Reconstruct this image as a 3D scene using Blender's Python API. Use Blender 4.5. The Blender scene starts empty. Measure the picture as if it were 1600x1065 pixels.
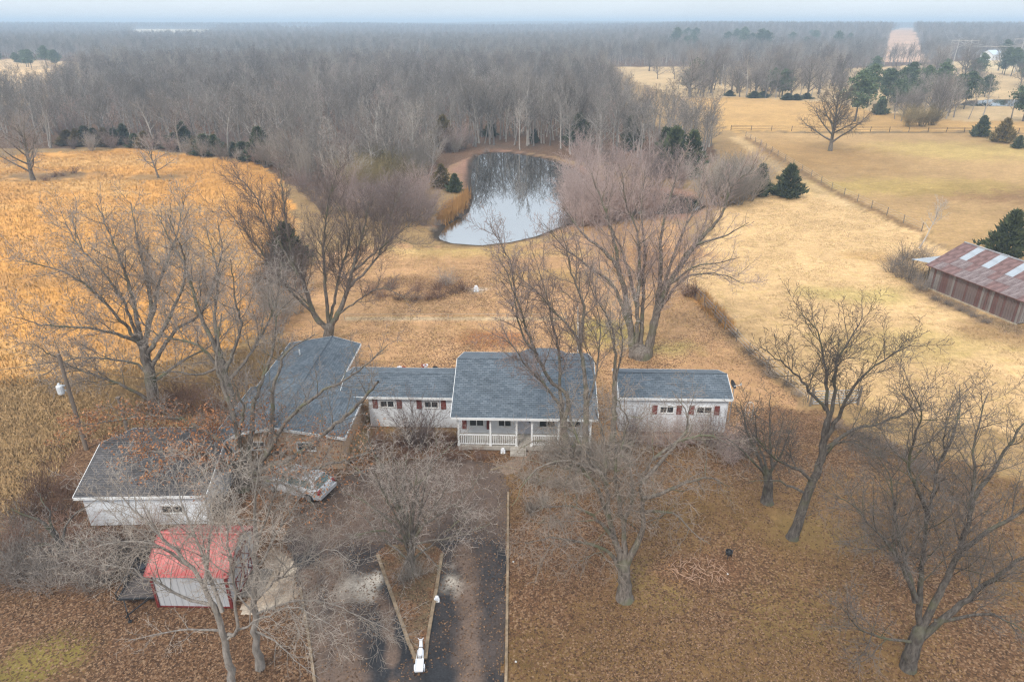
import bpy, bmesh, math, random
import numpy as np
from mathutils import Vector, Matrix
random.seed(7)
DENOISE = True
rng = np.random.default_rng(11)
SC = bpy.context.scene
COL = SC.collection
R = math.radians

# ------------------------------------------------------------------ camera
CAM_H, PITCH, FPX = 27.0, R(25.0), 1067.0
cam_d = bpy.data.cameras.new('camera')
cam_d.lens = 24.0; cam_d.sensor_width = 36.0
cam_d.clip_start = 0.5; cam_d.clip_end = 20000
cam = bpy.data.objects.new('camera', cam_d); COL.objects.link(cam)
cam.location = (0, 0, CAM_H); cam.rotation_euler = (R(90) - PITCH, 0, 0)
SC.camera = cam

# ------------------------------------------------------------------ sky (overcast), sun, exposure
SUN_EL, SUN_AZ = R(48), R(-150)          # azimuth measured from +Y towards +X
w = bpy.data.worlds.new('World'); SC.world = w; w.use_nodes = True
nt = w.node_tree; nt.nodes.clear()
N = nt.nodes.new; L = nt.links.new
out = N('ShaderNodeOutputWorld'); bg = N('ShaderNodeBackground'); bg.inputs['Strength'].default_value = 0.1
sky = N('ShaderNodeTexSky'); sky.sky_type = 'NISHITA'; sky.sun_disc = False
sky.sun_elevation = SUN_EL; sky.sun_rotation = SUN_AZ
tc = N('ShaderNodeTexCoord'); sep = N('ShaderNodeSeparateXYZ'); L(tc.outputs['Generated'], sep.inputs[0])
ramp = N('ShaderNodeMapRange'); ramp.inputs['From Min'].default_value = 0.0; ramp.inputs['From Max'].default_value = 1.0
ramp.inputs['To Min'].default_value = 6.0; ramp.inputs['To Max'].default_value = 12.5
L(sep.outputs['Z'], ramp.inputs['Value'])
mp = N('ShaderNodeMapping'); mp.inputs['Scale'].default_value = (1.2, 1.2, 6.0); L(tc.outputs['Generated'], mp.inputs['Vector'])
cn = N('ShaderNodeTexNoise'); cn.inputs['Scale'].default_value = 2.2; cn.inputs['Detail'].default_value = 6; cn.inputs['Roughness'].default_value = 0.55
L(mp.outputs[0], cn.inputs['Vector'])
cr = N('ShaderNodeMapRange'); cr.inputs['From Min'].default_value = 0.3; cr.inputs['From Max'].default_value = 0.7
cr.inputs['To Min'].default_value = 0.93; cr.inputs['To Max'].default_value = 1.07; L(cn.outputs['Fac'], cr.inputs['Value'])
mul = N('ShaderNodeMath'); mul.operation = 'MULTIPLY'; L(ramp.outputs[0], mul.inputs[0]); L(cr.outputs[0], mul.inputs[1])
vm = N('ShaderNodeVectorMath'); vm.operation = 'SCALE'; vm.inputs[0].default_value = (0.90, 0.97, 1.04); L(mul.outputs[0], vm.inputs['Scale'])
mx = N('ShaderNodeMix'); mx.data_type = 'RGBA'; mx.inputs['Factor'].default_value = 0.86
L(sky.outputs[0], mx.inputs['A']); L(vm.outputs[0], mx.inputs['B'])
L(mx.outputs['Result'], bg.inputs['Color']); L(bg.outputs[0], out.inputs['Surface'])
sun_d = bpy.data.lights.new('sun', 'SUN'); sun_d.energy = 1.5; sun_d.angle = R(14); sun_d.color = (1.0, 0.95, 0.87)
sun = bpy.data.objects.new('sun', sun_d); COL.objects.link(sun)
sdir = Vector((math.cos(SUN_EL) * math.sin(SUN_AZ), math.cos(SUN_EL) * math.cos(SUN_AZ), math.sin(SUN_EL)))
sun.rotation_euler = (-sdir).to_track_quat('-Z', 'Y').to_euler(); sun.location = (0, -20, 60)
SC.cycles.use_denoising = DENOISE; SC.cycles.denoising_prefilter = 'NONE'; SC.cycles.filter_width = 1.3; SC.cycles.use_adaptive_sampling = False
vs = SC.view_settings
vs.view_transform = 'Standard'; vs.look = 'None'; vs.gamma = 1.0; vs.use_curve_mapping = False; vs.exposure = 0.68

# ------------------------------------------------------------------ projection helpers: place things on the ground or on an upright plane
CP, SP = math.cos(PITCH), math.sin(PITCH)
def G(px, py, h=0.0):
    u, v = (px - 800) / FPX, (py - 532.5) / FPX
    z = (CAM_H - h) / (SP + v * CP)
    return (u * z, z * (CP - v * SP), h)
def V(px, py, y):
    u, v = (px - 800) / FPX, (py - 532.5) / FPX
    z = y / (CP - v * SP)
    return (u * z, y, CAM_H - z * (SP + v * CP))

# ------------------------------------------------------------------ smooth noise in numpy
_H = rng.random((256, 256))
def vnoise(x, y):
    xi = np.floor(x).astype(int); yi = np.floor(y).astype(int)
    fx, fy = x - xi, y - yi
    fx = fx * fx * (3 - 2 * fx); fy = fy * fy * (3 - 2 * fy)
    a = _H[xi & 255, yi & 255]; b = _H[(xi + 1) & 255, yi & 255]
    c = _H[xi & 255, (yi + 1) & 255]; d = _H[(xi + 1) & 255, (yi + 1) & 255]
    return (a * (1 - fx) + b * fx) * (1 - fy) + (c * (1 - fx) + d * fx) * fy
def fbm(x, y, s, oct=4):
    x = np.asarray(x, float) * s; y = np.asarray(y, float) * s
    t = 0; a = 0.5; n = 0
    for k in range(oct):
        t = t + a * vnoise(x + 17.3 * k, y - 9.1 * k); n += a; a *= 0.5; x = x * 2.03; y = y * 2.03
    return t / n
def inpoly(x, y, poly):
    x = np.asarray(x, float); y = np.asarray(y, float)
    r = np.zeros(x.shape, bool); n = len(poly); j = n - 1
    for i in range(n):
        xi, yi = poly[i][:2]; xj, yj = poly[j][:2]
        c = ((yi > y) != (yj > y)) & (x < (xj - xi) * (y - yi) / (yj - yi + 1e-12) + xi)
        r ^= c; j = i
    return r
def gpoly(pts): return [G(*p)[:2] for p in pts]
def sstep(a, b, x):
    t = np.clip((x - a) / (b - a), 0, 1); return t * t * (3 - 2 * t)

# ------------------------------------------------------------------ materials
MATS = {}
def newmat(name):
    m = bpy.data.materials.new(name); m.use_nodes = True
    return m, m.node_tree, m.node_tree.nodes['Principled BSDF']
def mat(name, col, rough=0.8, var=0.15, scale=3.0, bump=0.0, metal=0.0, spec=0.3, stretch=(1, 1, 1), col2=None, coord='Object'):
    if name in MATS: return MATS[name]
    m, t, p = newmat(name)
    N = t.nodes.new; L = t.links.new
    tc = N('ShaderNodeTexCoord'); mp = N('ShaderNodeMapping'); mp.inputs['Scale'].default_value = stretch
    L(tc.outputs[coord], mp.inputs['Vector'])
    n = N('ShaderNodeTexNoise'); n.inputs['Scale'].default_value = scale; n.inputs['Detail'].default_value = 5; n.inputs['Roughness'].default_value = 0.65
    L(mp.outputs[0], n.inputs['Vector'])
    rp = N('ShaderNodeValToRGB')
    c = Vector(col)
    lo = c * (1 - var); hi = Vector(col2) if col2 else c * (1 + var)
    rp.color_ramp.elements[0].position = 0.32; rp.color_ramp.elements[1].position = 0.68
    rp.color_ramp.elements[0].color = (*lo, 1); rp.color_ramp.elements[1].color = (*hi, 1)
    L(n.outputs['Fac'], rp.inputs['Fac']); L(rp.outputs['Color'], p.inputs['Base Color'])
    p.inputs['Roughness'].default_value = rough; p.inputs['Metallic'].default_value = metal
    p.inputs['Specular IOR Level'].default_value = spec
    if bump:
        b = N('ShaderNodeBump'); b.inputs['Strength'].default_value = bump; b.inputs['Distance'].default_value = 0.05
        L(n.outputs['Fac'], b.inputs['Height']); L(b.outputs[0], p.inputs['Normal'])
    MATS[name] = m
    return m
def shingle_mat(name, c1, c2, mortar, streak=0.25):
    m, t, p = newmat(name); N = t.nodes.new; L = t.links.new
    uv = N('ShaderNodeUVMap'); uv.uv_map = 'UVMap'
    br = N('ShaderNodeTexBrick'); br.inputs['Scale'].default_value = 1.0
    br.inputs['Brick Width'].default_value = 0.32; br.inputs['Row Height'].default_value = 0.17
    br.inputs['Mortar Size'].default_value = 0.012; br.inputs['Bias'].default_value = 0.0
    br.inputs['Color1'].default_value = (*c1, 1); br.inputs['Color2'].default_value = (*c2, 1); br.inputs['Mortar'].default_value = (*mortar, 1)
    L(uv.outputs[0], br.inputs['Vector'])
    n = N('ShaderNodeTexNoise'); n.inputs['Scale'].default_value = 0.5; n.inputs['Detail'].default_value = 6; n.inputs['Roughness'].default_value = 0.7
    L(uv.outputs[0], n.inputs['Vector'])
    mr = N('ShaderNodeMapRange'); mr.inputs['From Min'].default_value = 0.3; mr.inputs['From Max'].default_value = 0.7
    mr.inputs['To Min'].default_value = 1 - streak; mr.inputs['To Max'].default_value = 1 + streak; L(n.outputs['Fac'], mr.inputs['Value'])
    n2 = N('ShaderNodeTexNoise'); n2.inputs['Scale'].default_value = 9; n2.inputs['Detail'].default_value = 3; L(uv.outputs[0], n2.inputs['Vector'])
    mr2 = N('ShaderNodeMapRange'); mr2.inputs['To Min'].default_value = 0.7; mr2.inputs['To Max'].default_value = 1.3; L(n2.outputs['Fac'], mr2.inputs['Value'])
    mm = N('ShaderNodeMath'); mm.operation = 'MULTIPLY'; L(mr.outputs[0], mm.inputs[0]); L(mr2.outputs[0], mm.inputs[1])
    sc = N('ShaderNodeVectorMath'); sc.operation = 'SCALE'; L(br.outputs['Color'], sc.inputs[0]); L(mm.outputs[0], sc.inputs['Scale'])
    L(sc.outputs[0], p.inputs['Base Color']); p.inputs['Roughness'].default_value = 0.75; p.inputs['Specular IOR Level'].default_value = 0.45
    MATS[name] = m; return m
def brick_mat(name, c1, c2, mortar):
    m, t, p = newmat(name); N = t.nodes.new; L = t.links.new
    tc = N('ShaderNodeTexCoord'); sx = N('ShaderNodeSeparateXYZ'); L(tc.outputs['Object'], sx.inputs[0])
    ad = N('ShaderNodeMath'); ad.operation = 'ADD'; L(sx.outputs['X'], ad.inputs[0]); L(sx.outputs['Y'], ad.inputs[1])
    cb = N('ShaderNodeCombineXYZ'); L(ad.outputs[0], cb.inputs['X']); L(sx.outputs['Z'], cb.inputs['Y'])
    br = N('ShaderNodeTexBrick'); br.inputs['Scale'].default_value = 1.0
    br.inputs['Brick Width'].default_value = 0.21; br.inputs['Row Height'].default_value = 0.075; br.inputs['Mortar Size'].default_value = 0.008
    br.inputs['Color1'].default_value = (*c1, 1); br.inputs['Color2'].default_value = (*c2, 1); br.inputs['Mortar'].default_value = (*mortar, 1)
    L(cb.outputs[0], br.inputs['Vector'])
    L(br.outputs['Color'], p.inputs['Base Color']); p.inputs['Roughness'].default_value = 0.9
    b = N('ShaderNodeBump'); b.inputs['Strength'].default_value = 0.4; b.inputs['Distance'].default_value = 0.01
    L(br.outputs['Fac'], b.inputs['Height']); b.invert = True; L(b.outputs[0], p.inputs['Normal'])
    MATS[name] = m; return m
def bark_mat(name, lo, hi, scale=4.0, moss=None, vary=.5):
    m, t, p = newmat(name); N = t.nodes.new; L = t.links.new
    tc = N('ShaderNodeTexCoord'); mp = N('ShaderNodeMapping'); mp.inputs['Scale'].default_value = (1, 1, 0.25); L(tc.outputs['Object'], mp.inputs['Vector'])
    n = N('ShaderNodeTexNoise'); n.inputs['Scale'].default_value = scale * 2.5; n.inputs['Detail'].default_value = 6; n.inputs['Roughness'].default_value = 0.7
    L(mp.outputs[0], n.inputs['Vector'])
    rp = N('ShaderNodeValToRGB'); e = rp.color_ramp.elements
    e[0].position = 0.35; e[1].position = 0.66; e[0].color = (*lo, 1); e[1].color = (*hi, 1)
    L(n.outputs['Fac'], rp.inputs['Fac']); src = rp.outputs['Color']
    if moss:
        n2 = N('ShaderNodeTexNoise'); n2.inputs['Scale'].default_value = 0.9; n2.inputs['Detail'].default_value = 5; L(tc.outputs['Object'], n2.inputs['Vector'])
        r2 = N('ShaderNodeMapRange'); r2.inputs['From Min'].default_value = 0.5; r2.inputs['From Max'].default_value = 0.65; L(n2.outputs['Fac'], r2.inputs['Value'])
        mx = N('ShaderNodeMix'); mx.data_type = 'RGBA'; L(r2.outputs[0], mx.inputs['Factor']); L(src, mx.inputs['A']); mx.inputs['B'].default_value = (*moss, 1)
        src = mx.outputs['Result']
    oi = N('ShaderNodeObjectInfo'); mr = N('ShaderNodeMapRange'); mr.inputs['To Min'].default_value = 1 - vary; mr.inputs['To Max'].default_value = 1 + vary
    L(oi.outputs['Random'], mr.inputs['Value'])
    sc = N('ShaderNodeVectorMath'); sc.operation = 'SCALE'; L(src, sc.inputs[0]); L(mr.outputs[0], sc.inputs['Scale'])
    L(sc.outputs[0], p.inputs['Base Color']); p.inputs['Roughness'].default_value = 0.95; p.inputs['Specular IOR Level'].default_value = 0.15
    b = N('ShaderNodeBump'); b.inputs['Strength'].default_value = 0.6; b.inputs['Distance'].default_value = 0.04
    L(n.outputs['Fac'], b.inputs['Height']); L(b.outputs[0], p.inputs['Normal'])
    MATS[name] = m; return m
def leaf_mat(name, lo, hi, up=0.0, rough=0.8):
    m, t, p = newmat(name); N = t.nodes.new; L = t.links.new
    g = N('ShaderNodeNewGeometry')
    rp = N('ShaderNodeValToRGB'); e = rp.color_ramp.elements
    e[0].position = 0.0; e[1].position = 1.0; e[0].color = (*lo, 1); e[1].color = (*hi, 1)
    L(g.outputs['Random Per Island'], rp.inputs['Fac'])
    oi = N('ShaderNodeObjectInfo'); mr = N('ShaderNodeMapRange'); mr.inputs['To Min'].default_value = 0.75; mr.inputs['To Max'].default_value = 1.25
    L(oi.outputs['Random'], mr.inputs['Value'])
    sc = N('ShaderNodeVectorMath'); sc.operation = 'SCALE'; L(rp.outputs['Color'], sc.inputs[0]); L(mr.outputs[0], sc.inputs['Scale'])
    L(sc.outputs[0], p.inputs['Base Color']); p.inputs['Roughness'].default_value = rough; p.inputs['Specular IOR Level'].default_value = 0.2
    if up:
        vs_ = N('ShaderNodeVectorMath'); vs_.operation = 'SCALE'; L(g.outputs['Normal'], vs_.inputs[0]); vs_.inputs['Scale'].default_value = 1 - up
        va_ = N('ShaderNodeVectorMath'); va_.operation = 'ADD'; L(vs_.outputs[0], va_.inputs[0]); va_.inputs[1].default_value = (0, 0, up)
        vn_ = N('ShaderNodeVectorMath'); vn_.operation = 'NORMALIZE'; L(va_.outputs[0], vn_.inputs[0]); L(vn_.outputs[0], p.inputs['Normal'])
    MATS[name] = m; return m

# ------------------------------------------------------------------ objects
def empty(name, label=None, cat=None, loc=(0, 0, 0), rz=0, group=None):
    o = bpy.data.objects.new(name, None); COL.objects.link(o); o.location = loc; o.rotation_euler = (0, 0, rz)
    o.empty_display_size = 0.3
    if label: tag(o, label, cat, group)
    return o
def tag(o, label=None, cat=None, group=None, kind=None):
    if label: o['label'] = label
    if cat: o['category'] = cat
    if group: o['group'] = group
    if kind: o['kind'] = kind
    return o
def link(name, me, m=None, parent=None, kind=None):
    o = bpy.data.objects.new(name, me); COL.objects.link(o)
    if m is not None and not me.materials:
        for k in (m if isinstance(m, (list, tuple)) else [m]): me.materials.append(k)
    if parent: o.parent = parent
    if kind: o['kind'] = kind
    return o
def npmesh(name, verts, faces, smooth=False):
    """faces: (n,3) or (n,4) int array"""
    me = bpy.data.meshes.new(name)
    verts = np.asarray(verts, np.float32); faces = np.asarray(faces, np.int32)
    k = faces.shape[1]; n = len(faces)
    me.vertices.add(len(verts)); me.vertices.foreach_set('co', verts.ravel())
    me.loops.add(n * k); me.loops.foreach_set('vertex_index', faces.ravel())
    me.polygons.add(n); me.polygons.foreach_set('loop_start', np.arange(0, n * k, k, dtype=np.int32))
    me.polygons.foreach_set('loop_total', np.full(n, k, np.int32))
    if smooth: me.polygons.foreach_set('use_smooth', np.ones(n, bool))
    me.update(calc_edges=True); me.validate()
    return me
class MB:
    """collects faces; build() links them as ONE mesh object"""
    def __init__(s): s.v = []; s.f = []; s.uv = []
    def face(s, pts, uv=None):
        i = len(s.v); s.v += [tuple(p) for p in pts]; s.f.append(tuple(range(i, i + len(pts))))
        s.uv += uv if uv else [(p[0], p[2]) for p in pts]
    def box(s, c, d, rz=0, rx=0, ry=0, taper=1.0):
        hx, hy, hz = d[0] / 2, d[1] / 2, d[2] / 2
        M = Matrix.Translation(c) @ Matrix.Rotation(rz, 4, 'Z') @ Matrix.Rotation(ry, 4, 'Y') @ Matrix.Rotation(rx, 4, 'X')
        q = [M @ Vector((x * hx * (taper if z > 0 else 1), y * hy * (taper if z > 0 else 1), z * hz)) for z in (-1, 1) for y in (-1, 1) for x in (-1, 1)]
        for a in ((0, 2, 3, 1), (4, 5, 7, 6), (0, 1, 5, 4), (2, 6, 7, 3), (0, 4, 6, 2), (1, 3, 7, 5)): s.face([q[k] for k in a])
    def b2(s, x0, x1, y0, y1, z0, z1): s.box(((x0 + x1) / 2, (y0 + y1) / 2, (z0 + z1) / 2), (x1 - x0, y1 - y0, z1 - z0))
    def bar(s, a, b, r, k=4, r2=None, cap=True):
        a = Vector(a); b = Vector(b); d = (b - a).normalized(); r2 = r if r2 is None else r2
        ref = Vector((0, 0, 1)) if abs(d.z) < 0.9 else Vector((1, 0, 0))
        u = d.cross(ref).normalized(); w = d.cross(u)
        P = [a + (u * math.cos(t) + w * math.sin(t)) * r for t in [2 * math.pi * (i + .5) / k for i in range(k)]]
        Q = [b + (u * math.cos(t) + w * math.sin(t)) * r2 for t in [2 * math.pi * (i + .5) / k for i in range(k)]]
        for i in range(k): s.face([P[i], Q[i], Q[(i + 1) % k], P[(i + 1) % k]])
        if cap: s.face(P); s.face(Q[::-1])
    def lathe(s, c, prof, k=12, axis='Z'):
        rings = []
        for r, h in prof:
            ring = []
            for i in range(k):
                t = 2 * math.pi * i / k; p = (r * math.cos(t), r * math.sin(t), h)
                if axis == 'Y': p = (p[0], p[2], p[1])
                if axis == 'X': p = (p[2], p[0], p[1])
                ring.append((c[0] + p[0], c[1] + p[1], c[2] + p[2]))
            rings.append(ring)
        for a, b in zip(rings, rings[1:]):
            for i in range(k): s.face([a[i], a[(i + 1) % k], b[(i + 1) % k], b[i]])
        s.face(rings[0][::-1]); s.face(rings[-1])
    def mesh(s, name, smooth=False):
        me = bpy.data.meshes.new(name); me.from_pydata(s.v, [], s.f)
        l = me.uv_layers.new(name='UVMap'); l.data.foreach_set('uv', [c for p in s.uv for c in p])
        if smooth: me.polygons.foreach_set('use_smooth', [True] * len(me.polygons))
        me.update(); return me
    def build(s, name, m, parent=None, smooth=False, kind=None, weld=False):
        me = s.mesh(name, smooth)
        if weld:
            bm = bmesh.new(); bm.from_mesh(me); bmesh.ops.remove_doubles(bm, verts=bm.verts, dist=1e-4); bmesh.ops.recalc_face_normals(bm, faces=bm.faces); bm.to_mesh(me); bm.free()
        return link(name, me, m, parent, kind)

# ------------------------------------------------------------------ terrain height
POND = gpoly([(680, 367), (693, 350), (708, 342), (728, 330), (736, 308), (732, 280), (736, 250), (746, 240), (776, 236), (810, 239), (860, 248),
              (896, 262), (920, 284), (960, 297), (1040, 300), (1092, 311), (1100, 322), (1082, 331), (1040, 333), (980, 331), (925, 336), (876, 354), (840, 368), (800, 377), (752, 382), (705, 379), (684, 373)])
POND2 = gpoly([(1498, 163), (1512, 157), (1560, 155), (1700, 155), (1700, 167), (1560, 165), (1515, 165)])
def polydist(x, y, poly):
    d = np.full(np.shape(x), 1e9); n = len(poly)
    for i in range(n):
        ax, ay = poly[i][:2]; bx, by = poly[(i + 1) % n][:2]
        dx, dy = bx - ax, by - ay; t = np.clip(((x - ax) * dx + (y - ay) * dy) / (dx * dx + dy * dy + 1e-9), 0, 1)
        d = np.minimum(d, np.hypot(x - ax - t * dx, y - ay - t * dy))
    return d
def terrain(x, y):
    x = np.asarray(x, float); y = np.asarray(y, float)
    d = np.hypot(x, y)
    side = sstep(.02, .28, x / np.maximum(y, 50)); h = 10.0 * (side * sstep(560, 1300, y) + (1 - side) * sstep(980, 1850, y)) + 0.5 * sstep(1400, 3200, y)
    h = h + sstep(450, 900, y) * (fbm(x, y, 1 / 420., 3) - 0.5) * 9 * (1 - .45 * sstep(1800, 3000, y)) + sstep(1500, 2500, y) * (fbm(x + 900, y, 1 / 1100., 2) - 0.5) * 20
    h = h + sstep(620, 1150, y) * 3.0 * np.exp(-((x - 600) / 420.) ** 2)
    h = h + sstep(60, 140, d) * (1 - sstep(600, 900, d)) * (fbm(x, y, 1 / 60., 2) - 0.5) * 0.7
    for P, dep in ((POND, 0.9), (POND2, 0.8)):
        near = (np.abs(x - np.mean([p[0] for p in P])) < 160) & (np.abs(y - np.mean([p[1] for p in P])) < 120)
        if np.any(near):
            xx, yy = x[near] if x.ndim else x, y[near] if y.ndim else y
            ins = inpoly(xx, yy, P); dd = polydist(xx, yy, P); sd = np.where(ins, -dd, dd)
            hh = h[near] if x.ndim else h
            hh = hh * sstep(1.5, 14, sd) + (-dep) * (1 - sstep(-3.0, 0.8, sd))
            if x.ndim: h[near] = hh
            else: h = hh
    return h
def tz(x, y): return float(terrain(np.array([x]), np.array([y]))[0])
def GT(px, py):
    """point on the terrain seen at a pixel of the photograph"""
    x, y, _ = G(px, py)
    return (x, y, tz(x, y))
# ------------------------------------------------------------------ ground sheet
SEDGE = gpoly([(-260, 246), (0, 246), (30, 242), (110, 237), (200, 234), (300, 245), (400, 256), (440, 290), (455, 340), (470, 400), (460, 470), (420, 520), (330, 555), (200, 585), (110, 590), (40, 600), (-260, 640)])
WOODS = gpoly([(-330, 232), (30, 233), (110, 231), (200, 229), (300, 241), (405, 252), (440, 285), (500, 300), (560, 300), (640, 300), (672, 285), (705, 258), (738, 244), (780, 233), (860, 243), (905, 253), (950, 254), (1000, 262), (1060, 268), (1100, 262), (1125, 246), (1112, 226), (1050, 206), (1000, 190), (968, 165), (950, 130), (940, 104), (700, 92), (-330, 92)])
LFIELD = gpoly([(-500, 170), (45, 166), (120, 135), (165, 104), (120, 97), (40, 93), (-500, 92)])
PAST = gpoly([(1130, 330), (1190, 296), (1250, 282), (1300, 305), (1440, 360), (1500, 400), (1650, 520), (1900, 700), (1700, 690), (1400, 640), (1262, 628), (1180, 560), (1090, 462), (1060, 430), (1090, 370)])
FAR_PAST = gpoly([(1150, 207), (1600, 209), (2100, 214), (2100, 560), (1650, 450), (1440, 358), (1300, 300), (1200, 235)])
RSTRIP = gpoly([(1130, 205), (1110, 180), (1060, 155), (1150, 152), (1300, 160), (1420, 185), (1530, 190), (1700, 190), (2100, 195), (2100, 207), (1600, 207)])
RFAR = gpoly([(960, 106), (1080, 104), (1300, 108), (1550, 96), (2100, 94), (2100, 192), (1500, 192), (1300, 165), (1150, 155), (1050, 150), (1000, 130)])
FLAWN = gpoly([(-900, 880), (0, 830), (120, 850), (250, 960), (420, 960), (480, 940), (500, 1100), (560, 1700), (-900, 1700)])
RLAWN = gpoly([(780, 690), (960, 690), (1150, 690), (1200, 640), (1270, 640), (1400, 690), (1600, 760), (2600, 1000), (2600, 1900), (780, 1900)])
BLAWN = gpoly([(480, 420), (560, 380), (680, 388), (760, 388), (900, 355), (1060, 345), (1090, 400), (1095, 460), (1180, 560), (1250, 630), (1140, 700), (540, 640), (440, 560), (440, 470)])
LROUGH = gpoly([(-300, 600), (100, 590), (300, 560), (440, 530), (480, 560), (380, 660), (120, 690), (60, 800), (-300, 850)])
YARD = gpoly([(60, 700), (190, 640), (330, 600), (400, 560), (480, 690), (600, 690), (600, 730), (520, 760), (480, 960), (380, 975), (230, 965), (60, 860)])
COR = [(275, 552), (312, 552), (350, 627), (505, 925), (720, 1345), (1260, 2350), (1215, 2350), (680, 1345), (466, 925), (314, 627)]
FCL = [(-640, 1250), (-520, 1250), (-760, 2000), (-1000, 2000)]
FCL2 = [(-520, 1700), (-440, 1700), (-560, 2300), (-720, 2300)]
RFLD2 = [(280, 440), (480, 430), (540, 560), (400, 600), (330, 560)]
def clearing(x, y):
    return inpoly(x, y, LFIELD) | inpoly(x, y, COR) | inpoly(x, y, FCL) | inpoly(x, y, FCL2) | inpoly(x, y, RFLD2)
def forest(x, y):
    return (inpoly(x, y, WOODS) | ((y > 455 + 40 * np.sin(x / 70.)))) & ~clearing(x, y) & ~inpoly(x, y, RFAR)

def region_colour(x, y):
    """albedo, litter weight, rough-grass weight of the ground at a point"""
    n = x.size
    wob = np.clip(np.hypot(x, y) / 40., 0.3, 4.0)
    xs = x + (fbm(x, y, 0.22) - 0.5) * 5 * wob * 0.5 + (fbm(x, y, 1.1, 3) - .5) * 1.2; ys = y + (fbm(x + 50, y, 0.22) - 0.5) * 5 * wob * 0.5 + (fbm(x, y + 70, 1.1, 3) - .5) * 1.2
    c = np.zeros((n, 3)); lit = np.zeros(n); rough = np.zeros(n)
    c[:] = (0.30, 0.19, 0.09); rough[:] = 0.5                        # dry grass everywhere else
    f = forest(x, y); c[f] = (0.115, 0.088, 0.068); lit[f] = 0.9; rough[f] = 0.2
    def put(m, col, l, r):
        c[m] = col; lit[m] = l; rough[m] = r
    put(inpoly(xs, ys, LROUGH), (0.40, 0.245, 0.115), 0.15, 0.8)
    put(inpoly(xs, ys, RFAR), (0.50, 0.34, 0.18), 0, 0.4)
    put(inpoly(xs, ys, RFLD2), (0.55, 0.40, 0.22), 0, 0.4)
    put(inpoly(xs, ys, LFIELD), (0.58, 0.38, 0.20), 0, 0.4)
    put(inpoly(xs, ys, FCL) | inpoly(xs, ys, FCL2), (0.6, 0.5, 0.37), 0, 0.2)
    put(inpoly(xs, ys, COR), (0.52, 0.32, 0.21), 0, 0.9)
    put(inpoly(xs, ys, RSTRIP), (0.47, 0.275, 0.105), 0, 0.8)
    put(inpoly(xs, ys, FAR_PAST), (0.39, 0.24, 0.108), 0, 0.5)
    put(inpoly(xs, ys, BLAWN), (0.46, 0.262, 0.13), 0.28, 0.55)
    put(inpoly(xs, ys, PAST), (0.57, 0.365, 0.178), 0, 0.65)
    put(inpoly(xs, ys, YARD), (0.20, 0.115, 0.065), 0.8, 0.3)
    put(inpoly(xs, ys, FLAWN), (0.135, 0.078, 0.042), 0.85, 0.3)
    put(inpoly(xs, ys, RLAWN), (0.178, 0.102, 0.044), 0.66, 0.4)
    put(inpoly(xs, ys, SEDGE), (0.63, 0.30, 0.085), 0, 1.0)
    sm = inpoly(xs, ys, SEDGE); k = np.clip((fbm(x + 40, y * 1.6, .06, 4) - .47) * 5, 0, 1)[:, None] * .65; k2 = np.clip((fbm(x - 90, y * 1.8, .09, 4) - .55) * 6, 0, 1)[:, None] * .6
    c[sm] = (c * (1 - k) + np.array((.56, .335, .14)) * k)[sm]; c[sm] = (c * (1 - k2) + np.array((.40, .215, .09)) * k2)[sm]
    # worn, mossy, leafy and muddy patches that stay where they are
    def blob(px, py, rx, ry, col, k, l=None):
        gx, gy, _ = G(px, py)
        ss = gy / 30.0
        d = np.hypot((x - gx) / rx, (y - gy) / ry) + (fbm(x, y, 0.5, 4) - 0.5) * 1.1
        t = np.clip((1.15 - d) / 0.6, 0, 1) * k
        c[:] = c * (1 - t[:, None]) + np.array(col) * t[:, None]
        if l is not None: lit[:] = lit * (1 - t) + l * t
    blob(70, 1030, 2.6, 1.7, (0.22, 0.165, 0.045), 0.8, 0.3)
    blob(770, 530, 3.6, 2.2, (0.33, 0.13, 0.05), 0.85, 0.5)
    blob(950, 520, 4.0, 3.5, (0.34, 0.27, 0.075), 0.75, 0.1)
    blob(1050, 545, 3.5, 1.6, (0.36, 0.28, 0.10), 0.7, 0.1)
    blob(1225, 960, 3.0, 3.0, (0.185, 0.125, 0.045), 0.45, 0.5)
    blob(1010, 905, 2.4, 2.0, (0.24, 0.17, 0.055), 0.7, 0.35)
    blob(1290, 830, 3.5, 2.2, (0.225, 0.15, 0.058), 0.5, 0.45)
    blob(1090, 890, 2.6, 1.4, (0.28, 0.13, 0.065), 0.8, 1.0)
    blob(870, 870, 5.5, 4.5, (0.17, 0.085, 0.05), 0.7, 1.0)
    blob(1320, 760, 5, 4, (0.26, 0.15, 0.065), 0.6, 0.7)
    blob(1230, 660, 4.0, 2.5, (0.27, 0.14, 0.075), 0.8, 0.9)
    blob(760, 700, 8, 3.0, (0.20, 0.105, 0.058), 0.9, 1.0)
    blob(130, 800, 6, 4, (0.165, 0.11, 0.07), 0.9, 0.9)
    blob(1560, 300, 16, 9, (0.235, 0.125, 0.06), 0.8)
    blob(1430, 290, 24, 8, (0.40, 0.28, 0.085), 0.6)
    blob(1500, 235, 24, 14, (0.44, 0.315, 0.105), 0.6)
    blob(1260, 240, 22, 22, (0.31, 0.175, 0.065), 0.6)
    blob(1330, 460, 8, 3, (0.44, 0.33, 0.12), 0.7)
    blob(1440, 540, 9, 4, (0.40, 0.29, 0.10), 0.5)
    blob(1590, 520, 6, 3, (0.26, 0.15, 0.07), 0.8)
    blob(1360, 400, 4, 2.5, (0.40, 0.23, 0.09), 0.6)
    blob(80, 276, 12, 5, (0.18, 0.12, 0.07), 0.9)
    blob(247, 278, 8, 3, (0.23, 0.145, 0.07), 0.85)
    blob(640, 440, 7, 2.2, (0.27, 0.15, 0.07), 0.7, 0.8)
    blob(860, 430, 8, 2.5, (0.42, 0.26, 0.10), 0.7)
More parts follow.
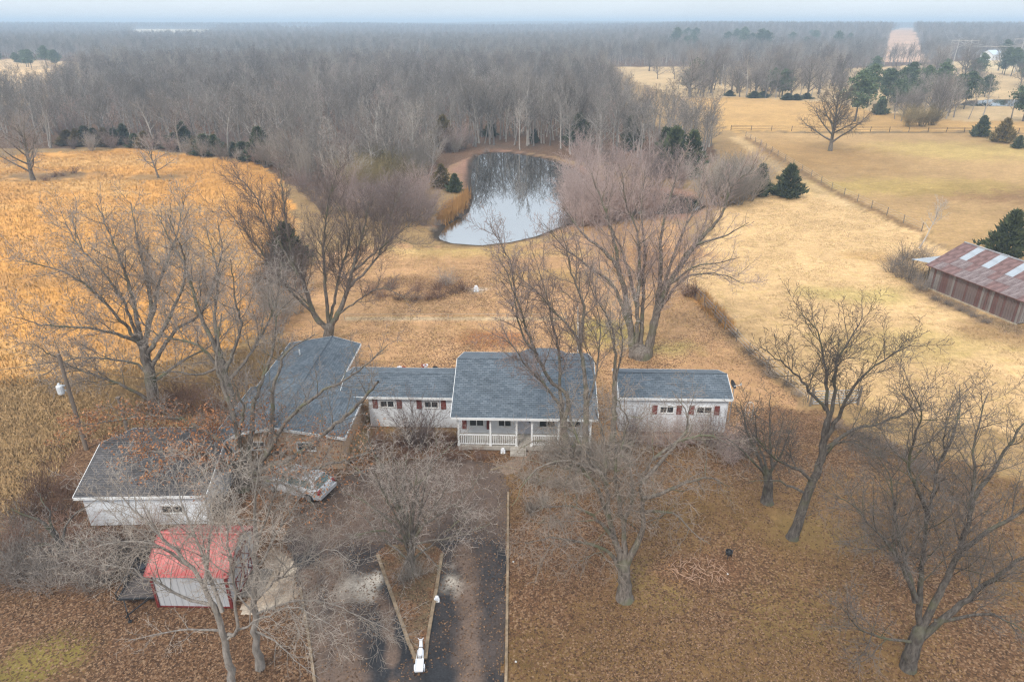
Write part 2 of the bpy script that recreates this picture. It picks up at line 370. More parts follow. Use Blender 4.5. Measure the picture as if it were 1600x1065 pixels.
    blob(1030, 400, 8, 5, (0.42, 0.21, 0.09), 0.7)
    blob(760, 395, 14, 2.2, (0.55, 0.36, 0.14), 0.6)
    blob(744, 452, 1.3, .9, (0.62, 0.52, 0.42), 0.9)
    # along fences and round the pond
    def strip(pts, wd, col, k):
        P = gpoly(pts); d = np.full(n, 1e9)
        for (ax, ay), (bx, by) in zip(P, P[1:]):
            dx, dy = bx - ax, by - ay; t = np.clip(((x - ax) * dx + (y - ay) * dy) / (dx * dx + dy * dy), 0, 1)
            d = np.minimum(d, np.hypot(x - ax - t * dx, y - ay - t * dy))
        d = d + (fbm(x, y, 0.8, 3) - 0.5) * wd * 1.3
        t = np.clip((wd - d) / (wd * 0.5), 0, 1) * k
        c[:] = c * (1 - t[:, None]) + np.array(col) * t[:, None]
    strip([(1150, 206), (1600, 208.5), (1900, 209)], 1.1, (0.13, 0.09, 0.045), 0.9)
    strip([(1165, 215), (1215, 245), (1300, 295), (1442, 362)], 1.0, (0.19, 0.11, 0.055), 0.9)
    strip([(1150, 216), (1195, 250), (1262, 288), (1330, 322)], 2.2, (0.55, 0.37, 0.19), 0.6)
    strip([(1060, 440), (1100, 480), (1170, 556), (1262, 630)], 0.9, (0.22, 0.14, 0.075), 0.8)
    strip([(1085, 462), (1130, 500)], 0.8, (0.55, 0.25, 0.07), 0.8)
    strip([(1440, 452), (1500, 482), (1580, 512)], 1.6, (0.2, 0.13, 0.08), 0.9)
    strip([(540, 498), (700, 498), (880, 497)], 0.25, (0.5, 0.38, 0.24), 0.8)
    strip([(560, 380), (640, 392), (760, 392), (900, 365)], 1.2, (0.50, 0.34, 0.14), 0.6)
    dp = polydist(x, y, POND); ins = inpoly(x, y, POND); dp = np.where(ins, -dp, dp)
    t = np.clip((4.5 + 9 * (fbm(x, y, .15, 4) - .5) - dp) / 4, 0, 1) * (dp > -4) * (y > 97)
    c[:] = c * (1 - t[:, None]) + np.array((0.27, 0.15, 0.105)) * t[:, None]
    t = np.clip((1.1 - dp) / 0.8, 0, 1)
    c[:] = c * (1 - t[:, None]) + np.array((0.055, 0.04, 0.03)) * t[:, None]
    p2 = inpoly(x, y, POND2); c[p2] = (0.06, 0.05, 0.04)
    # large soft variation
    v = 1 + (fbm(x, y, 0.035, 4) - 0.5) * 0.55 + (fbm(x, y, 0.3, 3) - .5) * 0.35
    c *= v[:, None]
    lit = np.clip(lit + (fbm(x + 200, y, 0.18, 4) - 0.5) * 1.3 * (lit > 0.1), 0, 1)
    return c, lit, rough

def build_ground():
    ys = [9.0]
    while ys[-1] < 5700: ys.append(ys[-1] + max(0.22, ys[-1] * 0.0125 if ys[-1] < 300 else ys[-1] * 0.02))
    ys = np.array([-400., -120, -30, 0, 5] + ys)
    t = np.concatenate([[-2.2, -1.6, -1.3], np.linspace(-1.08, 1.08, 400), [1.3, 1.6, 2.2]])
    yy = np.repeat(ys[:, None], len(t), 1); sc = np.maximum(np.abs(yy), 20) + 0 * yy
    xx = t[None, :] * sc
    x = xx.ravel(); y = yy.ravel()
    z = terrain(x, y)
    r, q = len(ys), len(t)
    idx = np.arange(r * q).reshape(r, q)
    F = np.stack([idx[:-1, :-1], idx[:-1, 1:], idx[1:, 1:], idx[1:, :-1]], -1).reshape(-1, 4)
    me = npmesh('ground', np.stack([x, y, z], 1), F, True)
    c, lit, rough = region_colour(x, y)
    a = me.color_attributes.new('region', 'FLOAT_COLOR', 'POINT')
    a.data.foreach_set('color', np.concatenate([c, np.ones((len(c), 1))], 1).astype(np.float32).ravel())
    for nm, arr in (('litter', lit), ('rough', rough)):
        at = me.attributes.new(nm, 'FLOAT', 'POINT'); at.data.foreach_set('value', arr.astype(np.float32))
    m, tr, p = newmat('ground_cover'); N = tr.nodes.new; L = tr.links.new
    def attr(nm):
        k = N('ShaderNodeAttribute'); k.attribute_name = nm; return k
    reg, li, ro = attr('region'), attr('litter'), attr('rough')
    geo = N('ShaderNodeNewGeometry')
    def noise(s, det, rg=0.6, st=(1, 1, 1), dist=0):
        mp = N('ShaderNodeMapping'); mp.inputs['Scale'].default_value = st; L(geo.outputs['Position'], mp.inputs['Vector'])
        k = N('ShaderNodeTexNoise'); k.inputs['Scale'].default_value = s; k.inputs['Detail'].default_value = det; k.inputs['Roughness'].default_value = rg; k.inputs['Distortion'].default_value = dist
        L(mp.outputs[0], k.inputs['Vector']); return k.outputs['Fac']
    def mrange(src, a, b, c_, d):
        k = N('ShaderNodeMapRange'); L(src, k.inputs['Value'])
        for nm, v in zip(('From Min', 'From Max', 'To Min', 'To Max'), (a, b, c_, d)): k.inputs[nm].default_value = v
        return k.outputs[0]
    def math_(op, a, b):
        k = N('ShaderNodeMath'); k.operation = op
        for i, s in enumerate((a, b)):
            if isinstance(s, (int, float)): k.inputs[i].default_value = s
            else: L(s, k.inputs[i])
        return k.outputs[0]
    n1 = noise(3.2, 6, .75, (1, 0.55, 1), .6); n2 = noise(0.55, 6, .7, (1, 2.2, 1), .4); n3 = noise(14, 4, .7)
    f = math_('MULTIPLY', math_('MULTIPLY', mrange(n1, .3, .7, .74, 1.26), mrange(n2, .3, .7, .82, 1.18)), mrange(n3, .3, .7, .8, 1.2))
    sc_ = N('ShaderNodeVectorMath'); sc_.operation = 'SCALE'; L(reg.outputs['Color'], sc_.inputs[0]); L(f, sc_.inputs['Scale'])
    # tint of old and fresh blades
    tint = N('ShaderNodeMix'); tint.data_type = 'RGBA'; tint.blend_type = 'MULTIPLY'
    tint.inputs['B'].default_value = (0.93, 0.96, 0.86, 1); L(mrange(noise(0.9, 4), .48, .68, 0, 1), tint.inputs['Factor']); L(sc_.outputs[0], tint.inputs['A'])
    # fallen leaves
    vo = N('ShaderNodeTexVoronoi'); vo.inputs['Scale'].default_value = 11.5; L(geo.outputs['Position'], vo.inputs['Vector'])
    sx = N('ShaderNodeSeparateXYZ'); L(vo.outputs['Color'], sx.inputs[0])
    lr = N('ShaderNodeValToRGB'); e = lr.color_ramp.elements
    e[0].color = (0.045, 0.025, 0.016, 1); e[1].color = (0.30, 0.19, 0.115, 1); k = e.new(0.45); k.color = (0.12, 0.062, 0.034, 1); k = e.new(0.75); k.color = (0.18, 0.095, 0.05, 1)
    L(sx.outputs['X'], lr.inputs['Fac'])
    thr = math_('LESS_THAN', math_('ADD', math_('MULTIPLY', sx.outputs['Y'], 0.75), math_('MULTIPLY', mrange(noise(1.3, 5, .7), .3, .7, 0, 1), 0.35)), li.outputs['Fac'])
    mx = N('ShaderNodeMix'); mx.data_type = 'RGBA'; L(math_('MULTIPLY', thr, 0.85), mx.inputs['Factor']); L(tint.outputs['Result'], mx.inputs['A']); L(lr.outputs['Color'], mx.inputs['B'])
    L(mx.outputs['Result'], p.inputs['Base Color'])
    p.inputs['Roughness'].default_value = 0.95; p.inputs['Specular IOR Level'].default_value = 0.1
    hsum = math_('ADD', math_('MULTIPLY', n1, 0.7), math_('MULTIPLY', n3, 0.3))
    b = N('ShaderNodeBump'); b.inputs['Distance'].default_value = 0.15; b.inputs['Strength'].default_value = 0.55; L(hsum, b.inputs['Height']); L(b.outputs[0], p.inputs['Normal'])
    link('ground', me, m, kind='structure')
build_ground()

# ------------------------------------------------------------------ water
def flat(name, poly, z, m, kind='structure'):
    bm = bmesh.new(); vs_ = [bm.verts.new((p[0], p[1], z)) for p in poly]; f = bm.faces.new(vs_)
    if f.normal.z < 0: bmesh.ops.reverse_faces(bm, faces=[f])
    bmesh.ops.triangulate(bm, faces=bm.faces[:]); bm.normal_update()
    for f in bm.faces:
        if f.normal.z < 0: f.normal_flip()
    me = bpy.data.meshes.new(name); bm.to_mesh(me); bm.free()
    return link(name, me, m, kind=kind)
def grow_poly(P, k):
    cx = sum(p[0] for p in P) / len(P); cy = sum(p[1] for p in P) / len(P); o = []
    n = len(P)
    for i in range(n):
        a, b = P[i - 1], P[(i + 1) % n]; tx, ty = b[0] - a[0], b[1] - a[1]; l = math.hypot(tx, ty) + 1e-9
        o.append((P[i][0] + ty / l * k, P[i][1] - tx / l * k))
    return o
area = sum(a[0] * b[1] - b[0] * a[1] for a, b in zip(POND, POND[1:] + POND[:1]))
m_w, t_w, p_w = newmat('pond_water')
p_w.inputs['Base Color'].default_value = (0.012, 0.014, 0.012, 1); p_w.inputs['Roughness'].default_value = 0.015
p_w.inputs['IOR'].default_value = 3.6; p_w.inputs['Specular IOR Level'].default_value = 1.0
nn = t_w.nodes.new('ShaderNodeTexNoise'); nn.inputs['Scale'].default_value = 1.1; nn.inputs['Detail'].default_value = 3
gg = t_w.nodes.new('ShaderNodeNewGeometry'); t_w.links.new(gg.outputs['Position'], nn.inputs['Vector'])
bb = t_w.nodes.new('ShaderNodeBump'); bb.inputs['Strength'].default_value = 0.03; bb.inputs['Distance'].default_value = 0.03
t_w.links.new(nn.outputs['Fac'], bb.inputs['Height']); t_w.links.new(bb.outputs[0], p_w.inputs['Normal'])
s_ = 1 if area > 0 else -1
flat('pond', grow_poly(POND, 1.2 * s_), -0.22, m_w)
area2 = sum(a[0] * b[1] - b[0] * a[1] for a, b in zip(POND2, POND2[1:] + POND2[:1]))
flat('far_pond', grow_poly(POND2, 1.0 * (1 if area2 > 0 else -1)), -0.12, m_w)

# ------------------------------------------------------------------ driveway, pads, island
def asphalt_mat():
    m, t, p = newmat('worn_asphalt'); N = t.nodes.new; L = t.links.new
    g = N('ShaderNodeNewGeometry'); at = N('ShaderNodeAttribute'); at.attribute_name = 'region'
    def noise(s, det, st=(1, 1, 1)):
        mp = N('ShaderNodeMapping'); mp.inputs['Scale'].default_value = st; L(g.outputs['Position'], mp.inputs['Vector'])
        k = N('ShaderNodeTexNoise'); k.inputs['Scale'].default_value = s; k.inputs['Detail'].default_value = det; k.inputs['Roughness'].default_value = .72; L(mp.outputs[0], k.inputs['Vector']); return k.outputs['Fac']
    a = N('ShaderNodeMapRange'); a.inputs['From Min'].default_value = .3; a.inputs['From Max'].default_value = .7; a.inputs['To Min'].default_value = .62; a.inputs['To Max'].default_value = 1.38; L(noise(9, 5), a.inputs['Value'])
    b = N('ShaderNodeMapRange'); b.inputs['From Min'].default_value = .3; b.inputs['From Max'].default_value = .7; b.inputs['To Min'].default_value = .75; b.inputs['To Max'].default_value = 1.25; L(noise(0.8, 6), b.inputs['Value'])
    mm = N('ShaderNodeMath'); mm.operation = 'MULTIPLY'; L(a.outputs[0], mm.inputs[0]); L(b.outputs[0], mm.inputs[1])
    sc = N('ShaderNodeVectorMath'); sc.operation = 'SCALE'; L(at.outputs['Color'], sc.inputs[0]); L(mm.outputs[0], sc.inputs['Scale'])
    L(sc.outputs[0], p.inputs['Base Color']); p.inputs['Roughness'].default_value = .92; p.inputs['Specular IOR Level'].default_value = .2
    bp = N('ShaderNodeBump'); bp.inputs['Strength'].default_value = .3; bp.inputs['Distance'].default_value = .02; L(noise(30, 3), bp.inputs['Height']); L(bp.outputs[0], p.inputs['Normal'])
    return m
DRIVE = gpoly([(498, 1120), (480, 990), (468, 915), (448, 845), (455, 790), (520, 752), (560, 738), (600, 722), (700, 716), (768, 722), (790, 740), (793, 800), (792, 900), (788, 1120)])
ISLAND = gpoly([(655, 1062), (640, 1012), (612, 930), (588, 866), (604, 852), (672, 850), (692, 862), (682, 920), (668, 1005)])
def sheet(name, poly, z, m, colour, step=0.16, jag=0.12):
    xs = [p[0] for p in poly]; ys = [p[1] for p in poly]
    X, Y = np.meshgrid(np.arange(min(xs) - 1, max(xs) + 1, step), np.arange(min(ys) - 1, max(ys) + 1, step))
    r, q = X.shape; x = X.ravel(); y = Y.ravel(); idx = np.arange(r * q).reshape(r, q)
    F = np.stack([idx[:-1, :-1], idx[:-1, 1:], idx[1:, 1:], idx[1:, :-1]], -1).reshape(-1, 4)
    cx = x[F].mean(1); cy = y[F].mean(1)
    keep = inpoly(cx + (fbm(cx, cy, .9, 4) - .5) * jag * 6, cy + (fbm(cx + 9, cy, .9, 4) - .5) * jag * 6, poly)
    F = F[keep]; used = np.unique(F); mp = np.full(r * q, -1); mp[used] = np.arange(len(used))
    me = npmesh(name, np.stack([x[used], y[used], np.full(len(used), z)], 1), mp[F])
    a = me.color_attributes.new('region', 'FLOAT_COLOR', 'POINT')
    c = colour(x[used], y[used])
    a.data.foreach_set('color', np.concatenate([c, np.ones((len(c), 1))], 1).astype(np.float32).ravel())
    return link(name, me, m, kind='structure')
def drive_colour(x, y):
    base = np.array((0.030, 0.030, 0.033)); leaf = np.array((0.155, 0.105, 0.078)); dust = np.array((0.55, 0.475, 0.39))
    n = len(x)
    # leaf drifts between the wheel tracks and over the turning circle
    t = fbm(x, y, 0.35, 5)
    lf = np.clip((t - 0.42) * 5, 0, 1) * 0.35
    far = sstep(29.2, 32.0, y + (fbm(x, y, .4, 4) - .5) * 4); lf = np.maximum(lf, far * (0.72 + 0.5 * (fbm(x, y, .6, 4) - .5)))
    for pts, wd in (([(740, 1120), (735, 1010), (728, 920), (726, 860)], 0.65), ([(545, 1120), (540, 1000), (530, 930), (520, 880)], 0.8), ([(500, 1060), (490, 960), (480, 900)], 0.7), ([(618, 1120), (606, 960), (590, 930)], 0.25)):
        P = gpoly(pts); d = np.full(n, 1e9)
        for (ax, ay), (bx, by) in zip(P, P[1:]):
            dx, dy = bx - ax, by - ay; tt = np.clip(((x - ax) * dx + (y - ay) * dy) / (dx * dx + dy * dy), 0, 1)
            d = np.minimum(d, np.hypot(x - ax - tt * dx, y - ay - tt * dy))
        lf = np.maximum(lf, np.clip((wd * 1.4 - d - (fbm(x, y, 1.1, 4) - .5) * .9) / wd, 0, 1) * .9)
    c = base * (1 - lf[:, None]) + leaf * lf[:, None]
    for px, py, rx, ry in ((562, 915, 0.95, 1.0), (704, 908, 0.8, 0.95), (590, 905, .4, .5)):
        gx, gy, _ = G(px, py); d = np.hypot((x - gx) / rx, (y - gy) / ry) + (fbm(x, y, 1.1, 5) - .5) * 1.9
        k = np.clip((1.3 - d) / 1.0, 0, 1) ** 1.3 * .85
        c = c * (1 - k[:, None]) + dust * k[:, None]
    return c
ASPH = asphalt_mat()
sheet('driveway', DRIVE, 0.012, ASPH, drive_colour)
def pad_colour(x, y):
    t = np.clip((fbm(x, y, .8, 5) - .35) * 3, 0, 1)
    return np.array((0.50, 0.42, 0.33)) * t[:, None] + np.array((0.26, 0.18, 0.12)) * (1 - t[:, None])
sheet('gravel_pad', gpoly([(385, 955), (395, 900), (412, 868), (440, 862), (462, 880), (466, 930), (440, 945)]), 0.006, ASPH, pad_colour, jag=.2)
sheet('walkway', gpoly([(768, 724), (790, 742), (812, 738), (826, 716), (830, 704), (808, 702), (804, 716), (786, 726)]), 0.018, ASPH, lambda x, y: np.tile((.25, .17, .12), (len(x), 1)), step=.1, jag=.05)
def isl_colour(x, y):
    t = np.clip((fbm(x, y, 1.5, 4) - .4) * 4, 0, 1)
    return np.array((0.20, 0.10, 0.05)) * t[:, None] + np.array((0.15, 0.105, 0.06)) * (1 - t[:, None])
sheet('island_bed', ISLAND, 0.05, ASPH, isl_colour, step=.1, jag=.03)
KERB = mat('old_concrete_kerb', (0.25, 0.18, 0.115), .9, .4, 3, .3)
def kerb(pts, wd=0.16, ht=0.14):
    P = [Vector(G(*p)) for p in pts]; mb = MB()
    for a, b in zip(P, P[1:]):
        d = b - a; l = d.length; k = max(1, int(l / 1.2)); ang = math.atan2(d.y, d.x)
        for i in range(k):
            c = a + d * ((i + .5) / k)
            mb.box((c.x, c.y, ht / 2 - .02 + random.uniform(-.008, .008)), (l / k - .015, wd, ht), rz=ang + random.uniform(-.012, .012))
    return mb.build('kerb', KERB, kind='structure')
kerb([(654, 1040), (640, 1008), (612, 930), (590, 868)], .17)
kerb([(665, 1030), (668, 1000), (682, 920), (691, 866)], .17)
kerb([(498, 1110), (481, 990), (469, 918)], .13)
kerb([(790, 1110), (793, 900), (794, 770)], .13)
kerb([(766, 735), (790, 729), (812, 735)], .12, .1)
# ------------------------------------------------------------------ buildings
WHITE = mat('white_siding_paint', (0.74, 0.75, 0.77), .55, .07, 2.0, .03)
TRIM = mat('white_trim_paint', (0.78, 0.77, 0.75), .5, .05, 3)
SHING = shingle_mat('blue_grey_shingles', (0.075, 0.095, 0.115), (0.135, 0.158, 0.182), (0.04, 0.048, 0.058))
SHING_D = shingle_mat('dark_grey_shingles', (0.068, 0.062, 0.062), (0.112, 0.102, 0.10), (0.036, 0.033, 0.034), .45)
BRICK = brick_mat('tan_brick', (0.46, 0.28, 0.165), (0.56, 0.36, 0.22), (0.52, 0.42, 0.31))
CONC = mat('concrete', (0.42, 0.38, 0.33), .9, .2, 4, .2)
GLASS, tg, pg = newmat('dark_window_glass'); pg.inputs['Base Color'].default_value = (0.035, 0.038, 0.042, 1); pg.inputs['Roughness'].default_value = .06; pg.inputs['Specular IOR Level'].default_value = .7
SHUT = mat('brick_red_shutter_paint', (0.19, 0.045, 0.035), .6, .2, 5)
DARKM = mat('dark_metal', (0.035, 0.035, 0.038), .5, .3, 6, 0, .3)
GALV = mat('galvanised_steel', (0.50, 0.52, 0.54), .4, .15, 3, 0, .7)
WOOD = mat('weathered_wood', (0.22, 0.185, 0.15), .9, .4, 4, .3, stretch=(1, 1, .15))
REDP = mat('red_paint', (0.17, 0.028, 0.025), .55, .2, 4)

def slope(mb, A, B, C, D, row=0.17):
    """shingle courses on the slope A,B (eave) to C,D (ridge above B, above A); each course lies on the one below"""
    A, B, C, D = map(Vector, (A, B, C, D))
    n = max(1, round(((D - A).length + (C - B).length) / 2 / row)); nr = (B - A).cross(D - A).normalized()
    if nr.z < 0: nr = -nr
    W = (B - A).length
    for i in range(n):
        t0, t1 = i / n, (i + 1) / n
        a, b = A.lerp(D, t0), B.lerp(C, t0); c, d = B.lerp(C, t1), A.lerp(D, t1)
        lift = nr * 0.016; v0 = i * row; u0 = 0; u1 = (b - a).length
        uv = [(u0, v0 + .012), (u1, v0 + .012), (u1, v0 + row), (u0, v0 + row)]
        mb.face([a + lift, b + lift, c + nr * .003, d + nr * .003], uv)
        mb.face([a - nr * .003, b - nr * .003, b + lift, a + lift], [(u0, v0), (u1, v0), (u1, v0 + .01), (u0, v0 + .01)])
def gable(parent, x0, x1, y0, y1, ze, zr, m, ov=0.35, rake=0.25, axis='x', ridge=None, rakes=(0, 1)):
    """roof part with its courses; fascia boards, rake boards and ridge cap as sub-parts. eaves along x (axis x)"""
    mb = MB()
    X0, X1, Y0, Y1 = x0 - rake, x1 + rake, y0 - ov, y1 + ov
    if axis == 'y': X0, X1, Y0, Y1 = x0 - ov, x1 + ov, y0 - rake, y1 + rake
    if axis == 'x':
        yr = (y0 + y1) / 2 if ridge is None else ridge
        slope(mb, (X0, Y0, ze), (X1, Y0, ze), (X1, yr, zr), (X0, yr, zr)); slope(mb, (X1, Y1, ze), (X0, Y1, ze), (X0, yr, zr), (X1, yr, zr))
        mb.face([(X0, Y0, ze - .02), (X0, yr, zr - .03), (X1, yr, zr - .03), (X1, Y0, ze - .02)]); mb.face([(X0, Y1, ze - .02), (X1, Y1, ze - .02), (X1, yr, zr - .03), (X0, yr, zr - .03)])
        rf = mb.build('roof', m, parent)
        for y in (Y0, Y1):
            q = MB(); s = -1 if y == Y0 else 1; q.b2(X0, X1, min(y, y + s * .03), max(y, y + s * .03), ze - .17, ze + .012); q.build('fascia', TRIM, rf)
        for x in (X0, X1):
            q = MB(); s = -1 if x == X0 else 1
            for ya in (Y0, Y1):
                a = (x, ya, ze); b = (x, yr, zr)
                e = s * .03; q.face([(x + e, ya, ze - .17), (x + e, yr, zr - .17), (x + e, yr, zr + .02), (x + e, ya, ze + .02)]); q.face([(x, ya, ze + .02), (x, yr, zr + .02), (x + e, yr, zr + .02), (x + e, ya, ze + .02)])
                q.face([(x, ya, ze - .17), (x, yr, zr - .17), (x, yr, zr + .02), (x, ya, ze + .02)])
            q.build('rake_board', TRIM, rf)
        q = MB(); q.bar((X0, yr, zr + .005), (X1, yr, zr + .005), .07, 6); q.build('ridge_cap', m, rf)
    else:
        xr = (x0 + x1) / 2 if ridge is None else ridge
        slope(mb, (X0, Y1, ze), (X0, Y0, ze), (xr, Y0, zr), (xr, Y1, zr)); slope(mb, (X1, Y0, ze), (X1, Y1, ze), (xr, Y1, zr), (xr, Y0, zr))
        mb.face([(X0, Y0, ze - .02), (X0, Y1, ze - .02), (xr, Y1, zr - .03), (xr, Y0, zr - .03)]); mb.face([(X1, Y0, ze - .02), (xr, Y0, zr - .03), (xr, Y1, zr - .03), (X1, Y1, ze - .02)])
        rf = mb.build('roof', m, parent)
        for x in (X0, X1):
            s = -1 if x == X0 else 1; q = MB(); q.b2(min(x, x + s * .03), max(x, x + s * .03), Y0, Y1, ze - .17, ze + .012); q.build('fascia', TRIM, rf)
        for y in [(Y0, Y1)[i] for i in rakes]:
            s = -1 if y == Y0 else 1; q = MB(); e = s * .03
            for xa in (X0, X1):
                q.face([(xa, y + e, ze - .17), (xr, y + e, zr - .17), (xr, y + e, zr + .02), (xa, y + e, ze + .02)]); q.face([(xa, y, ze + .02), (xr, y, zr + .02), (xr, y + e, zr + .02), (xa, y + e, ze + .02)])
            q.build('rake_board', TRIM, rf)
        q = MB(); q.bar((xr, Y0, zr + .005), (xr, Y1, zr + .005), .07, 6); q.build('ridge_cap', m, rf)
    return rf
def siding(mb, a, b, z0, z1, out, row=0.2):
    """lapped boards between plan points a and b; out = outward normal (x, y)"""
    n = max(1, round((z1 - z0) / row)); ox, oy = out
    for i in range(n):
        za, zb = z0 + (z1 - z0) * i / n, z0 + (z1 - z0) * (i + 1) / n; e = .018
        mb.face([(a[0] + ox * e, a[1] + oy * e, za), (b[0] + ox * e, b[1] + oy * e, za), (b[0], b[1], zb), (a[0], a[1], zb)])
        mb.face([(a[0], a[1], za), (b[0], b[1], za), (b[0] + ox * e, b[1] + oy * e, za), (a[0] + ox * e, a[1] + oy * e, za)])
def walls(parent, x0, x1, y0, y1, z0, z1, m, lap=True, gz=None, gaxis='x'):
    """four walls, each its own part; gz = apex height of the two gable ends"""
    for a, b, o in (((x0, y0), (x1, y0), (0, -1)), ((x1, y0), (x1, y1), (1, 0)), ((x1, y1), (x0, y1), (0, 1)), ((x0, y1), (x0, y0), (-1, 0))):
        mb = MB()
        if lap: siding(mb, a, b, z0, z1, o)
        else: mb.face([(*a, z0), (*b, z0), (*b, z1), (*a, z1)])
        if gz and (o[0] != 0) == (gaxis == 'x'):
            mx = ((a[0] + b[0]) / 2, (a[1] + b[1]) / 2); mb.face([(*a, z1), (*b, z1), (*mx, gz)])
        mb.build('wall', m, parent)
def window(parent, x, z, wd, ht, y, panes=2, shutters=True, shw=.36, shg=.14, facing=-1, axis='x'):
    def T(mb):
        if axis == 'y': mb.v = [(y + (p[1] - y) * -facing * -1 if False else p[1], p[0], p[2]) for p in mb.v]
        return mb
    s = facing
    q = MB(); t = .07; d0, d1 = sorted((y + s * .02, y + s * .075))
    q.b2(x - wd / 2 - t, x + wd / 2 + t, d0, d1, z + ht / 2, z + ht / 2 + t); q.b2(x - wd / 2 - t, x + wd / 2 + t, d0, d1, z - ht / 2 - t, z - ht / 2)
    q.b2(x - wd / 2 - t, x - wd / 2, d0, d1, z - ht / 2, z + ht / 2); q.b2(x + wd / 2, x + wd / 2 + t, d0, d1, z - ht / 2, z + ht / 2)
    wn = T(q).build('window', TRIM, parent)
    pw = wd / panes
    for i in range(panes):
        xa = x - wd / 2 + i * pw
        g = MB(); e0, e1 = sorted((y + s * .012, y + s * .03)); g.b2(xa + .03, xa + pw - .03, e0, e1, z - ht / 2 + .03, z + ht / 2 - .03); T(g).build('pane', GLASS, wn)
        g = MB(); e0, e1 = sorted((y + s * .012, y + s * .05))
        g.b2(xa, xa + .03, e0, e1, z - ht / 2, z + ht / 2); g.b2(xa + pw - .03, xa + pw, e0, e1, z - ht / 2, z + ht / 2)
        g.b2(xa + .03, xa + pw - .03, e0, e1, z - ht / 2, z - ht / 2 + .03); g.b2(xa + .03, xa + pw - .03, e0, e1, z + ht / 2 - .03, z + ht / 2); T(g).build('sash', TRIM, wn)
    if shutters:
        for k in (-1, 1):
            xc = x + k * (wd / 2 + t + shg + shw / 2); h2 = ht * .72
            g = MB(); e0, e1 = sorted((y + s * .02, y + s * .065)); g.b2(xc - shw / 2, xc - shw / 2 + .05, e0, e1, z - h2, z + h2); g.b2(xc + shw / 2 - .05, xc + shw / 2, e0, e1, z - h2, z + h2)
            for zz in (z - h2 + .03, z, z + h2 - .03): g.b2(xc - shw / 2 + .05, xc + shw / 2 - .05, e0, e1, zz - .03, zz + .03)
            sh = T(g).build('shutter', SHUT, parent)
            g = MB(); nsl = 12
            for i in range(nsl):
                zz = z - h2 + .06 + (2 * h2 - .12) * (i + .5) / nsl
                g.box((xc, y + s * .038, zz), (shw - .1, .012, (2 * h2 - .12) / nsl * 1.05), rx=.5 * s)
            T(g).build('louvre', SHUT, sh)
def door(parent, x, y, z0, wd=.92, ht=2.05, m=None, s=-1):
    g = MB(); d0, d1 = sorted((y + s * .02, y + s * .06)); g.b2(x - wd / 2, x + wd / 2, d0, d1, z0, z0 + ht); d = g.build('door', m or TRIM, parent)
    g = MB(); e0, e1 = sorted((y + s * .062, y + s * .075))
    for zz in (z0 + .25, z0 + 1.15):
        for k in (-1, 1): g.b2(x + k * .22 - .15, x + k * .22 + .15, e0, e1, zz, zz + .7)
    g.build('door_panel', m or TRIM, d)
    g = MB(); g.lathe((x + wd / 2 - .1, y + s * .1, z0 + 1.0), [(.02, -.04), (.035, 0), (.02, .03)], 8, 'Y'); g.build('handle', DARKM, d)
    g = MB(); f0, f1 = sorted((y + s * .02, y + s * .085))
    g.b2(x - wd / 2 - .09, x - wd / 2, f0, f1, z0, z0 + ht); g.b2(x + wd / 2, x + wd / 2 + .09, f0, f1, z0, z0 + ht); g.b2(x - wd / 2 - .09, x + wd / 2 + .09, f0, f1, z0 + ht, z0 + ht + .09); g.build('door_frame', TRIM, parent)

# the long house: one building of four joined ranges
HR = R(-1.6)
house = empty('ranch_house', 'long white ranch house with blue-grey shingle roofs, front porch and brick garage wing', 'house', (0, 42.0, 0), HR)
# right range
walls(house, 7.75, 15.35, .45, 4.35, .12, 3.02, WHITE, True, 3.86)
g = MB(); g.b2(7.8, 15.3, .5, 4.3, 0, .13); g.build('foundation', CONC, house)
rf = gable(house, 7.75, 15.35, .45, 4.35, 3.02, 3.86, SHING, .28, .2)
window(house, 11.05, 1.95, .95, .5, .45, 2, True, .36, .14); window(house, 13.7, 1.95, 1.05, .5, .45, 2, True, .36, .12)
# middle range with the porch under the same roof
walls(house, -3.75, 5.55, -.55, 7.3, .4, 2.86, WHITE, True, None)
for xx in (-3.75, 5.55):
    q = MB(); q.face([(xx, -2.3, 2.84), (xx, 7.3, 2.84), (xx, 2.5, 4.72)]); q.build('gable_end', WHITE, house)
rf = gable(house, -3.75, 5.55, -2.3, 7.3, 2.86, 4.78, SHING, .25, .32)
for vx, vy in ((-1.9, 2.9), (1.5, 2.9)):
    q = MB(); q.box((vx + 2.0, vy, 4.8), (.42, .25, .1)); q.build('roof_vent', DARKM, rf)
q = MB(); slope(q, (3.3, 7.7, 3.22), (1.3, 7.7, 3.22), (1.3, 2.6, 4.78), (3.3, 2.6, 4.78)); q.face([(1.3, 7.7, 3.22), (1.3, 2.6, 4.78), (.5, 7.7, 2.88)]); q.face([(3.3, 7.7, 3.22), (4.1, 7.7, 2.88), (3.3, 2.6, 4.78)]); q.build('rear_dormer_roof', SHING, house)
g = MB(); g.b2(-3.7, 5.5, -2.25, -.56, .1, .4); g.build('porch_floor', CONC, house)
g = MB(); g.b2(-.05, 1.05, -2.85, -2.27, .0, .2); g.b2(-.05, 1.05, -2.55, -2.26, .2, .36); g.build('porch_step', CONC, house)
PX = [-3.62, -1.4, .35, 1.38, 3.2, 5.42]
PX = [-3.62, -1.42, -.05 + .42, 1.42, 3.25, 5.42]
for x in PX:
    q = MB(); q.b2(x - .06, x + .06, -2.22, -2.1, .4, 2.8); q.b2(x - .09, x + .09, -2.25, -2.07, .4, .55); q.b2(x - .09, x + .09, -2.25, -2.07, 2.62, 2.8); q.build('porch_post', TRIM, house)
g = MB(); g.b2(-3.7, 5.5, -2.24, -2.08, 2.66, 2.84); g.build('porch_beam', TRIM, house)
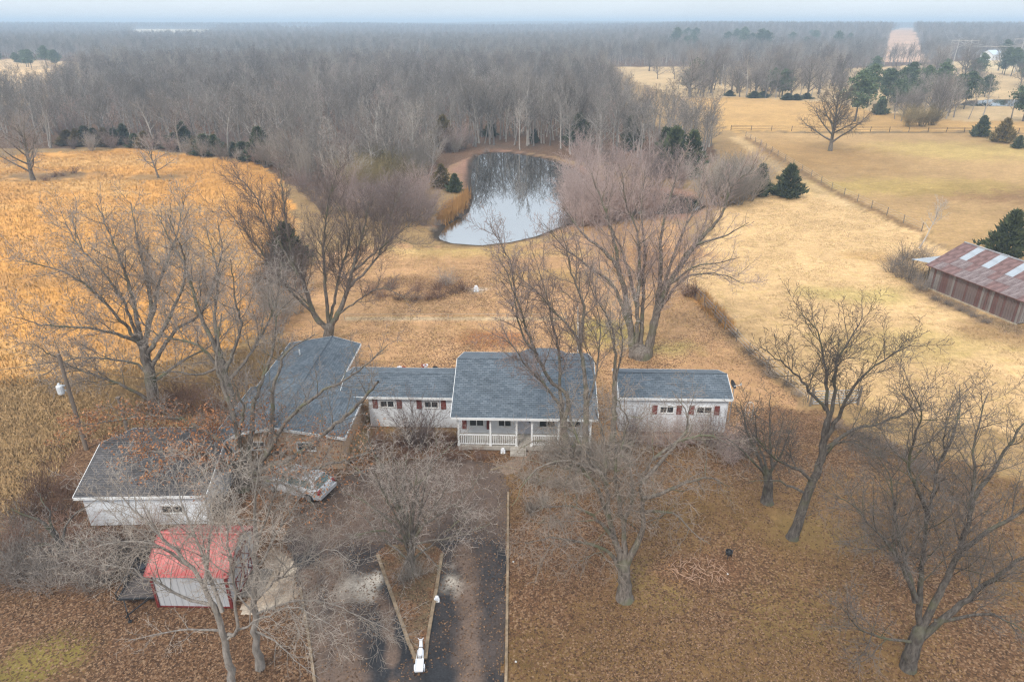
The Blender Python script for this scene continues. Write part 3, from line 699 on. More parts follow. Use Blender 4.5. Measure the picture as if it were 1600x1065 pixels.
for a, b in ((PX[0], PX[1]), (PX[1], PX[2]), (PX[3], PX[4]), (PX[4], PX[5])):
    q = MB(); q.b2(a + .09, b - .09, -2.2, -2.12, 1.24, 1.31); q.b2(a + .09, b - .09, -2.19, -2.13, .52, .58); rl = q.build('railing', TRIM, house)
    n = int((b - a) / .125); me = None
    for i in range(n):
        x = a + (b - a) * (i + .5) / n
        if me is None:
            q = MB(); q.b2(-.022, .022, -.022, .022, 0, .68); me = q.mesh('baluster')
        o = link('baluster', me, TRIM, rl); o.location = (x, -2.16, .57)
door(house, .9, -.55, .42, m=mat('pale_door_paint', (.5, .5, .55), .5, .08, 3)); window(house, -2.5, 1.6, 1.0, 1.2, -.55, 2, True, .32); window(house, -.5, 1.6, .9, 1.2, -.55, 2, False); window(house, 2.5, 1.6, 1.1, 1.2, -.55, 2, False); window(house, 4.4, 1.6, .9, 1.2, -.55, 2, True, .3)
# low range between porch and garage
walls(house, -10.4, -3.76, .62, 4.6, .1, 2.72, WHITE, True)
rf = gable(house, -12.4, -4.1, .62, 4.6, 2.72, 3.46, SHING, .3, .02)
g = MB(); g.b2(-10.3, -3.8, .66, 4.5, 0, .12); g.build('foundation', CONC, house)
window(house, -9.05, 2.0, .98, .5, .62, 2, True, .36); window(house, -5.85, 2.0, .98, .5, .62, 2, True, .36)
# brick garage wing
walls(house, -19.0, -11.0, -4.6, 1.4, .0, 2.62, BRICK, False, 3.3, 'y')
rf = gable(house, -19.0, -11.0, -4.6, 1.4, 2.62, 3.32, SHING, .3, .3, 'y', -15.2, (0,))
walls(house, -18.6, -13.2, 1.41, 9.2, .0, 2.62, BRICK, False, None)
rf = gable(house, -18.6, -13.2, 1.75, 9.2, 2.66, 3.33, SHING, .3, .08, 'y', -15.2, (1,))
q = MB(); q.bar((-17.1, 6.4, 2.7), (-17.1, 6.4, 3.45), .06, 8); q.build('vent_pipe', TRIM, rf)
window(house, -16.6, 1.75, .9, .55, -4.6, 2, False); window(house, -13.4, 1.75, 1.15, .6, -4.6, 2, False)
# antenna mast behind the porch roof, dish by the right end
mast = empty('antenna_mast', 'slender white mast rising behind the right end of the porch roof', 'antenna', (5.3, 50.0, 0))
q = MB(); q.bar((0, 0, 0), (.05, 0, 3.5), .07, 8, .06); q.build('lower_tube', TRIM, mast); q = MB(); q.bar((.05, 0, 3.5), (-.12, 0, 6.9), .055, 8, .03); q.build('upper_tube', TRIM, mast)
q = MB(); q.box((.05, 0, 3.5), (.2, .2, .1)); q.build('clamp', GALV, mast)
dx, dy, _ = V(1147, 606, 43.6)
dish = empty('satellite_dish', 'small dark satellite dish on a pole at the right end of the house', 'satellite dish', (dx, 43.6, 0))
q = MB(); q.bar((0, 0, 0), (0, 0, 3.05), .035, 8); q.build('pole', GALV, dish)
q = MB(); q.lathe((0, 0, 0), [(.02, -.09), (.16, -.08), (.28, -.04), (.36, .02), (.33, .02), (.25, -.02), (.02, -.06)], 16); o = q.build('reflector', DARKM, dish, True); o.location = (-.1, 0, 3.2); o.rotation_euler = (R(55), 0, R(60))
q = MB(); q.bar((0, 0, 3.05), (.4, -.1, 3.2), .018, 6); q.box((.42, -.1, 3.24), (.1, .1, .16)); q.build('feed_arm', TRIM, dish)

# white garage
gar = empty('white_garage', 'low white garage with dark grey shingle roof behind the red-roofed shed', 'garage', (-21.5, 35.4, 0), R(1.5))
walls(gar, -3.5, 3.45, -3.3, 3.5, .05, 2.3, WHITE, True, 3.5)
g = MB(); g.b2(-3.45, 3.4, -3.25, 3.45, 0, .06); g.build('foundation', CONC, gar)
gable(gar, -3.5, 3.45, -3.3, 3.5, 2.3, 3.58, SHING_D, .3, .3)
window(gar, 1.5, 1.15, 1.2, .5, -3.3, 2, False)
wx, wy, wz = -17.55, 33.55, 0
whl = empty('spoked_wheel', 'black spoked wheel leaning against the white end wall of the garage', 'wheel', (-17.62, 33.2, .0), R(88))
q = MB(); K = 20
rings = []
for i in range(K):
    t = 2 * math.pi * i / K; rings.append([((.52 + .11 * math.cos(a)) * math.cos(t), .1 * math.sin(a), .63 + (.52 + .11 * math.cos(a)) * math.sin(t)) for a in [2 * math.pi * j / 8 for j in range(8)]])
for i in range(K):
    A, B = rings[i], rings[(i + 1) % K]
    for j in range(8): q.face([A[j], A[(j + 1) % 8], B[(j + 1) % 8], B[j]])
RUB = mat('black_rubber', (.02, .02, .022), .7, .3, 8)
q.build('tyre', RUB, whl, True); q = MB()
for i in range(5):
    t = 2 * math.pi * i / 5 + .3; q.bar((0, 0, .63), (.44 * math.cos(t), 0, .63 + .44 * math.sin(t)), .045, 6)
q.lathe((0, 0, .63), [(.1, -.06), (.1, .06)], 10, 'Y'); q.build('rim', DARKM, whl)
whl.rotation_euler = (R(-8), 0, R(84))

# red-roofed shed
REDM = mat('red_ribbed_metal', (0.37, 0.045, 0.04), .5, .2, 1.1, .05, .05, .45, col2=(.50, .155, .135))
GREYW = mat('pale_grey_boarding', (0.44, 0.44, 0.45), .75, .12, 3, .1, stretch=(1, 1, .2))
shed = empty('garden_shed', 'small grey shed with bright red ribbed metal roof and red corner boards', 'shed', (-16.05, 27.5, 0), R(-1.2))
x0, x1, y0, y1, ze, zr = -1.85, 1.85, -1.72, 1.72, 2.32, 3.3
for a, b in (((x0, y0), (x1, y0)), ((x1, y0), (x1, y1)), ((x1, y1), (x0, y1)), ((x0, y1), (x0, y0))):
    mb = MB(); L_ = math.hypot(b[0] - a[0], b[1] - a[1]); n = round(L_ / .3); ux, uy = (b[0] - a[0]) / L_, (b[1] - a[1]) / L_; nx, ny = uy, -ux
    gab = abs(ux) < .5
    for i in range(n):
        s0, s1 = L_ * i / n + .012, L_ * (i + 1) / n - .012
        def P(s, z, o=0.02): return (a[0] + ux * s + nx * o, a[1] + uy * s + ny * o, z)
        def top(s): return ze + ((zr - ze) * (1 - abs(s - L_ / 2) / (L_ / 2)) if gab else 0) - .03
        mb.face([P(s0, .1), P(s1, .1), P(s1, top(s1)), P(s0, top(s0))]); mb.face([P(s0, .1), P(s0, top(s0)), P(s0 - .01, top(s0), 0), P(s0 - .01, .1, 0)])
        mb.face([P(s1, .1), P(s1 + .01, .1, 0), P(s1 + .01, top(s1), 0), P(s1, top(s1))])
        mb.face([P(s1 + .004, .1, 0.002), P(s1 + .03, .1, 0.002), P(s1 + .03, top(s1), 0.002), P(s1 + .004, top(s1), 0.002)])
    mb.build('wall', GREYW, shed)
for cx_, cy_ in ((x0, y0), (x1, y0), (x1, y1), (x0, y1)):
    q = MB(); q.box((cx_ * 1.012, cy_ * 1.012, 1.2), (.13, .13, 2.25)); q.build('corner_board', REDP, shed)
q = MB(); q.b2(x0, x1, y0 - .045, y0 - .022, .06, .14); q.build('skirt_board', REDP, shed)
roof = empty('roof'); roof.parent = shed
for sgn in (-1, 1):
    n = 8; wd = (x1 - x0 + .5) / n; me = None
    ye = sgn * (1.72 + .22); zl = ze - (zr - ze) * .22 / 1.72
    for i in range(n):
        if me is None:
            q = MB(); xs = [0, .03, .05, .07, .1, wd / 2 - .02, wd / 2, wd / 2 + .02, wd - .1, wd - .07, wd - .05, wd - .03, wd]; zs = [0, 0, .035, .035, 0, 0, .016, 0, 0, .035, .035, 0, 0]
            for (xa, za), (xb, zb) in zip(zip(xs, zs), list(zip(xs, zs))[1:]):
                q.face([(xa, 0, za), (xb, 0, zb), (xb, -ye, zb + zr - zl), (xa, -ye, za + zr - zl)])
            me = q.mesh('roof_sheet')
        o = link('roof_sheet', me, REDM, roof); o.location = (x0 - .25 + i * wd, ye, zl + .02)
q = MB(); q.bar((x0 - .27, 0, zr + .03), (x1 + .27, 0, zr + .03), .09, 6); q.build('ridge_cap', REDM, roof)
for xx in (x0 - .24, x1 + .22):
    q = MB()
    for sgn in (-1, 1):
        a = Vector((xx, sgn * 1.92, ze - .13)); b = Vector((xx, 0, zr - .03)); q.bar(a, b, .06, 4)
    q.build('rake_board', REDP, roof)
# double door with cross braces on the gable end
for k in (-1, 1):
    q = MB(); yc = k * .52; q.b2(x1 + .03, x1 + .05, yc - .5, yc + .5, .14, 2.1); d = q.build('door', GREYW, shed)
    q = MB(); e = x1 + .065
    for (a, b) in (((yc - .46, .18), (yc + .46, .18)), ((yc - .46, 2.06), (yc + .46, 2.06)), ((yc - .46, .18), (yc - .46, 2.06)), ((yc + .46, .18), (yc + .46, 2.06)), ((yc - .46, .18), (yc + .46, 1.1)), ((yc + .46, .18), (yc - .46, 1.1)), ((yc - .46, 1.12), (yc + .46, 1.12)), ((yc - .46, 2.06), (yc + .46, 1.14))):
        q.bar((e, a[0], a[1]), (e, b[0], b[1]), .04, 4)
    q.build('brace', REDP, d)
q = MB(); q.bar((x1 + .06, -1.1, 2.16), (x1 + .06, 1.1, 2.16), .05, 4); q.build('door_rail', REDP, shed)
q = MB(); q.b2(x1 + .1, x1 + 1.2, -1.0, 1.0, .0, .1); q.build('ramp', WOOD, shed)

# old barn
barn_a = Vector(G(1447, 449)); barn_b = Vector(G(1584, 506)); bd = (barn_b - barn_a); BL = 10.9; ang = math.atan2(bd.y, bd.x)
barn = empty('old_barn', 'weathered red plank barn with rusty sheet roof and pale skylight sheets', 'barn', barn_a, ang)
# local x runs along the near wall towards the camera, local y into the barn
BW, EZ, RZ = 8.6, 2.75, 4.7
PL = [mat('barn_plank_grey_red', (.185, .135, .12), .9, .4, 3, .3, stretch=(2, 2, .12)), mat('barn_plank_grey', (.25, .22, .20), .9, .4, 3, .3, stretch=(2, 2, .12)), mat('barn_plank_red', (.16, .085, .072), .9, .4, 3, .3, stretch=(2, 2, .12))]
meP = {}
def plank(parent, x, y, h, rz, m, wd=.26):
    key = (round(h, 1), m.name)
    if key not in meP:
        q = MB(); q.b2(-wd / 2 + .012, wd / 2 - .012, -.018, .018, 0, h); meP[key] = q.mesh('plank'); meP[key].materials.append(m)
    o = link('plank', meP[key], None, parent); o.location = (x, y, .05 + random.uniform(0, .09)); o.rotation_euler = (random.uniform(-.006, .006), random.uniform(-.008, .008), rz)
nearw = empty('near_wall'); nearw.parent = barn; endw = empty('end_wall'); endw.parent = barn; backw = empty('far_wall'); backw.parent = barn
def pick(): return random.choices(PL, (5, 3, 3))[0]
n = int(BL / .27)
for i in range(n): plank(nearw, (i + .5) * BL / n, random.uniform(-.01, .01), EZ - .15, 0, pick())
n2 = int(BW / .27)
for i in range(n2):
    yy = (i + .5) * BW / n2; h = EZ - .15 + (RZ - EZ) * (1 - abs(yy - BW / 2) / (BW / 2)) - .05
    plank(endw, BL, yy, h, R(90), random.choices(PL, (2, 6, 1))[0]); 
    plank(backw, 0.0, yy, h, R(90), random.choices(PL, (2, 6, 1))[0])
q = MB(); q.face([(.1, .06, .05), (BL - .1, .06, .05), (BL - .1, .06, EZ - .2), (.1, .06, EZ - .2)]); q.face([(.1, BW, .05), (BL - .1, BW, .05), (BL - .1, BW, EZ - .2), (.1, BW, EZ - .2)]); q.build('framing', WOOD, barn)
q = MB(); q.b2(-.05, BL + .05, -.1, .1, -.05, .13); q.build('sill_beam', mat('pale_sill', (.42, .34, .24), .9, .3, 3), barn)
RUST = mat('rusty_roof_sheet', (.145, .072, .064), .65, .4, 1.5, .1, .1, .4, stretch=(2, .5, 1), col2=(.27, .16, .145))
RUSTL = mat('streaked_roof_sheet', (.17, .095, .088), .6, .45, 2.2, .1, .2, .4, stretch=(4, .4, 1), col2=(.32, .26, .25))
SKYL = mat('pale_skylight_sheet', (.36, .39, .42), .4, .1, 2, 0, .1, .5)
roof = empty('roof'); roof.parent = barn
def sheetmesh(wd, ln, sl):
    q = MB(); n = 14
    for i in range(n):
        xa, xb = wd * i / n, wd * (i + 1) / n; za, zb = (.022 if i % 2 else 0), (.022 if (i + 1) % 2 else 0)
        q.face([(xa, 0, za), (xb, 0, zb), (xb, ln, zb + ln * sl), (xa, ln, za + ln * sl)])
    return q.mesh('roof_sheet')
sl = (RZ - EZ) / (BW / 2); nx = 13; wd = (BL + .9) / nx
mes = {}
for side in (0, 1):
    for row in (0, 1, 2, 3):
        y_ = -.4 + row * (BW / 2 + .4) / 4; ln = (BW / 2 + .4) / 4 + .12
        for i in range(nx):
            m = RUST if row > 1 else random.choices((RUST, RUSTL), (1, 2 if i > 3 else .6))[0]
            if row >= 2 and side == 0 and i in (2, 5, 8, 11): m = SKYL
            k = (m.name, side)
            if k not in mes: mes[k] = sheetmesh(wd, ln, sl); mes[k].materials.append(m)
            o = link('roof_sheet', mes[k], None, roof)
            o.location = (-.45 + i * wd, y_, EZ + (y_) * sl + .012 * (i % 2) + row * .02) if side == 0 else (-.45 + (i + 1) * wd, BW - y_, EZ + y_ * sl + .012 * (i % 2) + row * .02)
            o.rotation_euler = (random.uniform(-.004, .004), random.uniform(-.004, .004), 0 if side == 0 else math.pi)
q = MB(); q.bar((-.45, BW / 2, RZ + .05), (BL + .45, BW / 2, RZ + .05), .1, 6); q.build('ridge_cap', mat('grey_ridge', (.42, .42, .43), .5, .2, 2, 0, .4), roof)
q = MB(); q.bar((-.42, -.38, EZ - .2), (BL + .42, -.38, EZ - .2), .05, 4); q.build('eave_board', PL[2], roof)
# lean-to at the far end
lt = empty('lean_to'); lt.parent = barn
q = MB()
n = 22
for i in range(n):
    ya, yb = .2 + 4.2 * i / n, .2 + 4.2 * (i + 1) / n; za, zb = (.02 if i % 2 else 0), (.02 if (i + 1) % 2 else 0)
    q.face([(-3.0, ya, 2.35 + za), (.05, ya, 2.75 + za), (.05, yb, 2.75 + zb), (-3.0, yb, 2.35 + zb)])
q.build('lean_to_roof', GALV, lt)
for (xx, yy, zz) in ((-2.85, .35, 2.32), (-2.85, 4.2, 2.32), (-.25, .3, 2.68), (-.55, .35, 2.64)):
    q = MB(); q.bar((xx, yy, -.1), (xx + .05, yy, zz), .09, 6, .08); q.build('post', WOOD, lt)
q = MB(); q.bar((-2.85, .35, 1.6), (-2.2, .35, 2.38), .05, 4); q.build('knee_brace', WOOD, lt)
q = MB(); q.bar((-2.9, .2, 2.3), (-2.9, 4.35, 2.3), .06, 4); q.build('beam', WOOD, lt)
# ------------------------------------------------------------------ trees: polylines swept to tubes
BARK = bark_mat('grey_brown_bark', (0.085, 0.069, 0.057), (0.26, 0.22, 0.185), 3.5, moss=(.15, .145, .09), vary=.06)
BARKP = bark_mat('pale_grey_bark', (0.16, 0.14, 0.12), (0.36, 0.32, 0.285), 3.0, vary=.06)
BARKD = bark_mat('dark_bark', (0.05, 0.042, 0.037), (0.165, 0.142, 0.122), 3.5, moss=(.11, .105, .065), vary=.06)
TW_G = bark_mat('grey_twigs', (0.19, 0.158, 0.135), (0.32, 0.272, 0.235), 2)
TW_P = bark_mat('pinkish_twigs', (0.24, 0.175, 0.152), (0.39, 0.30, 0.265), 2)
TW_D = bark_mat('dark_twigs', (0.15, 0.125, 0.11), (0.27, 0.23, 0.20), 2)
TW_L = bark_mat('pale_tan_twigs', (0.24, 0.20, 0.165), (0.39, 0.335, 0.285), 2)
TW_T = bark_mat('tan_brown_twigs', (0.20, 0.158, 0.125), (0.335, 0.275, 0.228), 2, vary=.05)
TW_R = bark_mat('red_brown_twigs', (0.155, 0.088, 0.062), (0.27, 0.165, 0.12), 2)
TW_F = bark_mat('woodland_twigs', (0.132, 0.112, 0.097), (0.25, 0.216, 0.19), 2)
BARK_F = bark_mat('woodland_bark', (0.18, 0.16, 0.14), (0.38, 0.34, 0.30), 2)
TR = random.Random(5)
def unit(v):
    l = math.sqrt(v[0] * v[0] + v[1] * v[1] + v[2] * v[2]) or 1e-9; return (v[0] / l, v[1] / l, v[2] / l)
def sweep(lines, name):
    """lines: list of (pts, radii, sides) -> one mesh of continuous tapered tubes"""
    grp = {}
    for p, r, k in lines: grp.setdefault((len(p), k), []).append((p, r))
    Vs, F4, off = [], [], 0
    for (n, k), it in grp.items():
        P = np.array([a for a, b in it], float); Rr = np.array([b for a, b in it], float); m = len(it)
        T = np.empty_like(P); T[:, 1:-1] = P[:, 2:] - P[:, :-2]; T[:, 0] = P[:, 1] - P[:, 0]; T[:, -1] = P[:, -1] - P[:, -2]
        T /= np.linalg.norm(T, axis=2, keepdims=True) + 1e-9
        main = (P[:, -1] - P[:, 0]); main /= np.linalg.norm(main, axis=1, keepdims=True) + 1e-9
        ref = np.where(np.abs(main[:, 2:3]) < .8, np.array([[0, 0, 1.]]), np.array([[1., 0, 0]]))
        U = np.cross(T, ref[:, None, :]); U /= np.linalg.norm(U, axis=2, keepdims=True) + 1e-9; W = np.cross(T, U)
        a = np.arange(k) * 2 * np.pi / k
        ring = P[:, :, None, :] + Rr[:, :, None, None] * (U[:, :, None, :] * np.cos(a)[None, None, :, None] + W[:, :, None, :] * np.sin(a)[None, None, :, None])
        Vs.append(ring.reshape(-1, 3))
        base = off + (np.arange(m)[:, None, None] * n + np.arange(n - 1)[None, :, None]) * k
        j = np.arange(k)[None, None, :]; j2 = (j + 1) % k
        F4.append(np.stack([base + j, base + k + j, base + k + j2, base + j2], -1).reshape(-1, 4))
        off += m * n * k
    return npmesh(name, np.concatenate(Vs), np.concatenate(F4), True)
def catmull(pts, step):
    P = [Vector(p) for p in pts]; P = [P[0] * 2 - P[1]] + P + [P[-1] * 2 - P[-2]]; o = []
    for i in range(1, len(P) - 2):
        a, b, c, d = P[i - 1:i + 3]; n = max(1, round((c - b).length / step))
        for k in range(n):
            t = k / n; o.append(.5 * ((2 * b) + (c - a) * t + (2 * a - 5 * b + 4 * c - d) * t * t + (3 * b - a - 3 * c + d) * t ** 3))
    o.append(P[-2]); return [tuple(p) for p in o]
class Spec:
    def __init__(s, dens=(1.9, 3.4, 5.6), frac=(.42, .5, .55), maxl=(3.6, 1.5, .6), ang=(48, 48, 50), wob=(.14, .2, .3), up=(.10, .07, .03), minr=.0105, seg=(5, 4, 2), start=(.25, .12, .1), levels=3, rk=.5, thick=1.0):
        s.dens, s.frac, s.maxl, s.ang, s.wob, s.up, s.minr, s.seg, s.start, s.levels, s.rk, s.thick = dens, frac, maxl, ang, wob, up, minr, seg, start, levels, rk, thick
def sprout(outl, pts, rad, lv, sp, rnd=TR):
    if lv >= sp.levels: return
    n = len(pts); L_ = 0; cum = [0]
    for a, b in zip(pts, pts[1:]):
        L_ += math.dist(a, b); cum.append(L_)
    cnt = sp.dens[lv] * L_ * (1 - sp.start[lv]); cnt = int(cnt) + (rnd.random() < cnt % 1)
    az = rnd.uniform(0, 6.28)
    for c in range(cnt):
        t = sp.start[lv] + (1 - sp.start[lv]) * (c + rnd.random()) / cnt
        s = t * L_; i = 0
        while i < n - 2 and cum[i + 1] < s: i += 1
        f = (s - cum[i]) / (cum[i + 1] - cum[i] + 1e-9); a, b = pts[i], pts[i + 1]
        p = (a[0] + (b[0] - a[0]) * f, a[1] + (b[1] - a[1]) * f, a[2] + (b[2] - a[2]) * f)
        r0 = rad[i] + (rad[i + 1] - rad[i]) * f
        d = unit((b[0] - a[0], b[1] - a[1], b[2] - a[2]))
        az += 2.4 + rnd.uniform(-.5, .5)
        ref = (0, 0, 1) if abs(d[2]) < .9 else (1, 0, 0)
        u = unit((d[1] * ref[2] - d[2] * ref[1], d[2] * ref[0] - d[0] * ref[2], d[0] * ref[1] - d[1] * ref[0]))
        w = (d[1] * u[2] - d[2] * u[1], d[2] * u[0] - d[0] * u[2], d[0] * u[1] - d[1] * u[0])
        g = R(sp.ang[lv]) * rnd.uniform(.65, 1.25); ca, sa = math.cos(g), math.sin(g); cz, sz = math.cos(az), math.sin(az)
        dr = [d[k] * ca + (u[k] * cz + w[k] * sz) * sa for k in range(3)]
        ln = min(sp.maxl[lv], L_ * sp.frac[lv]) * (1.08 - .55 * t) * rnd.uniform(.6, 1.2)
        if ln < .12: continue
        cr = max(sp.minr, min(r0 * .62, r0 * sp.rk + .004, (.007 + ln * .0085) * sp.thick)); m = sp.seg[lv]; st = ln / (m - 1)
        q = [p]; rr = [cr]; wb = sp.wob[lv]; up = sp.up[lv]
        for k in range(1, m):
            dr = unit((dr[0] + rnd.gauss(0, wb), dr[1] + rnd.gauss(0, wb), dr[2] + rnd.gauss(0, wb) + up))
            p = (p[0] + dr[0] * st, p[1] + dr[1] * st, p[2] + dr[2] * st); q.append(p)
            rr.append(max(sp.minr * .55, cr * (1 - .8 * k / (m - 1))))
        outl[lv + 1].append((q, rr, 4 if lv == 0 else 3))
        sprout(outl, q, rr, lv + 1, sp, rnd)
SHARED = {}
def hero(name, label, y0, base, trunk, limbs, sp, bark, twig, cat='tree', r0=.4, r1=.25, flare=1.5, leafy=None):
    """a tree whose trunk and main limbs are drawn limb by limb; limbs = (pixels, reach towards +y at the tip, r0, r1)"""
    b = V(base[0], base[1], y0) if base else V(*trunk[0], y0)
    root = empty(name, label, cat, (b[0], y0, max(0, 0)))
    org = Vector((b[0], y0, 0))
    def W(px, py, dy): 
        p = V(px, py, y0 + dy); return tuple(Vector(p) - org)
    def poly(px, dy0, dy1, ra, rb, step=.45, fl=False):
        n = len(px); c = [W(x, y, dy0 + (dy1 - dy0) * (i / (n - 1)) ** 1.2) for i, (x, y) in enumerate(px)]
        c = catmull(c, step); m = len(c)
        c = [c[0]] + [tuple(v + TR.gauss(0, .035) for v in p) for p in c[1:-1]] + [c[-1]]
        rr = [ra + (rb - ra) * (i / (m - 1)) ** .8 for i in range(m)]
        if fl:
            for i in range(m): rr[i] *= 1 + (flare - 1) * math.exp(-i * .9)
        return c, rr
    tp, tr = poly(trunk, 0, 0, r0, r1, .4, True)
    tp[0] = (tp[0][0], tp[0][1], -.25)
    dv = Vector(tp[-1]) - Vector(tp[-2]); dv.normalize()
    for k_, f_ in ((.10, .82), (.20, .45), (.25, .04)): tp.append(tuple(Vector(tp[-1]) + dv * k_)); tr.append(r1 * f_)
    link('trunk', sweep([(tp, tr, 11)], 'trunk'), bark, root)
    lv = [[], [], [], [], []]
    for lm in limbs:
        px, dy, ra, rb = lm[:4]; dy0 = lm[4] if len(lm) > 4 else 0
        c, rr = poly(px, dy0, dy, ra, rb)
        link('limb', sweep([(c, rr, 7)], 'limb'), bark, root)
        sprout(lv, c, rr, 0, sp)
    big = lv[1]
    if big: link('branches', sweep(big, 'branches'), bark, root, 'stuff')
    tw = lv[2] + lv[3] + lv[4]
    if tw: link('twigs', sweep(tw, 'twigs'), twig, root, 'stuff')
    if leafy: leafy(root, tw)
    return root
def leaf_quads(pts, size, name):
    n = len(pts); P = np.array(pts); a = rng.normal(size=(n, 3)); a /= np.linalg.norm(a, axis=1, keepdims=True)
    b = np.cross(a, rng.normal(size=(n, 3))); b /= np.linalg.norm(b, axis=1, keepdims=True)
    s = size * rng.uniform(.6, 1.3, (n, 1)); v = np.stack([P - a * s, P + b * s * .6, P + a * s, P - b * s * .6], 1).reshape(-1, 3)
    return npmesh(name, v, np.arange(n * 4).reshape(-1, 4))
DRYLEAF = leaf_mat('dry_oak_leaves', (0.20, 0.075, 0.03), (0.50, 0.24, 0.11))
def oak_leaves(root, tw):
    pts = []
    for p, r, k in tw:
        q = p[-1]; z = q[2]
        if z < 5.6 and (q[0] < 2.2 or TR.random() < .3) and TR.random() < .6:
            for _ in range(6): pts.append(tuple(c + TR.gauss(0, .16) for c in p[TR.randrange(len(p))]))
    link('dry_leaves', leaf_quads(pts, .075, 'dry_leaves'), DRYLEAF, root, 'stuff')

S_OAK = Spec(dens=(3.0, 5.0, 7.5), maxl=(3.6, 1.8, .8))
S_MAP = Spec(dens=(2.8, 4.6, 7.0), maxl=(4.2, 2.0, .9), ang=(38, 38, 40), up=(.2, .16, .1))
S_SLIM = Spec(dens=(3.0, 5.0, 8), maxl=(3.0, 1.5, .7), ang=(40, 42, 45), up=(.14, .1, .05))
S_DENSE = Spec(minr=.0088, seg=(6, 4, 2), dens=(2.2, 4.0, 7.0), frac=(.55, .6, .65), maxl=(3.3, 1.7, .8), ang=(62, 58, 55), up=(-.02, -.05, -.06), wob=(.2, .28, .35))
S_FORE = Spec(dens=(3.8, 5.6, 8), maxl=(3.5, 1.7, .8), ang=(45, 48, 50), up=(.08, .05, .02), minr=.0075)
hero('oak_tree', 'tall wide bare oak beyond the white garage at the edge of the orange grass', 45.4, (243, 660),
     [(243, 660), (238, 612), (230, 570), (224, 540)],
     [([(222, 545), (210, 480), (186, 400), (150, 318)], 1.5, .2, .03), ([(230, 560), (205, 520), (160, 470), (110, 430), (28, 404)], -2, .17, .025),
      ([(225, 545), (236, 470), (218, 390), (205, 318)], 3.5, .22, .03), ([(226, 560), (262, 500), (290, 420), (262, 335)], -1.5, .2, .03),
      ([(226, 540), (200, 527), (150, 514), (75, 508), (18, 494)], -4, .16, .02), ([(240, 630), (195, 603), (113, 573), (45, 532)], -3, .15, .02),
      ([(232, 580), (275, 515), (315, 488), (345, 400), (340, 345)], 2, .18, .025), ([(236, 600), (290, 560), (330, 540), (372, 500)], 4, .14, .02),
      ([(226, 550), (180, 450), (120, 380), (95, 330)], 4, .15, .02), ([(226, 545), (250, 440), (275, 370), (290, 300)], 4.5, .17, .02), ([(238, 610), (215, 570), (120, 560), (60, 590)], 3, .12, .02)],
     S_OAK, BARK, TW_G, r0=.5, r1=.34)
hero('oak_tree', 'leaning bare oak rising behind the far corner of the brick wing roof', 41.8, (388, 690),
     [(388, 690), (368, 640), (352, 592), (342, 555)],
     [([(342, 555), (314, 496), (290, 420), (264, 372), (245, 335)], 2, .18, .025), ([(350, 585), (376, 515), (368, 470), (360, 405)], -1.5, .15, .02),
      ([(346, 570), (316, 584), (262, 580), (225, 592)], -2.5, .12, .02), ([(345, 562), (335, 500), (340, 430), (322, 360)], 3, .17, .02),
      ([(354, 600), (400, 540), (432, 470), (440, 410)], 2.5, .14, .02), ([(350, 585), (310, 540), (240, 520), (200, 470)], -1, .13, .02)],
     S_OAK, BARK, TW_G, r0=.36, r1=.24)
hero('oak_tree', 'spreading mossy oak holding clumps of orange dry leaves beside the parked vehicle', 35.6, (384, 772),
     [(384, 772), (380, 752), (378, 735)],
     [([(378, 740), (365, 650), (347, 602), (338, 560), (346, 490)], 1.5, .26, .03), ([(384, 735), (392, 685), (398, 627), (416, 577), (427, 540), (432, 470)], 2.8, .22, .03),
      ([(386, 745), (416, 708), (425, 668), (428, 607), (447, 552), (492, 522)], 1.2, .24, .03), ([(388, 742), (424, 698), (446, 660), (490, 620), (552, 585), (606, 538)], -1.5, .2, .02),
      ([(400, 738), (440, 722), (480, 700), (525, 662), (565, 627), (591, 596)], -3.2, .2, .07), ([(386, 752), (430, 742), (478, 735), (540, 718), (590, 702)], -2.2, .19, .03),
      ([(378, 748), (345, 718), (300, 704), (196, 706)], -3, .2, .03), ([(377, 742), (348, 692), (320, 675), (250, 650), (104, 667)], 1.2, .22, .03),
      ([(378, 744), (350, 726), (322, 735), (290, 770)], -3.5, .12, .02), ([(386, 750), (430, 752), (470, 770), (500, 800)], -4, .11, .02), ([(379, 740), (372, 690), (380, 640), (362, 590)], -2, .2, .03), ([(384, 750), (410, 715), (440, 705), (470, 690)], 3.5, .12, .02), ([(378, 750), (362, 735), (340, 690), (325, 660)], 3.5, .12, .02)],
     Spec(dens=(2.4, 4.0, 6.5), maxl=(3.1, 1.6, .75)), BARK, TW_G, r0=.5, r1=.42, leafy=oak_leaves)
hero('maple_tree', 'forked bare maple with pinkish twigs directly behind the brick wing', 57.5, (512, 545),
     [(512, 548), (514, 525), (515, 508)],
     [([(515, 512), (528, 490), (543, 455), (552, 418), (565, 372), (576, 315)], 1, .3, .03), ([(514, 516), (504, 506), (490, 490), (475, 444), (456, 395), (444, 325), (438, 262)], 2, .28, .03),
      ([(514, 508), (508, 440), (506, 390), (512, 320), (532, 252)], -1.5, .2, .02), ([(550, 425), (610, 374), (660, 335)], -1.5, .13, .02, .8), ([(545, 450), (590, 400), (612, 330), (628, 290)], 3, .14, .02),
      ([(490, 490), (440, 440), (400, 380), (352, 325)], -1, .15, .02, .4), ([(476, 445), (425, 360), (395, 300), (360, 270)], 3, .13, .02), ([(515, 510), (530, 430), (545, 360), (500, 275)], 4, .17, .02),
      ([(505, 505), (462, 455), (425, 440), (400, 430)], -3, .12, .02), ([(530, 490), (570, 462), (600, 450), (640, 470)], -2.5, .1, .02)],
     S_MAP, BARK, TW_P, r0=.6, r1=.42)
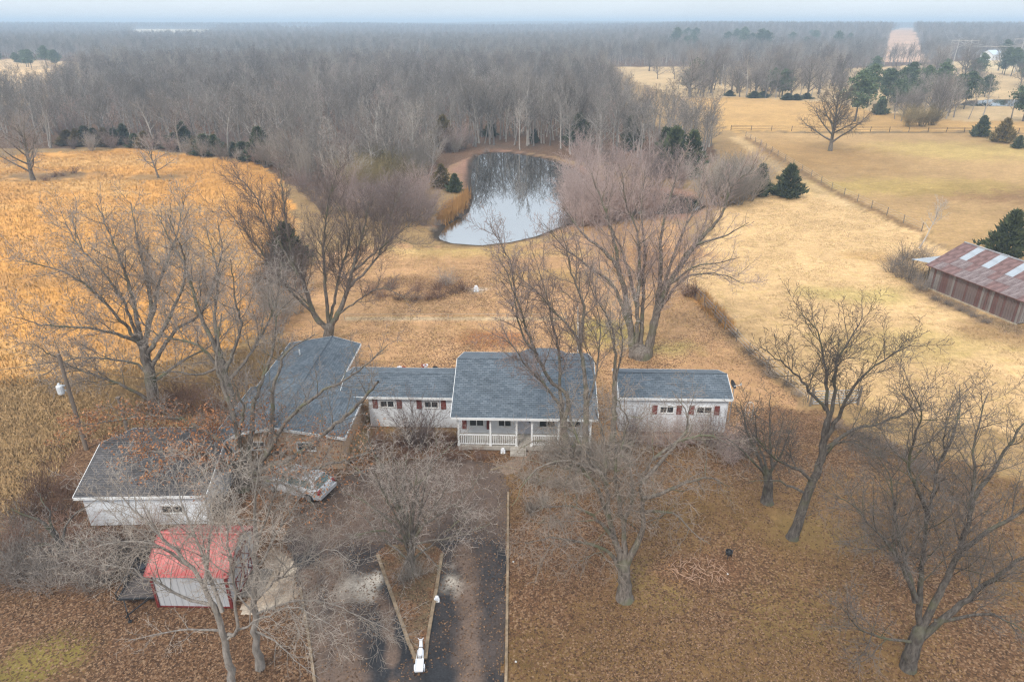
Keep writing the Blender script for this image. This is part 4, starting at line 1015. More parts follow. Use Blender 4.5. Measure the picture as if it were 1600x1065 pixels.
hero('maple_tree', 'huge many-stemmed bare tree fanning out behind the gap between porch and right wing', 54.5, (1000, 574),
     [(1000, 578), (1001, 560), (1001, 545)],
     [([(990, 572), (984, 505), (969, 428), (943, 391), (914, 368), (880, 325)], 1, .42, .04), ([(994, 568), (997, 455), (999, 403), (994, 357), (978, 318), (972, 270)], -1.8, .26, .03),
      ([(1000, 560), (1005, 455), (1007, 385), (1002, 330), (1008, 265)], 2.5, .24, .03), ([(1006, 568), (1030, 455), (1032, 377), (1038, 340), (1050, 300), (1062, 255)], 1, .36, .03),
      ([(1010, 572), (1024, 500), (1044, 446), (1088, 382), (1126, 337), (1145, 290), (1178, 262)], -1, .4, .03), ([(1042, 448), (1072, 398), (1097, 360), (1112, 310)], 3, .2, .03, -.4),
      ([(1026, 490), (1063, 440), (1098, 428), (1134, 431), (1164, 444)], -3, .17, .02, -.4), ([(1040, 450), (1082, 418), (1126, 410), (1155, 402)], -4, .13, .02, -.5), ([(1088, 382), (1130, 370), (1170, 348)], -3.5, .12, .02, -.8),
      ([(986, 520), (960, 450), (925, 420), (880, 385), (850, 350)], -3, .2, .02), ([(969, 428), (955, 360), (935, 300), (920, 262)], 3, .18, .02, .6), ([(996, 480), (975, 400), (950, 340), (948, 275)], 4.5, .2, .02), ([(1026, 480), (1060, 380), (1088, 320), (1100, 262)], 4, .2, .02)],
     Spec(dens=(2.3, 4.0, 6.0), maxl=(3.9, 1.9, .85), ang=(38, 40, 42), up=(.2, .16, .1)), BARK, TW_P, r0=1.0, r1=.85, flare=1.35)
hero('slender_tree', 'slim leaning multi-stemmed tree in front of the porch roof, left of its pair', 38.0, (886, 704),
     [(886, 704), (882, 680), (880, 655)],
     [([(880, 660), (870, 628), (841, 590), (822, 570), (801, 540), (768, 520)], -2, .12, .015), ([(882, 655), (888, 620), (856, 588), (827, 526), (807, 463), (795, 405), (766, 352)], .5, .16, .02),
      ([(881, 660), (877, 620), (873, 560), (864, 508), (852, 455), (832, 395)], 1.8, .14, .015), ([(840, 555), (815, 520), (800, 450), (778, 400)], -1, .09, .012, .2)],
     S_SLIM, BARK, TW_P, r0=.3, r1=.24)
hero('slender_tree', 'slim forked tree in front of the right end of the porch roof', 37.4, (914, 706),
     [(914, 706), (916, 660), (916, 610)],
     [([(916, 612), (902, 530), (862, 482), (824, 444), (800, 425)], 1, .15, .015), ([(905, 545), (913, 478), (896, 436), (884, 385), (872, 350)], -1, .12, .012), ([(916, 640), (930, 590), (938, 520), (930, 450)], 2, .1, .012)],
     S_SLIM, BARK, TW_P, r0=.22, r1=.17)
hero('slender_tree', 'thin crooked tree standing in the gap left of the right wing', 37.9, (957, 700),
     [(957, 700), (960, 640), (961, 580)],
     [([(961, 585), (958, 526), (946, 489), (928, 463), (918, 430)], 1, .12, .012), ([(960, 600), (972, 540), (968, 500), (975, 470)], -1, .08, .012)],
     S_SLIM, BARK, TW_G, r0=.2, r1=.14)
hero('shade_tree', 'low bare shade tree with a dense drooping crown in the middle of the front lawn', 26.4, (977, 938),
     [(977, 938), (976, 905), (975, 880)],
     [([(972, 884), (953, 810), (946, 740), (944, 690), (930, 638)], .8, .2, .02), ([(980, 880), (1005, 820), (1001, 755), (1022, 718), (1052, 708)], -1, .2, .02), ([(1003, 778), (1045, 766), (1100, 746), (1140, 760)], 1.2, .12, .015, -.4),
      ([(976, 870), (975, 820), (988, 775), (984, 715), (1000, 650)], 3, .16, .02), ([(970, 888), (944, 858), (900, 845), (862, 840), (820, 850)], -1.6, .13, .015), ([(953, 812), (927, 753), (887, 709), (848, 688), (812, 700)], .8, .14, .015, .4),
      ([(950, 760), (905, 690), (890, 640), (905, 600)], 2.6, .12, .015), ([(946, 740), (880, 720), (830, 740), (800, 790)], -2, .11, .012, .4), ([(1001, 755), (1060, 690), (1075, 650), (1050, 610)], 2.5, .12, .015, -.6), ([(960, 840), (920, 800), (870, 790), (830, 800)], -2.8, .11, .012), ([(1004, 800), (1050, 800), (1080, 830), (1110, 850)], -2.2, .09, .012), ([(975, 820), (960, 740), (980, 660), (960, 620)], -1.5, .13, .015), ([(1020, 718), (1060, 690), (1110, 680), (1150, 700)], .8, .1, .012)],
     S_DENSE, BARK, TW_T, r0=.36, r1=.30, flare=1.6)
hero('leaning_tree', 'bare tree leaning right on the front lawn beside the paddock gate', 31.0, (1238, 843),
     [(1236, 845), (1260, 779), (1283, 716), (1293, 658)],
     [([(1293, 662), (1289, 565), (1271, 508), (1248, 486)], 1, .12, .015), ([(1292, 665), (1303, 623), (1309, 565), (1341, 508), (1348, 484)], 2.5, .13, .015), ([(1288, 690), (1300, 670), (1341, 594), (1393, 554), (1430, 536)], -1, .14, .015),
      ([(1272, 760), (1255, 738), (1211, 716), (1188, 690), (1178, 640)], -1.5, .11, .012), ([(1266, 775), (1240, 762), (1208, 750), (1170, 752)], 1.5, .1, .012), ([(1290, 640), (1248, 589), (1213, 560), (1195, 545)], -1.5, .1, .012), ([(1290, 700), (1330, 672), (1381, 658), (1452, 628)], 1.5, .12, .012),
      ([(1284, 720), (1310, 690), (1360, 700), (1400, 730)], -2, .09, .012)],
     Spec(dens=(3.2, 5.2, 8.0), maxl=(2.9, 1.5, .7), ang=(40, 42, 45), up=(.12, .1, .06)), BARKD, TW_D, r0=.3, r1=.17)
hero('shade_tree', 'large dark bare tree at the near right corner of the lawn', 22.2, (1415, 1062),
     [(1413, 1064), (1424, 1020), (1436, 985)],
     [([(1436, 988), (1440, 900), (1450, 808), (1468, 721), (1482, 640)], .8, .16, .015), ([(1436, 990), (1497, 866), (1520, 773), (1526, 681), (1545, 612)], 2.2, .2, .015), ([(1440, 995), (1525, 924), (1589, 877), (1660, 845), (1720, 800)], -1, .18, .015), ([(1500, 860), (1560, 820), (1625, 780), (1680, 700)], 2, .12, .012, 1.0),
      ([(1434, 940), (1427, 924), (1398, 866), (1341, 797), (1304, 770)], -1, .12, .012), ([(1432, 1000), (1400, 1000), (1350, 985), (1310, 940)], -1.5, .08, .01), ([(1430, 940), (1400, 820), (1390, 740), (1350, 690)], 2.4, .13, .012), ([(1460, 970), (1550, 960), (1600, 985), (1650, 1000)], -2, .1, .01), ([(1515, 790), (1560, 720), (1600, 660), (1620, 620)], 3, .12, .012, 1.4),
      ([(1470, 720), (1500, 650), (1500, 600)], 2.5, .08, .01, .8), ([(1450, 810), (1420, 720), (1440, 650), (1420, 600)], -1, .1, .01, .6)],
     Spec(dens=(3.6, 5.6, 8.5), maxl=(3.1, 1.6, .75), ang=(45, 45, 48), up=(.1, .07, .03), minr=.0085), BARKD, TW_D, r0=.4, r1=.28, flare=1.45)
hero('crooked_tree', 'short crooked bare tree left of the leaning tree', 34.2, (1200, 790),
     [(1199, 790), (1200, 760), (1199, 740)],
     [([(1198, 745), (1190, 725), (1167, 672), (1158, 622)], .5, .13, .015), ([(1200, 742), (1206, 730), (1202, 679), (1205, 618)], 1.2, .12, .015), ([(1197, 748), (1184, 727), (1140, 687), (1120, 680)], -1, .1, .012), ([(1201, 745), (1225, 700), (1240, 660)], -.8, .1, .012), ([(1200, 740), (1185, 690), (1175, 640)], 2, .1, .012)],
     Spec(dens=(3.0, 4.2, 5), maxl=(2.0, 1.1, .6), ang=(55, 55, 55), wob=(.25, .3, .35)), BARKD, TW_G, r0=.34, r1=.25)
hero('vase_tree', 'vase-shaped bare tree of many stems growing in the wedge island of the driveway', 28.4, (640, 892),
     [(640, 894), (641, 876), (642, 860)],
     [([(641, 872), (628, 830), (600, 770), (585, 735)], -1.4, .09, .01), ([(642, 872), (655, 830), (690, 775), (705, 745)], -1.2, .09, .01), ([(641, 874), (640, 820), (650, 750), (660, 712)], -.6, .09, .01), ([(640, 874), (610, 850), (560, 800), (540, 790)], 1.6, .08, .01), ([(644, 874), (680, 845), (730, 800), (745, 780)], 1.6, .08, .01), ([(640, 846), (634, 821), (618, 747), (612, 705)], 1, .1, .012), ([(641, 842), (625, 790), (590, 720), (575, 690)], 2.2, .09, .012), ([(641, 842), (632, 770), (640, 690), (645, 672)], 2.6, .1, .012), ([(643, 842), (653, 818), (669, 736), (682, 700)], 1, .1, .012), ([(638, 846), (618, 821), (568, 782), (530, 766)], -.4, .09, .01), ([(645, 846), (665, 818), (723, 779), (755, 733)], .4, .1, .01),
      ([(646, 850), (690, 842), (740, 830), (770, 815)], -1.2, .07, .01), ([(639, 852), (600, 830), (560, 835), (520, 850)], -1.4, .07, .01), ([(642, 846), (640, 860), (625, 900), (600, 930)], -2.4, .06, .01), ([(643, 848), (660, 862), (690, 890), (720, 900)], -2, .06, .01), ([(641, 842), (655, 760), (700, 700), (720, 685)], 3, .09, .01), ([(640, 844), (605, 770), (555, 730), (530, 715)], 2.5, .09, .01)],
     Spec(dens=(2.8, 4.4, 6.0), minr=.009, maxl=(2.4, 1.2, .7), ang=(45, 50, 52), up=(.06, .03, -.02)), BARK, TW_G, r0=.22, r1=.2)
hero('young_tree', 'pale bare tree arching left in the bottom left foreground before the red-roofed shed', 20.6, (362, 1075),
     [(364, 1085), (359, 1040), (347, 985), (334, 946)],
     [([(334, 948), (301, 887), (251, 837), (200, 787), (165, 735)], 1, .11, .012), ([(347, 955), (313, 862), (288, 795), (262, 720)], 2.2, .1, .01), ([(356, 990), (372, 979), (355, 829), (348, 745)], -.5, .08, .01), ([(334, 946), (270, 925), (209, 890), (130, 880)], -1, .08, .01), ([(345, 985), (280, 985), (200, 1000)], -1.2, .06, .01), ([(301, 887), (240, 850), (170, 850), (90, 880)], .2, .07, .01, .5), ([(320, 915), (330, 820), (310, 740)], 3, .08, .01), ([(352, 1000), (420, 960), (470, 950), (530, 985)], -1, .06, .01)],
     S_FORE, BARKP, TW_L, r0=.19, r1=.12)
hero('young_tree', 'pale straight bare tree in the foreground between red-roofed shed and driveway', 22.2, (404, 1020),
     [(404, 1035), (398, 975), (398, 900), (399, 829)],
     [([(399, 835), (401, 750), (408, 675)], 1, .08, .01), ([(398, 900), (440, 820), (480, 760), (505, 720)], 1.4, .07, .01), ([(398, 940), (440, 900), (510, 860), (560, 880)], -1, .06, .01), ([(398, 880), (370, 800), (352, 740)], 2, .06, .01), ([(399, 850), (430, 770), (440, 700)], -1, .06, .01), ([(399, 960), (450, 940), (520, 945), (610, 985)], -1.5, .06, .01), ([(398, 960), (360, 920), (320, 920)], 1, .05, .01), ([(398, 985), (430, 1000), (470, 1040), (500, 1060)], -1, .05, .01)],
     S_FORE, BARKP, TW_L, r0=.17, r1=.1)
hero('gnarled_tree', 'short gnarled dark tree at the left edge tangled in brush beside the garage', 29.2, (118, 888),
     [(118, 890), (104, 865), (90, 845)],
     [([(92, 848), (68, 816), (44, 806), (16, 794)], -.5, .14, .02), ([(90, 846), (74, 800), (62, 770)], 1, .1, .02), ([(95, 850), (110, 810), (150, 780)], 1.5, .1, .012), ([(100, 858), (70, 850), (25, 870)], -1, .09, .012), ([(104, 862), (150, 840), (200, 850)], -.6, .08, .012)],
     Spec(dens=(3.4, 4.4, 5), maxl=(2.0, 1.1, .6), ang=(60, 60, 60), wob=(.3, .35, .4)), BARKD, TW_G, r0=.28, r1=.18)

# ------------------------------------------------------------------ tree kinds that repeat
def gen_tree(h, spread, nl, sp, r0, trunk_frac=.35, seed=1, lean=.05, droop=0, sides=6, pale=False):
    rnd = random.Random(seed); lv = [[], [], [], [], []]
    n = 7; pts = [(0, 0, -.2)]; d = (rnd.gauss(0, lean), rnd.gauss(0, lean), 1)
    for i in range(n):
        d = unit((d[0] + rnd.gauss(0, .05), d[1] + rnd.gauss(0, .05), d[2])); s = h * .86 / n
        pts.append(tuple(pts[-1][k] + d[k] * s for k in range(3)))
    rr = [r0 * (1.25 if i == 0 else 1) * (1 - .86 * i / n) for i in range(n + 1)]
    big = [(pts, rr, sides)]
    az = rnd.uniform(0, 6)
    sprout(lv, pts[3:], rr[3:], 0, sp, rnd)
    for i in range(nl):
        t = trunk_frac + (.92 - trunk_frac) * (i / max(1, nl - 1)); f = t * n; k = min(n - 1, int(f)); f -= k
        p = tuple(pts[k][c] + (pts[k + 1][c] - pts[k][c]) * f for c in range(3)); r = rr[k] * .55
        az += 2.4 + rnd.uniform(-.4, .4); ln = spread * (1.1 - .55 * t) * rnd.uniform(.75, 1.15)
        el = R(rnd.uniform(22, 48)) + t * .35 - droop; dr = (math.cos(az) * math.cos(el), math.sin(az) * math.cos(el), math.sin(el))
        q = [p]; qr = [r]; m = 6
        for j in range(1, m):
            dr = unit((dr[0] + rnd.gauss(0, .12), dr[1] + rnd.gauss(0, .12), dr[2] + rnd.gauss(0, .12) + .10 - droop * .25)); p = tuple(p[c] + dr[c] * ln / (m - 1) for c in range(3)); q.append(p); qr.append(max(.012, r * (1 - .88 * j / (m - 1))))
        big.append((q, qr, 4)); sprout(lv, q, qr, 0, sp, rnd)
    return (big + lv[1], lv[2] + lv[3]) if pale else (big, lv[1] + lv[2] + lv[3])
S_WOOD = Spec(thick=2.0, dens=(2.0, 3.2, 3.6), maxl=(3.0, 1.7, .9), minr=.021, seg=(4, 3, 2), ang=(42, 45, 45), up=(.16, .1, .05))
WOODK = []
for i, (h, s, nl, r0, tf, bk, tw) in enumerate([(14.5, 5.6, 12, .2, .36, BARK_F, TW_F), (13.5, 6.2, 13, .22, .28, BARK_F, TW_F), (15.5, 5.2, 12, .19, .4, BARKP, TW_F), (12.5, 5.8, 13, .18, .24, BARK_F, TW_G), (14, 5.4, 12, .19, .36, BARK_F, TW_P), (15, 5.8, 12, .2, .34, BARK_F, TW_L)]):
    big, fine = gen_tree(h, s, nl, S_WOOD, r0, tf, 100 + i, .12, 0, 6, True)
    a = sweep(big, 'trunk'); a.materials.append(bk); b = sweep(fine, 'crown'); b.materials.append(tw); WOODK.append((a, b))
TANLEAF = leaf_mat('pale_tan_leaves', (0.30, 0.18, 0.105), (0.52, 0.36, 0.235))
LEAFY = []
for i in range(2):
    big, fine = gen_tree(10.5, 4.4, 11, S_WOOD, .16, .26, 140 + i, .08, 0, 6, True)
    a = sweep(big, 'trunk'); a.materials.append(BARK_F); b = sweep(fine, 'crown'); b.materials.append(TW_F)
    pt = [tuple(c + TR.gauss(0, .25) for c in p[-1]) for p, r, k in fine for _ in range(2)]
    c = leaf_quads(pt, .17, 'dry_leaves'); c.materials.append(TANLEAF if i else leaf_mat('russet_leaves', (0.20, 0.095, 0.065), (0.38, 0.20, 0.145))); LEAFY.append((a, b, c))
S_SOLO = Spec(thick=1.7, dens=(2.6, 3.8, 4.2), maxl=(3.2, 1.7, .9), minr=.018, seg=(4, 4, 3), ang=(48, 48, 50), up=(.08, .05, .02))
SOLO = []
for i, (h, s, nl, r0, tf, bk, tw, dr) in enumerate([(12.5, 8.0, 18, .42, .16, BARK, TW_G, .12), (9.5, 5.6, 17, .2, .2, BARK, TW_G, .2), (14.5, 10.5, 22, .5, .17, BARK, TW_G, .08)]):
    big, fine = gen_tree(h, s, nl, S_SOLO, r0, tf, 300 + i, .03, dr)
    a = sweep(big, 'trunk'); a.materials.append(bk); b = sweep(fine, 'crown'); b.materials.append(tw); SOLO.append((a, b))
def gen_bush(h, spread, ns, sp, seed, r=.03, curve=.1):
    rnd = random.Random(seed); lv = [[], [], [], [], []]; big = []
    for i in range(ns):
        az = rnd.uniform(0, 6.28); rr0 = rnd.uniform(0, spread * .28); p = (math.cos(az) * rr0, math.sin(az) * rr0, -.1)
        out_ = rnd.uniform(.05, 1) * spread / h; dr = unit((math.cos(az) * out_, math.sin(az) * out_, 1)); ln = h * rnd.uniform(.6, 1.1); m = 5; q = [p]; qr = [r]
        for j in range(1, m):
            dr = unit((dr[0] + rnd.gauss(0, .1), dr[1] + rnd.gauss(0, .1), dr[2] + rnd.gauss(0, .08) - curve)); p = tuple(p[c] + dr[c] * ln / (m - 1) for c in range(3)); q.append(p); qr.append(max(.008, r * (1 - .8 * j / (m - 1))))
        big.append((q, qr, 3)); sprout(lv, q, qr, 0, sp, rnd)
    return big + lv[1] + lv[2] + lv[3]
S_BUSH = Spec(dens=(3.2, 3.8, 0), maxl=(1.8, .95, .4), minr=.012, seg=(4, 3, 2), ang=(38, 42, 45), up=(.05, .04, 0), levels=2, start=(.15, .1, .1))
S_BUSHF = Spec(dens=(4.0, 4.2, 0), maxl=(1.2, .6, .4), minr=.006, seg=(4, 3, 2), ang=(50, 55, 45), up=(.02, .0, 0), levels=2, start=(.1, .1, .1))
BUSH = {}
for key, h, s, ns, sp, tw, sd, r in (('sapling', 5.5, 3.2, 34, S_BUSH, TW_P, 1, .035), ('sapling2', 6.5, 2.6, 30, S_BUSH, TW_P, 2, .04), ('greysap', 6.0, 3.4, 34, S_BUSH, TW_L, 3, .04), ('brown', 2.0, 1.8, 40, S_BUSHF, TW_R, 4, .016), ('tan', 2.2, 2.0, 44, S_BUSHF, TW_L, 5, .016), ('dark', 1.8, 1.9, 46, S_BUSHF, TW_D, 6, .016), ('pinkbush', 2.6, 1.6, 30, S_BUSHF, TW_P, 7, .018), ('olive', 6.0, 3.6, 46, S_BUSH, bark_mat('olive_twigs', (.16, .125, .06), (.30, .23, .115), 2), 8, .04), ('greybr', 2.3, 2.2, 44, S_BUSHF, TW_G, 9, .016)):
    me = sweep(gen_bush(h, s, ns, sp, sd, r), 'bush'); me.materials.append(tw); BUSH[key] = me
# evergreens
CEDAR = leaf_mat('cedar_foliage', (0.022, 0.034, 0.016), (0.105, 0.118, 0.05), .3); CEDARB = leaf_mat('bronzed_cedar_foliage', (0.07, 0.055, 0.018), (0.20, 0.14, 0.05), .3)
PINE = leaf_mat('pine_needles', (0.03, 0.05, 0.028), (0.13, 0.165, 0.08), .3)
def gen_cedar(h, rad, n, seed, blunt=1.0):
    r = np.random.default_rng(seed); t = r.random(n) ** 1.25; az = r.random(n) * 6.283
    lob = 1 + .34 * np.sin(az * 3 + seed + t * 9) + .3 * np.sin(az * 7 - t * 17 + seed) + .22 * np.sin(t * 31 + seed * 2 + az * 2)
    R0 = rad * np.clip((1 - t) ** (.75 * blunt) * np.minimum(1, .55 + t * 5), 0.03, 1) * lob; k = np.sqrt(r.uniform(.25, 1, n)); rr = R0 * k
    P = np.stack([np.cos(az) * rr, np.sin(az) * rr, .12 + t * h * .96], 1)
    o = np.stack([np.cos(az), np.sin(az), .75 + .5 * r.random(n)], 1); o += r.normal(size=(n, 3)) * .35; o /= np.linalg.norm(o, axis=1, keepdims=True)
    s = np.cross(o, r.normal(size=(n, 3))); s /= np.linalg.norm(s, axis=1, keepdims=True)
    l = (h * .045 + .08) * r.uniform(.6, 1.4, (n, 1))
    v = np.stack([P - s * l * .45, P + s * l * .45, P + o * l * 1.7], 1).reshape(-1, 3)
    return npmesh('foliage', v, np.arange(n * 3).reshape(-1, 3))
CEDK = []
for i, (h, rad, n, m) in enumerate([(5.0, 2.1, 3000, CEDAR), (5.6, 1.7, 2600, CEDAR), (4.2, 1.9, 2400, CEDARB)]):
    f = gen_cedar(h, rad, n, 40 + i); f.materials.append(m)
    tb = sweep([([(0, 0, -.1), (0, 0, h * .4), (.03, 0, h * .8)], [.12, .08, .03], 5)], 'trunk'); tb.materials.append(BARKD); CEDK.append((tb, f))
def gen_pine(h, rad, seed, bare=.35):
    rnd = random.Random(seed); r = np.random.default_rng(seed); big = [([(0, 0, -.2), (.1, 0, h * .35), (-.05, .1, h * .7), (0, 0, h * .97)], [.24, .19, .12, .04], 6)]; pts = []; az = 0
    nb = 44
    for i in range(nb):
        t = bare + (1 - bare) * (i / nb); az += 2.4; z = t * h * .95; ln = rad * max(.12, (1.1 - 1.0 * ((t - bare) / (1 - bare)) ** 1.7)) * rnd.choice((.35, .6, .8, 1.0, 1.2, 1.3)) * min(1, .55 + 2.5 * (t - bare)); el = rnd.uniform(-.05, .45)
        d = (math.cos(az) * math.cos(el), math.sin(az) * math.cos(el), math.sin(el)); q = [(d[0] * ln * k / 3, d[1] * ln * k / 3, z + d[2] * ln * k / 3 + .04 * k * k) for k in range(4)]
        big.append((q, [.05, .04, .03, .015], 4))
        for k in (1.6, 2.2, 2.6, 3.0):
            c = [d[0] * ln * k / 3, d[1] * ln * k / 3, z + d[2] * ln * k / 3 + .04 * k * k]
            pts.append(np.array(c) + r.normal(size=(22, 3)) * np.array([.6, .6, .3]) * (.6 + ln / 5))
    P = np.concatenate(pts); n = len(P); o = r.normal(size=(n, 3)) + np.array([0, 0, .5]); o /= np.linalg.norm(o, axis=1, keepdims=True); s = np.cross(o, r.normal(size=(n, 3))); s /= np.linalg.norm(s, axis=1, keepdims=True); l = .34 * r.uniform(.6, 1.4, (n, 1))
    v = np.stack([P - s * l * .55, P + s * l * .55, P + o * l * 1.6], 1).reshape(-1, 3)
    return sweep(big, 'trunk'), npmesh('foliage', v, np.arange(n * 3).reshape(-1, 3))
PINEK = []
for i, (h, rad, b) in enumerate([(13, 4.0, .3), (11, 3.6, .25), (14, 3.6, .4)]):
    a, f = gen_pine(h, rad, 60 + i, b); a.materials.append(BARKD); f.materials.append(PINE); PINEK.append((a, f))

def plant2(kind, name, loc, label, cat, group=None, s=1.0, rz=None, names=('trunk', 'crown')):
    o = empty(name, label, cat, loc, TR.uniform(0, 6.28) if rz is None else rz, group); o.scale = (s, s, s * TR.uniform(.93, 1.07)) if not isinstance(s, tuple) else s
    link(names[0], kind[0], None, o); c = link(names[1], kind[1], None, o); c['kind'] = 'stuff'
    return o
def bush(key, name, loc, label, cat='shrub', group=None, s=1.0, rz=None):
    o = link(name, BUSH[key]); o.location = loc; o.rotation_euler = (0, 0, TR.uniform(0, 6.28) if rz is None else rz); o.scale = (s, s, s * TR.uniform(.85, 1.1)) if not isinstance(s, tuple) else s
    return tag(o, label, cat, group)
# ------------------------------------------------------------------ woodland
def scatter(x0, x1, y0, y1, step, fn, jit=.42):
    X, Y = np.meshgrid(np.arange(x0, x1, step), np.arange(y0, y1, step)); X = X.ravel() + rng.uniform(-jit, jit, X.size) * step; Y = Y.ravel() + rng.uniform(-jit, jit, Y.size) * step
    k = fn(X, Y); return X[k], Y[k]
def wide(X, Y): return np.abs(X) < .84 * Y + 25
wx_, wy_ = scatter(-400, 120, 95, 470, 5.0, lambda X, Y: forest(X, Y) & wide(X, Y) & (inpoly(X, Y, WOODS)) & (polydist(X, Y, POND) > 7))
order = np.argsort(np.hypot(wx_, wy_)); near_n = 275
KEEP = []
for i in order[:near_n]:
    x, y = float(wx_[i]), float(wy_[i]); k = TR.choices(range(6), (4, 4, 3, 3, 2, 2))[0]
    px = 800 + FPX * x / (y * CP + 27 * SP)
    pale = k in (2, 5)
    where = ('above the orange meadow at the left edge' if px < 130 else 'behind the two lone meadow trees' if px < 330 else 'behind the dark cedars of the meadow edge' if px < 450 else 'left of the pond' if px < 690 else 'on the far bank behind the pond' if px < 880 else 'right of the pond')
    tone = 'pale-trunked' if pale else 'pinkish' if k == 4 else 'grey'
    s = TR.uniform(.6, 1.08) * (.82 if y < 128 else 1); s = (s * TR.uniform(.95, 1.25), s * TR.uniform(.95, 1.25), s)
    o = plant2(WOODK[k], 'woodland_tree', (x, y, tz(x, y)), f'bare {tone} tree of the wood {where}', 'tree', f'bare trees of the wood {where}', s)
    KEEP.append((k, o))
SRC = {}
for k, o in KEEP: SRC.setdefault(k, o)
for k in range(6):
    if k not in SRC: SRC[k] = plant2(WOODK[k], 'woodland_tree', (-20 + k * 9, 170, 0), 'bare grey tree of the wood on the far bank behind the pond', 'tree', 'bare trees of the wood on the far bank behind the pond')
def not_near(X, Y): return forest(X, Y) & wide(X, Y)
PX_, PY_ = [wx_[order[near_n:]]], [wy_[order[near_n:]]]; SS = [np.ones(len(PX_[0]))]
for y0, y1, st, sc in ((455, 900, 6.5, 1.0), (900, 1600, 8.5, 1.05), (1600, 2600, 11, 1.05), (2600, 5300, 16, 1.15)):
    a, b = scatter(-.86 * y1 - 30, .86 * y1 + 30, y0, y1, st, lambda X, Y: not_near(X, Y) & ~inpoly(X, Y, WOODS)); PX_.append(a); PY_.append(b); SS.append(np.full(len(a), sc))
PX_, PY_, SS = map(np.concatenate, (PX_, PY_, SS)); nF = len(PX_)
def instancer(name, x, y, s, var, srcs, z=None):
    me = bpy.data.meshes.new(name); me.vertices.add(len(x)); z = terrain(x, y) if z is None else z
    me.vertices.foreach_set('co', np.stack([x, y, z], 1).astype(np.float32).ravel())
    for nm, arr in (('scl', s), ('rot', rng.uniform(0, 6.28, len(x)))):
        a = me.attributes.new(nm, 'FLOAT', 'POINT'); a.data.foreach_set('value', np.asarray(arr, np.float32))
    a = me.attributes.new('var', 'INT', 'POINT'); a.data.foreach_set('value', np.asarray(var, np.int32)); me.update()
    o = link(name, me, kind='stuff')
    ng = bpy.data.node_groups.new(name, 'GeometryNodeTree'); ng.interface.new_socket('Geometry', in_out='INPUT', socket_type='NodeSocketGeometry'); ng.interface.new_socket('Geometry', in_out='OUTPUT', socket_type='NodeSocketGeometry')
    N = ng.nodes.new; L = ng.links.new; gi = N('NodeGroupInput'); go = N('NodeGroupOutput'); join = N('GeometryNodeJoinGeometry')
    def named(nm, t):
        k = N('GeometryNodeInputNamedAttribute'); k.data_type = t; k.inputs['Name'].default_value = nm; return k.outputs['Attribute']
    rot, scl, va = named('rot', 'FLOAT'), named('scl', 'FLOAT'), named('var', 'INT'); cx = N('ShaderNodeCombineXYZ'); L(rot, cx.inputs['Z'])
    e2r = N('FunctionNodeEulerToRotation'); L(cx.outputs[0], e2r.inputs[0])
    for i, src in enumerate(srcs):
        ip = N('GeometryNodeInstanceOnPoints'); cmp = N('FunctionNodeCompare'); cmp.data_type = 'INT'; cmp.operation = 'EQUAL'; L(va, cmp.inputs[2]); cmp.inputs[3].default_value = i
        jj = N('GeometryNodeJoinGeometry')
        for c in src:
            oi = N('GeometryNodeObjectInfo'); oi.transform_space = 'ORIGINAL'; oi.inputs['Object'].default_value = c; L(oi.outputs['Geometry'], jj.inputs[0])
        L(gi.outputs[0], ip.inputs['Points']); L(cmp.outputs[0], ip.inputs['Selection']); L(jj.outputs[0], ip.inputs['Instance']); L(e2r.outputs[0], ip.inputs['Rotation']); L(scl, ip.inputs['Scale']); L(ip.outputs[0], join.inputs[0])
    L(join.outputs[0], go.inputs[0]); md = o.modifiers.new('grow', 'NODES'); md.node_group = ng
    return o
instancer('far_woodland', PX_, PY_, SS * rng.uniform(.6, 1.12, nF), rng.choice(6, nF, p=[.24, .24, .16, .18, .1, .08]), [list(SRC[k].children) for k in range(6)])

def rep(lst, fn):
    for a in lst: fn(*a)
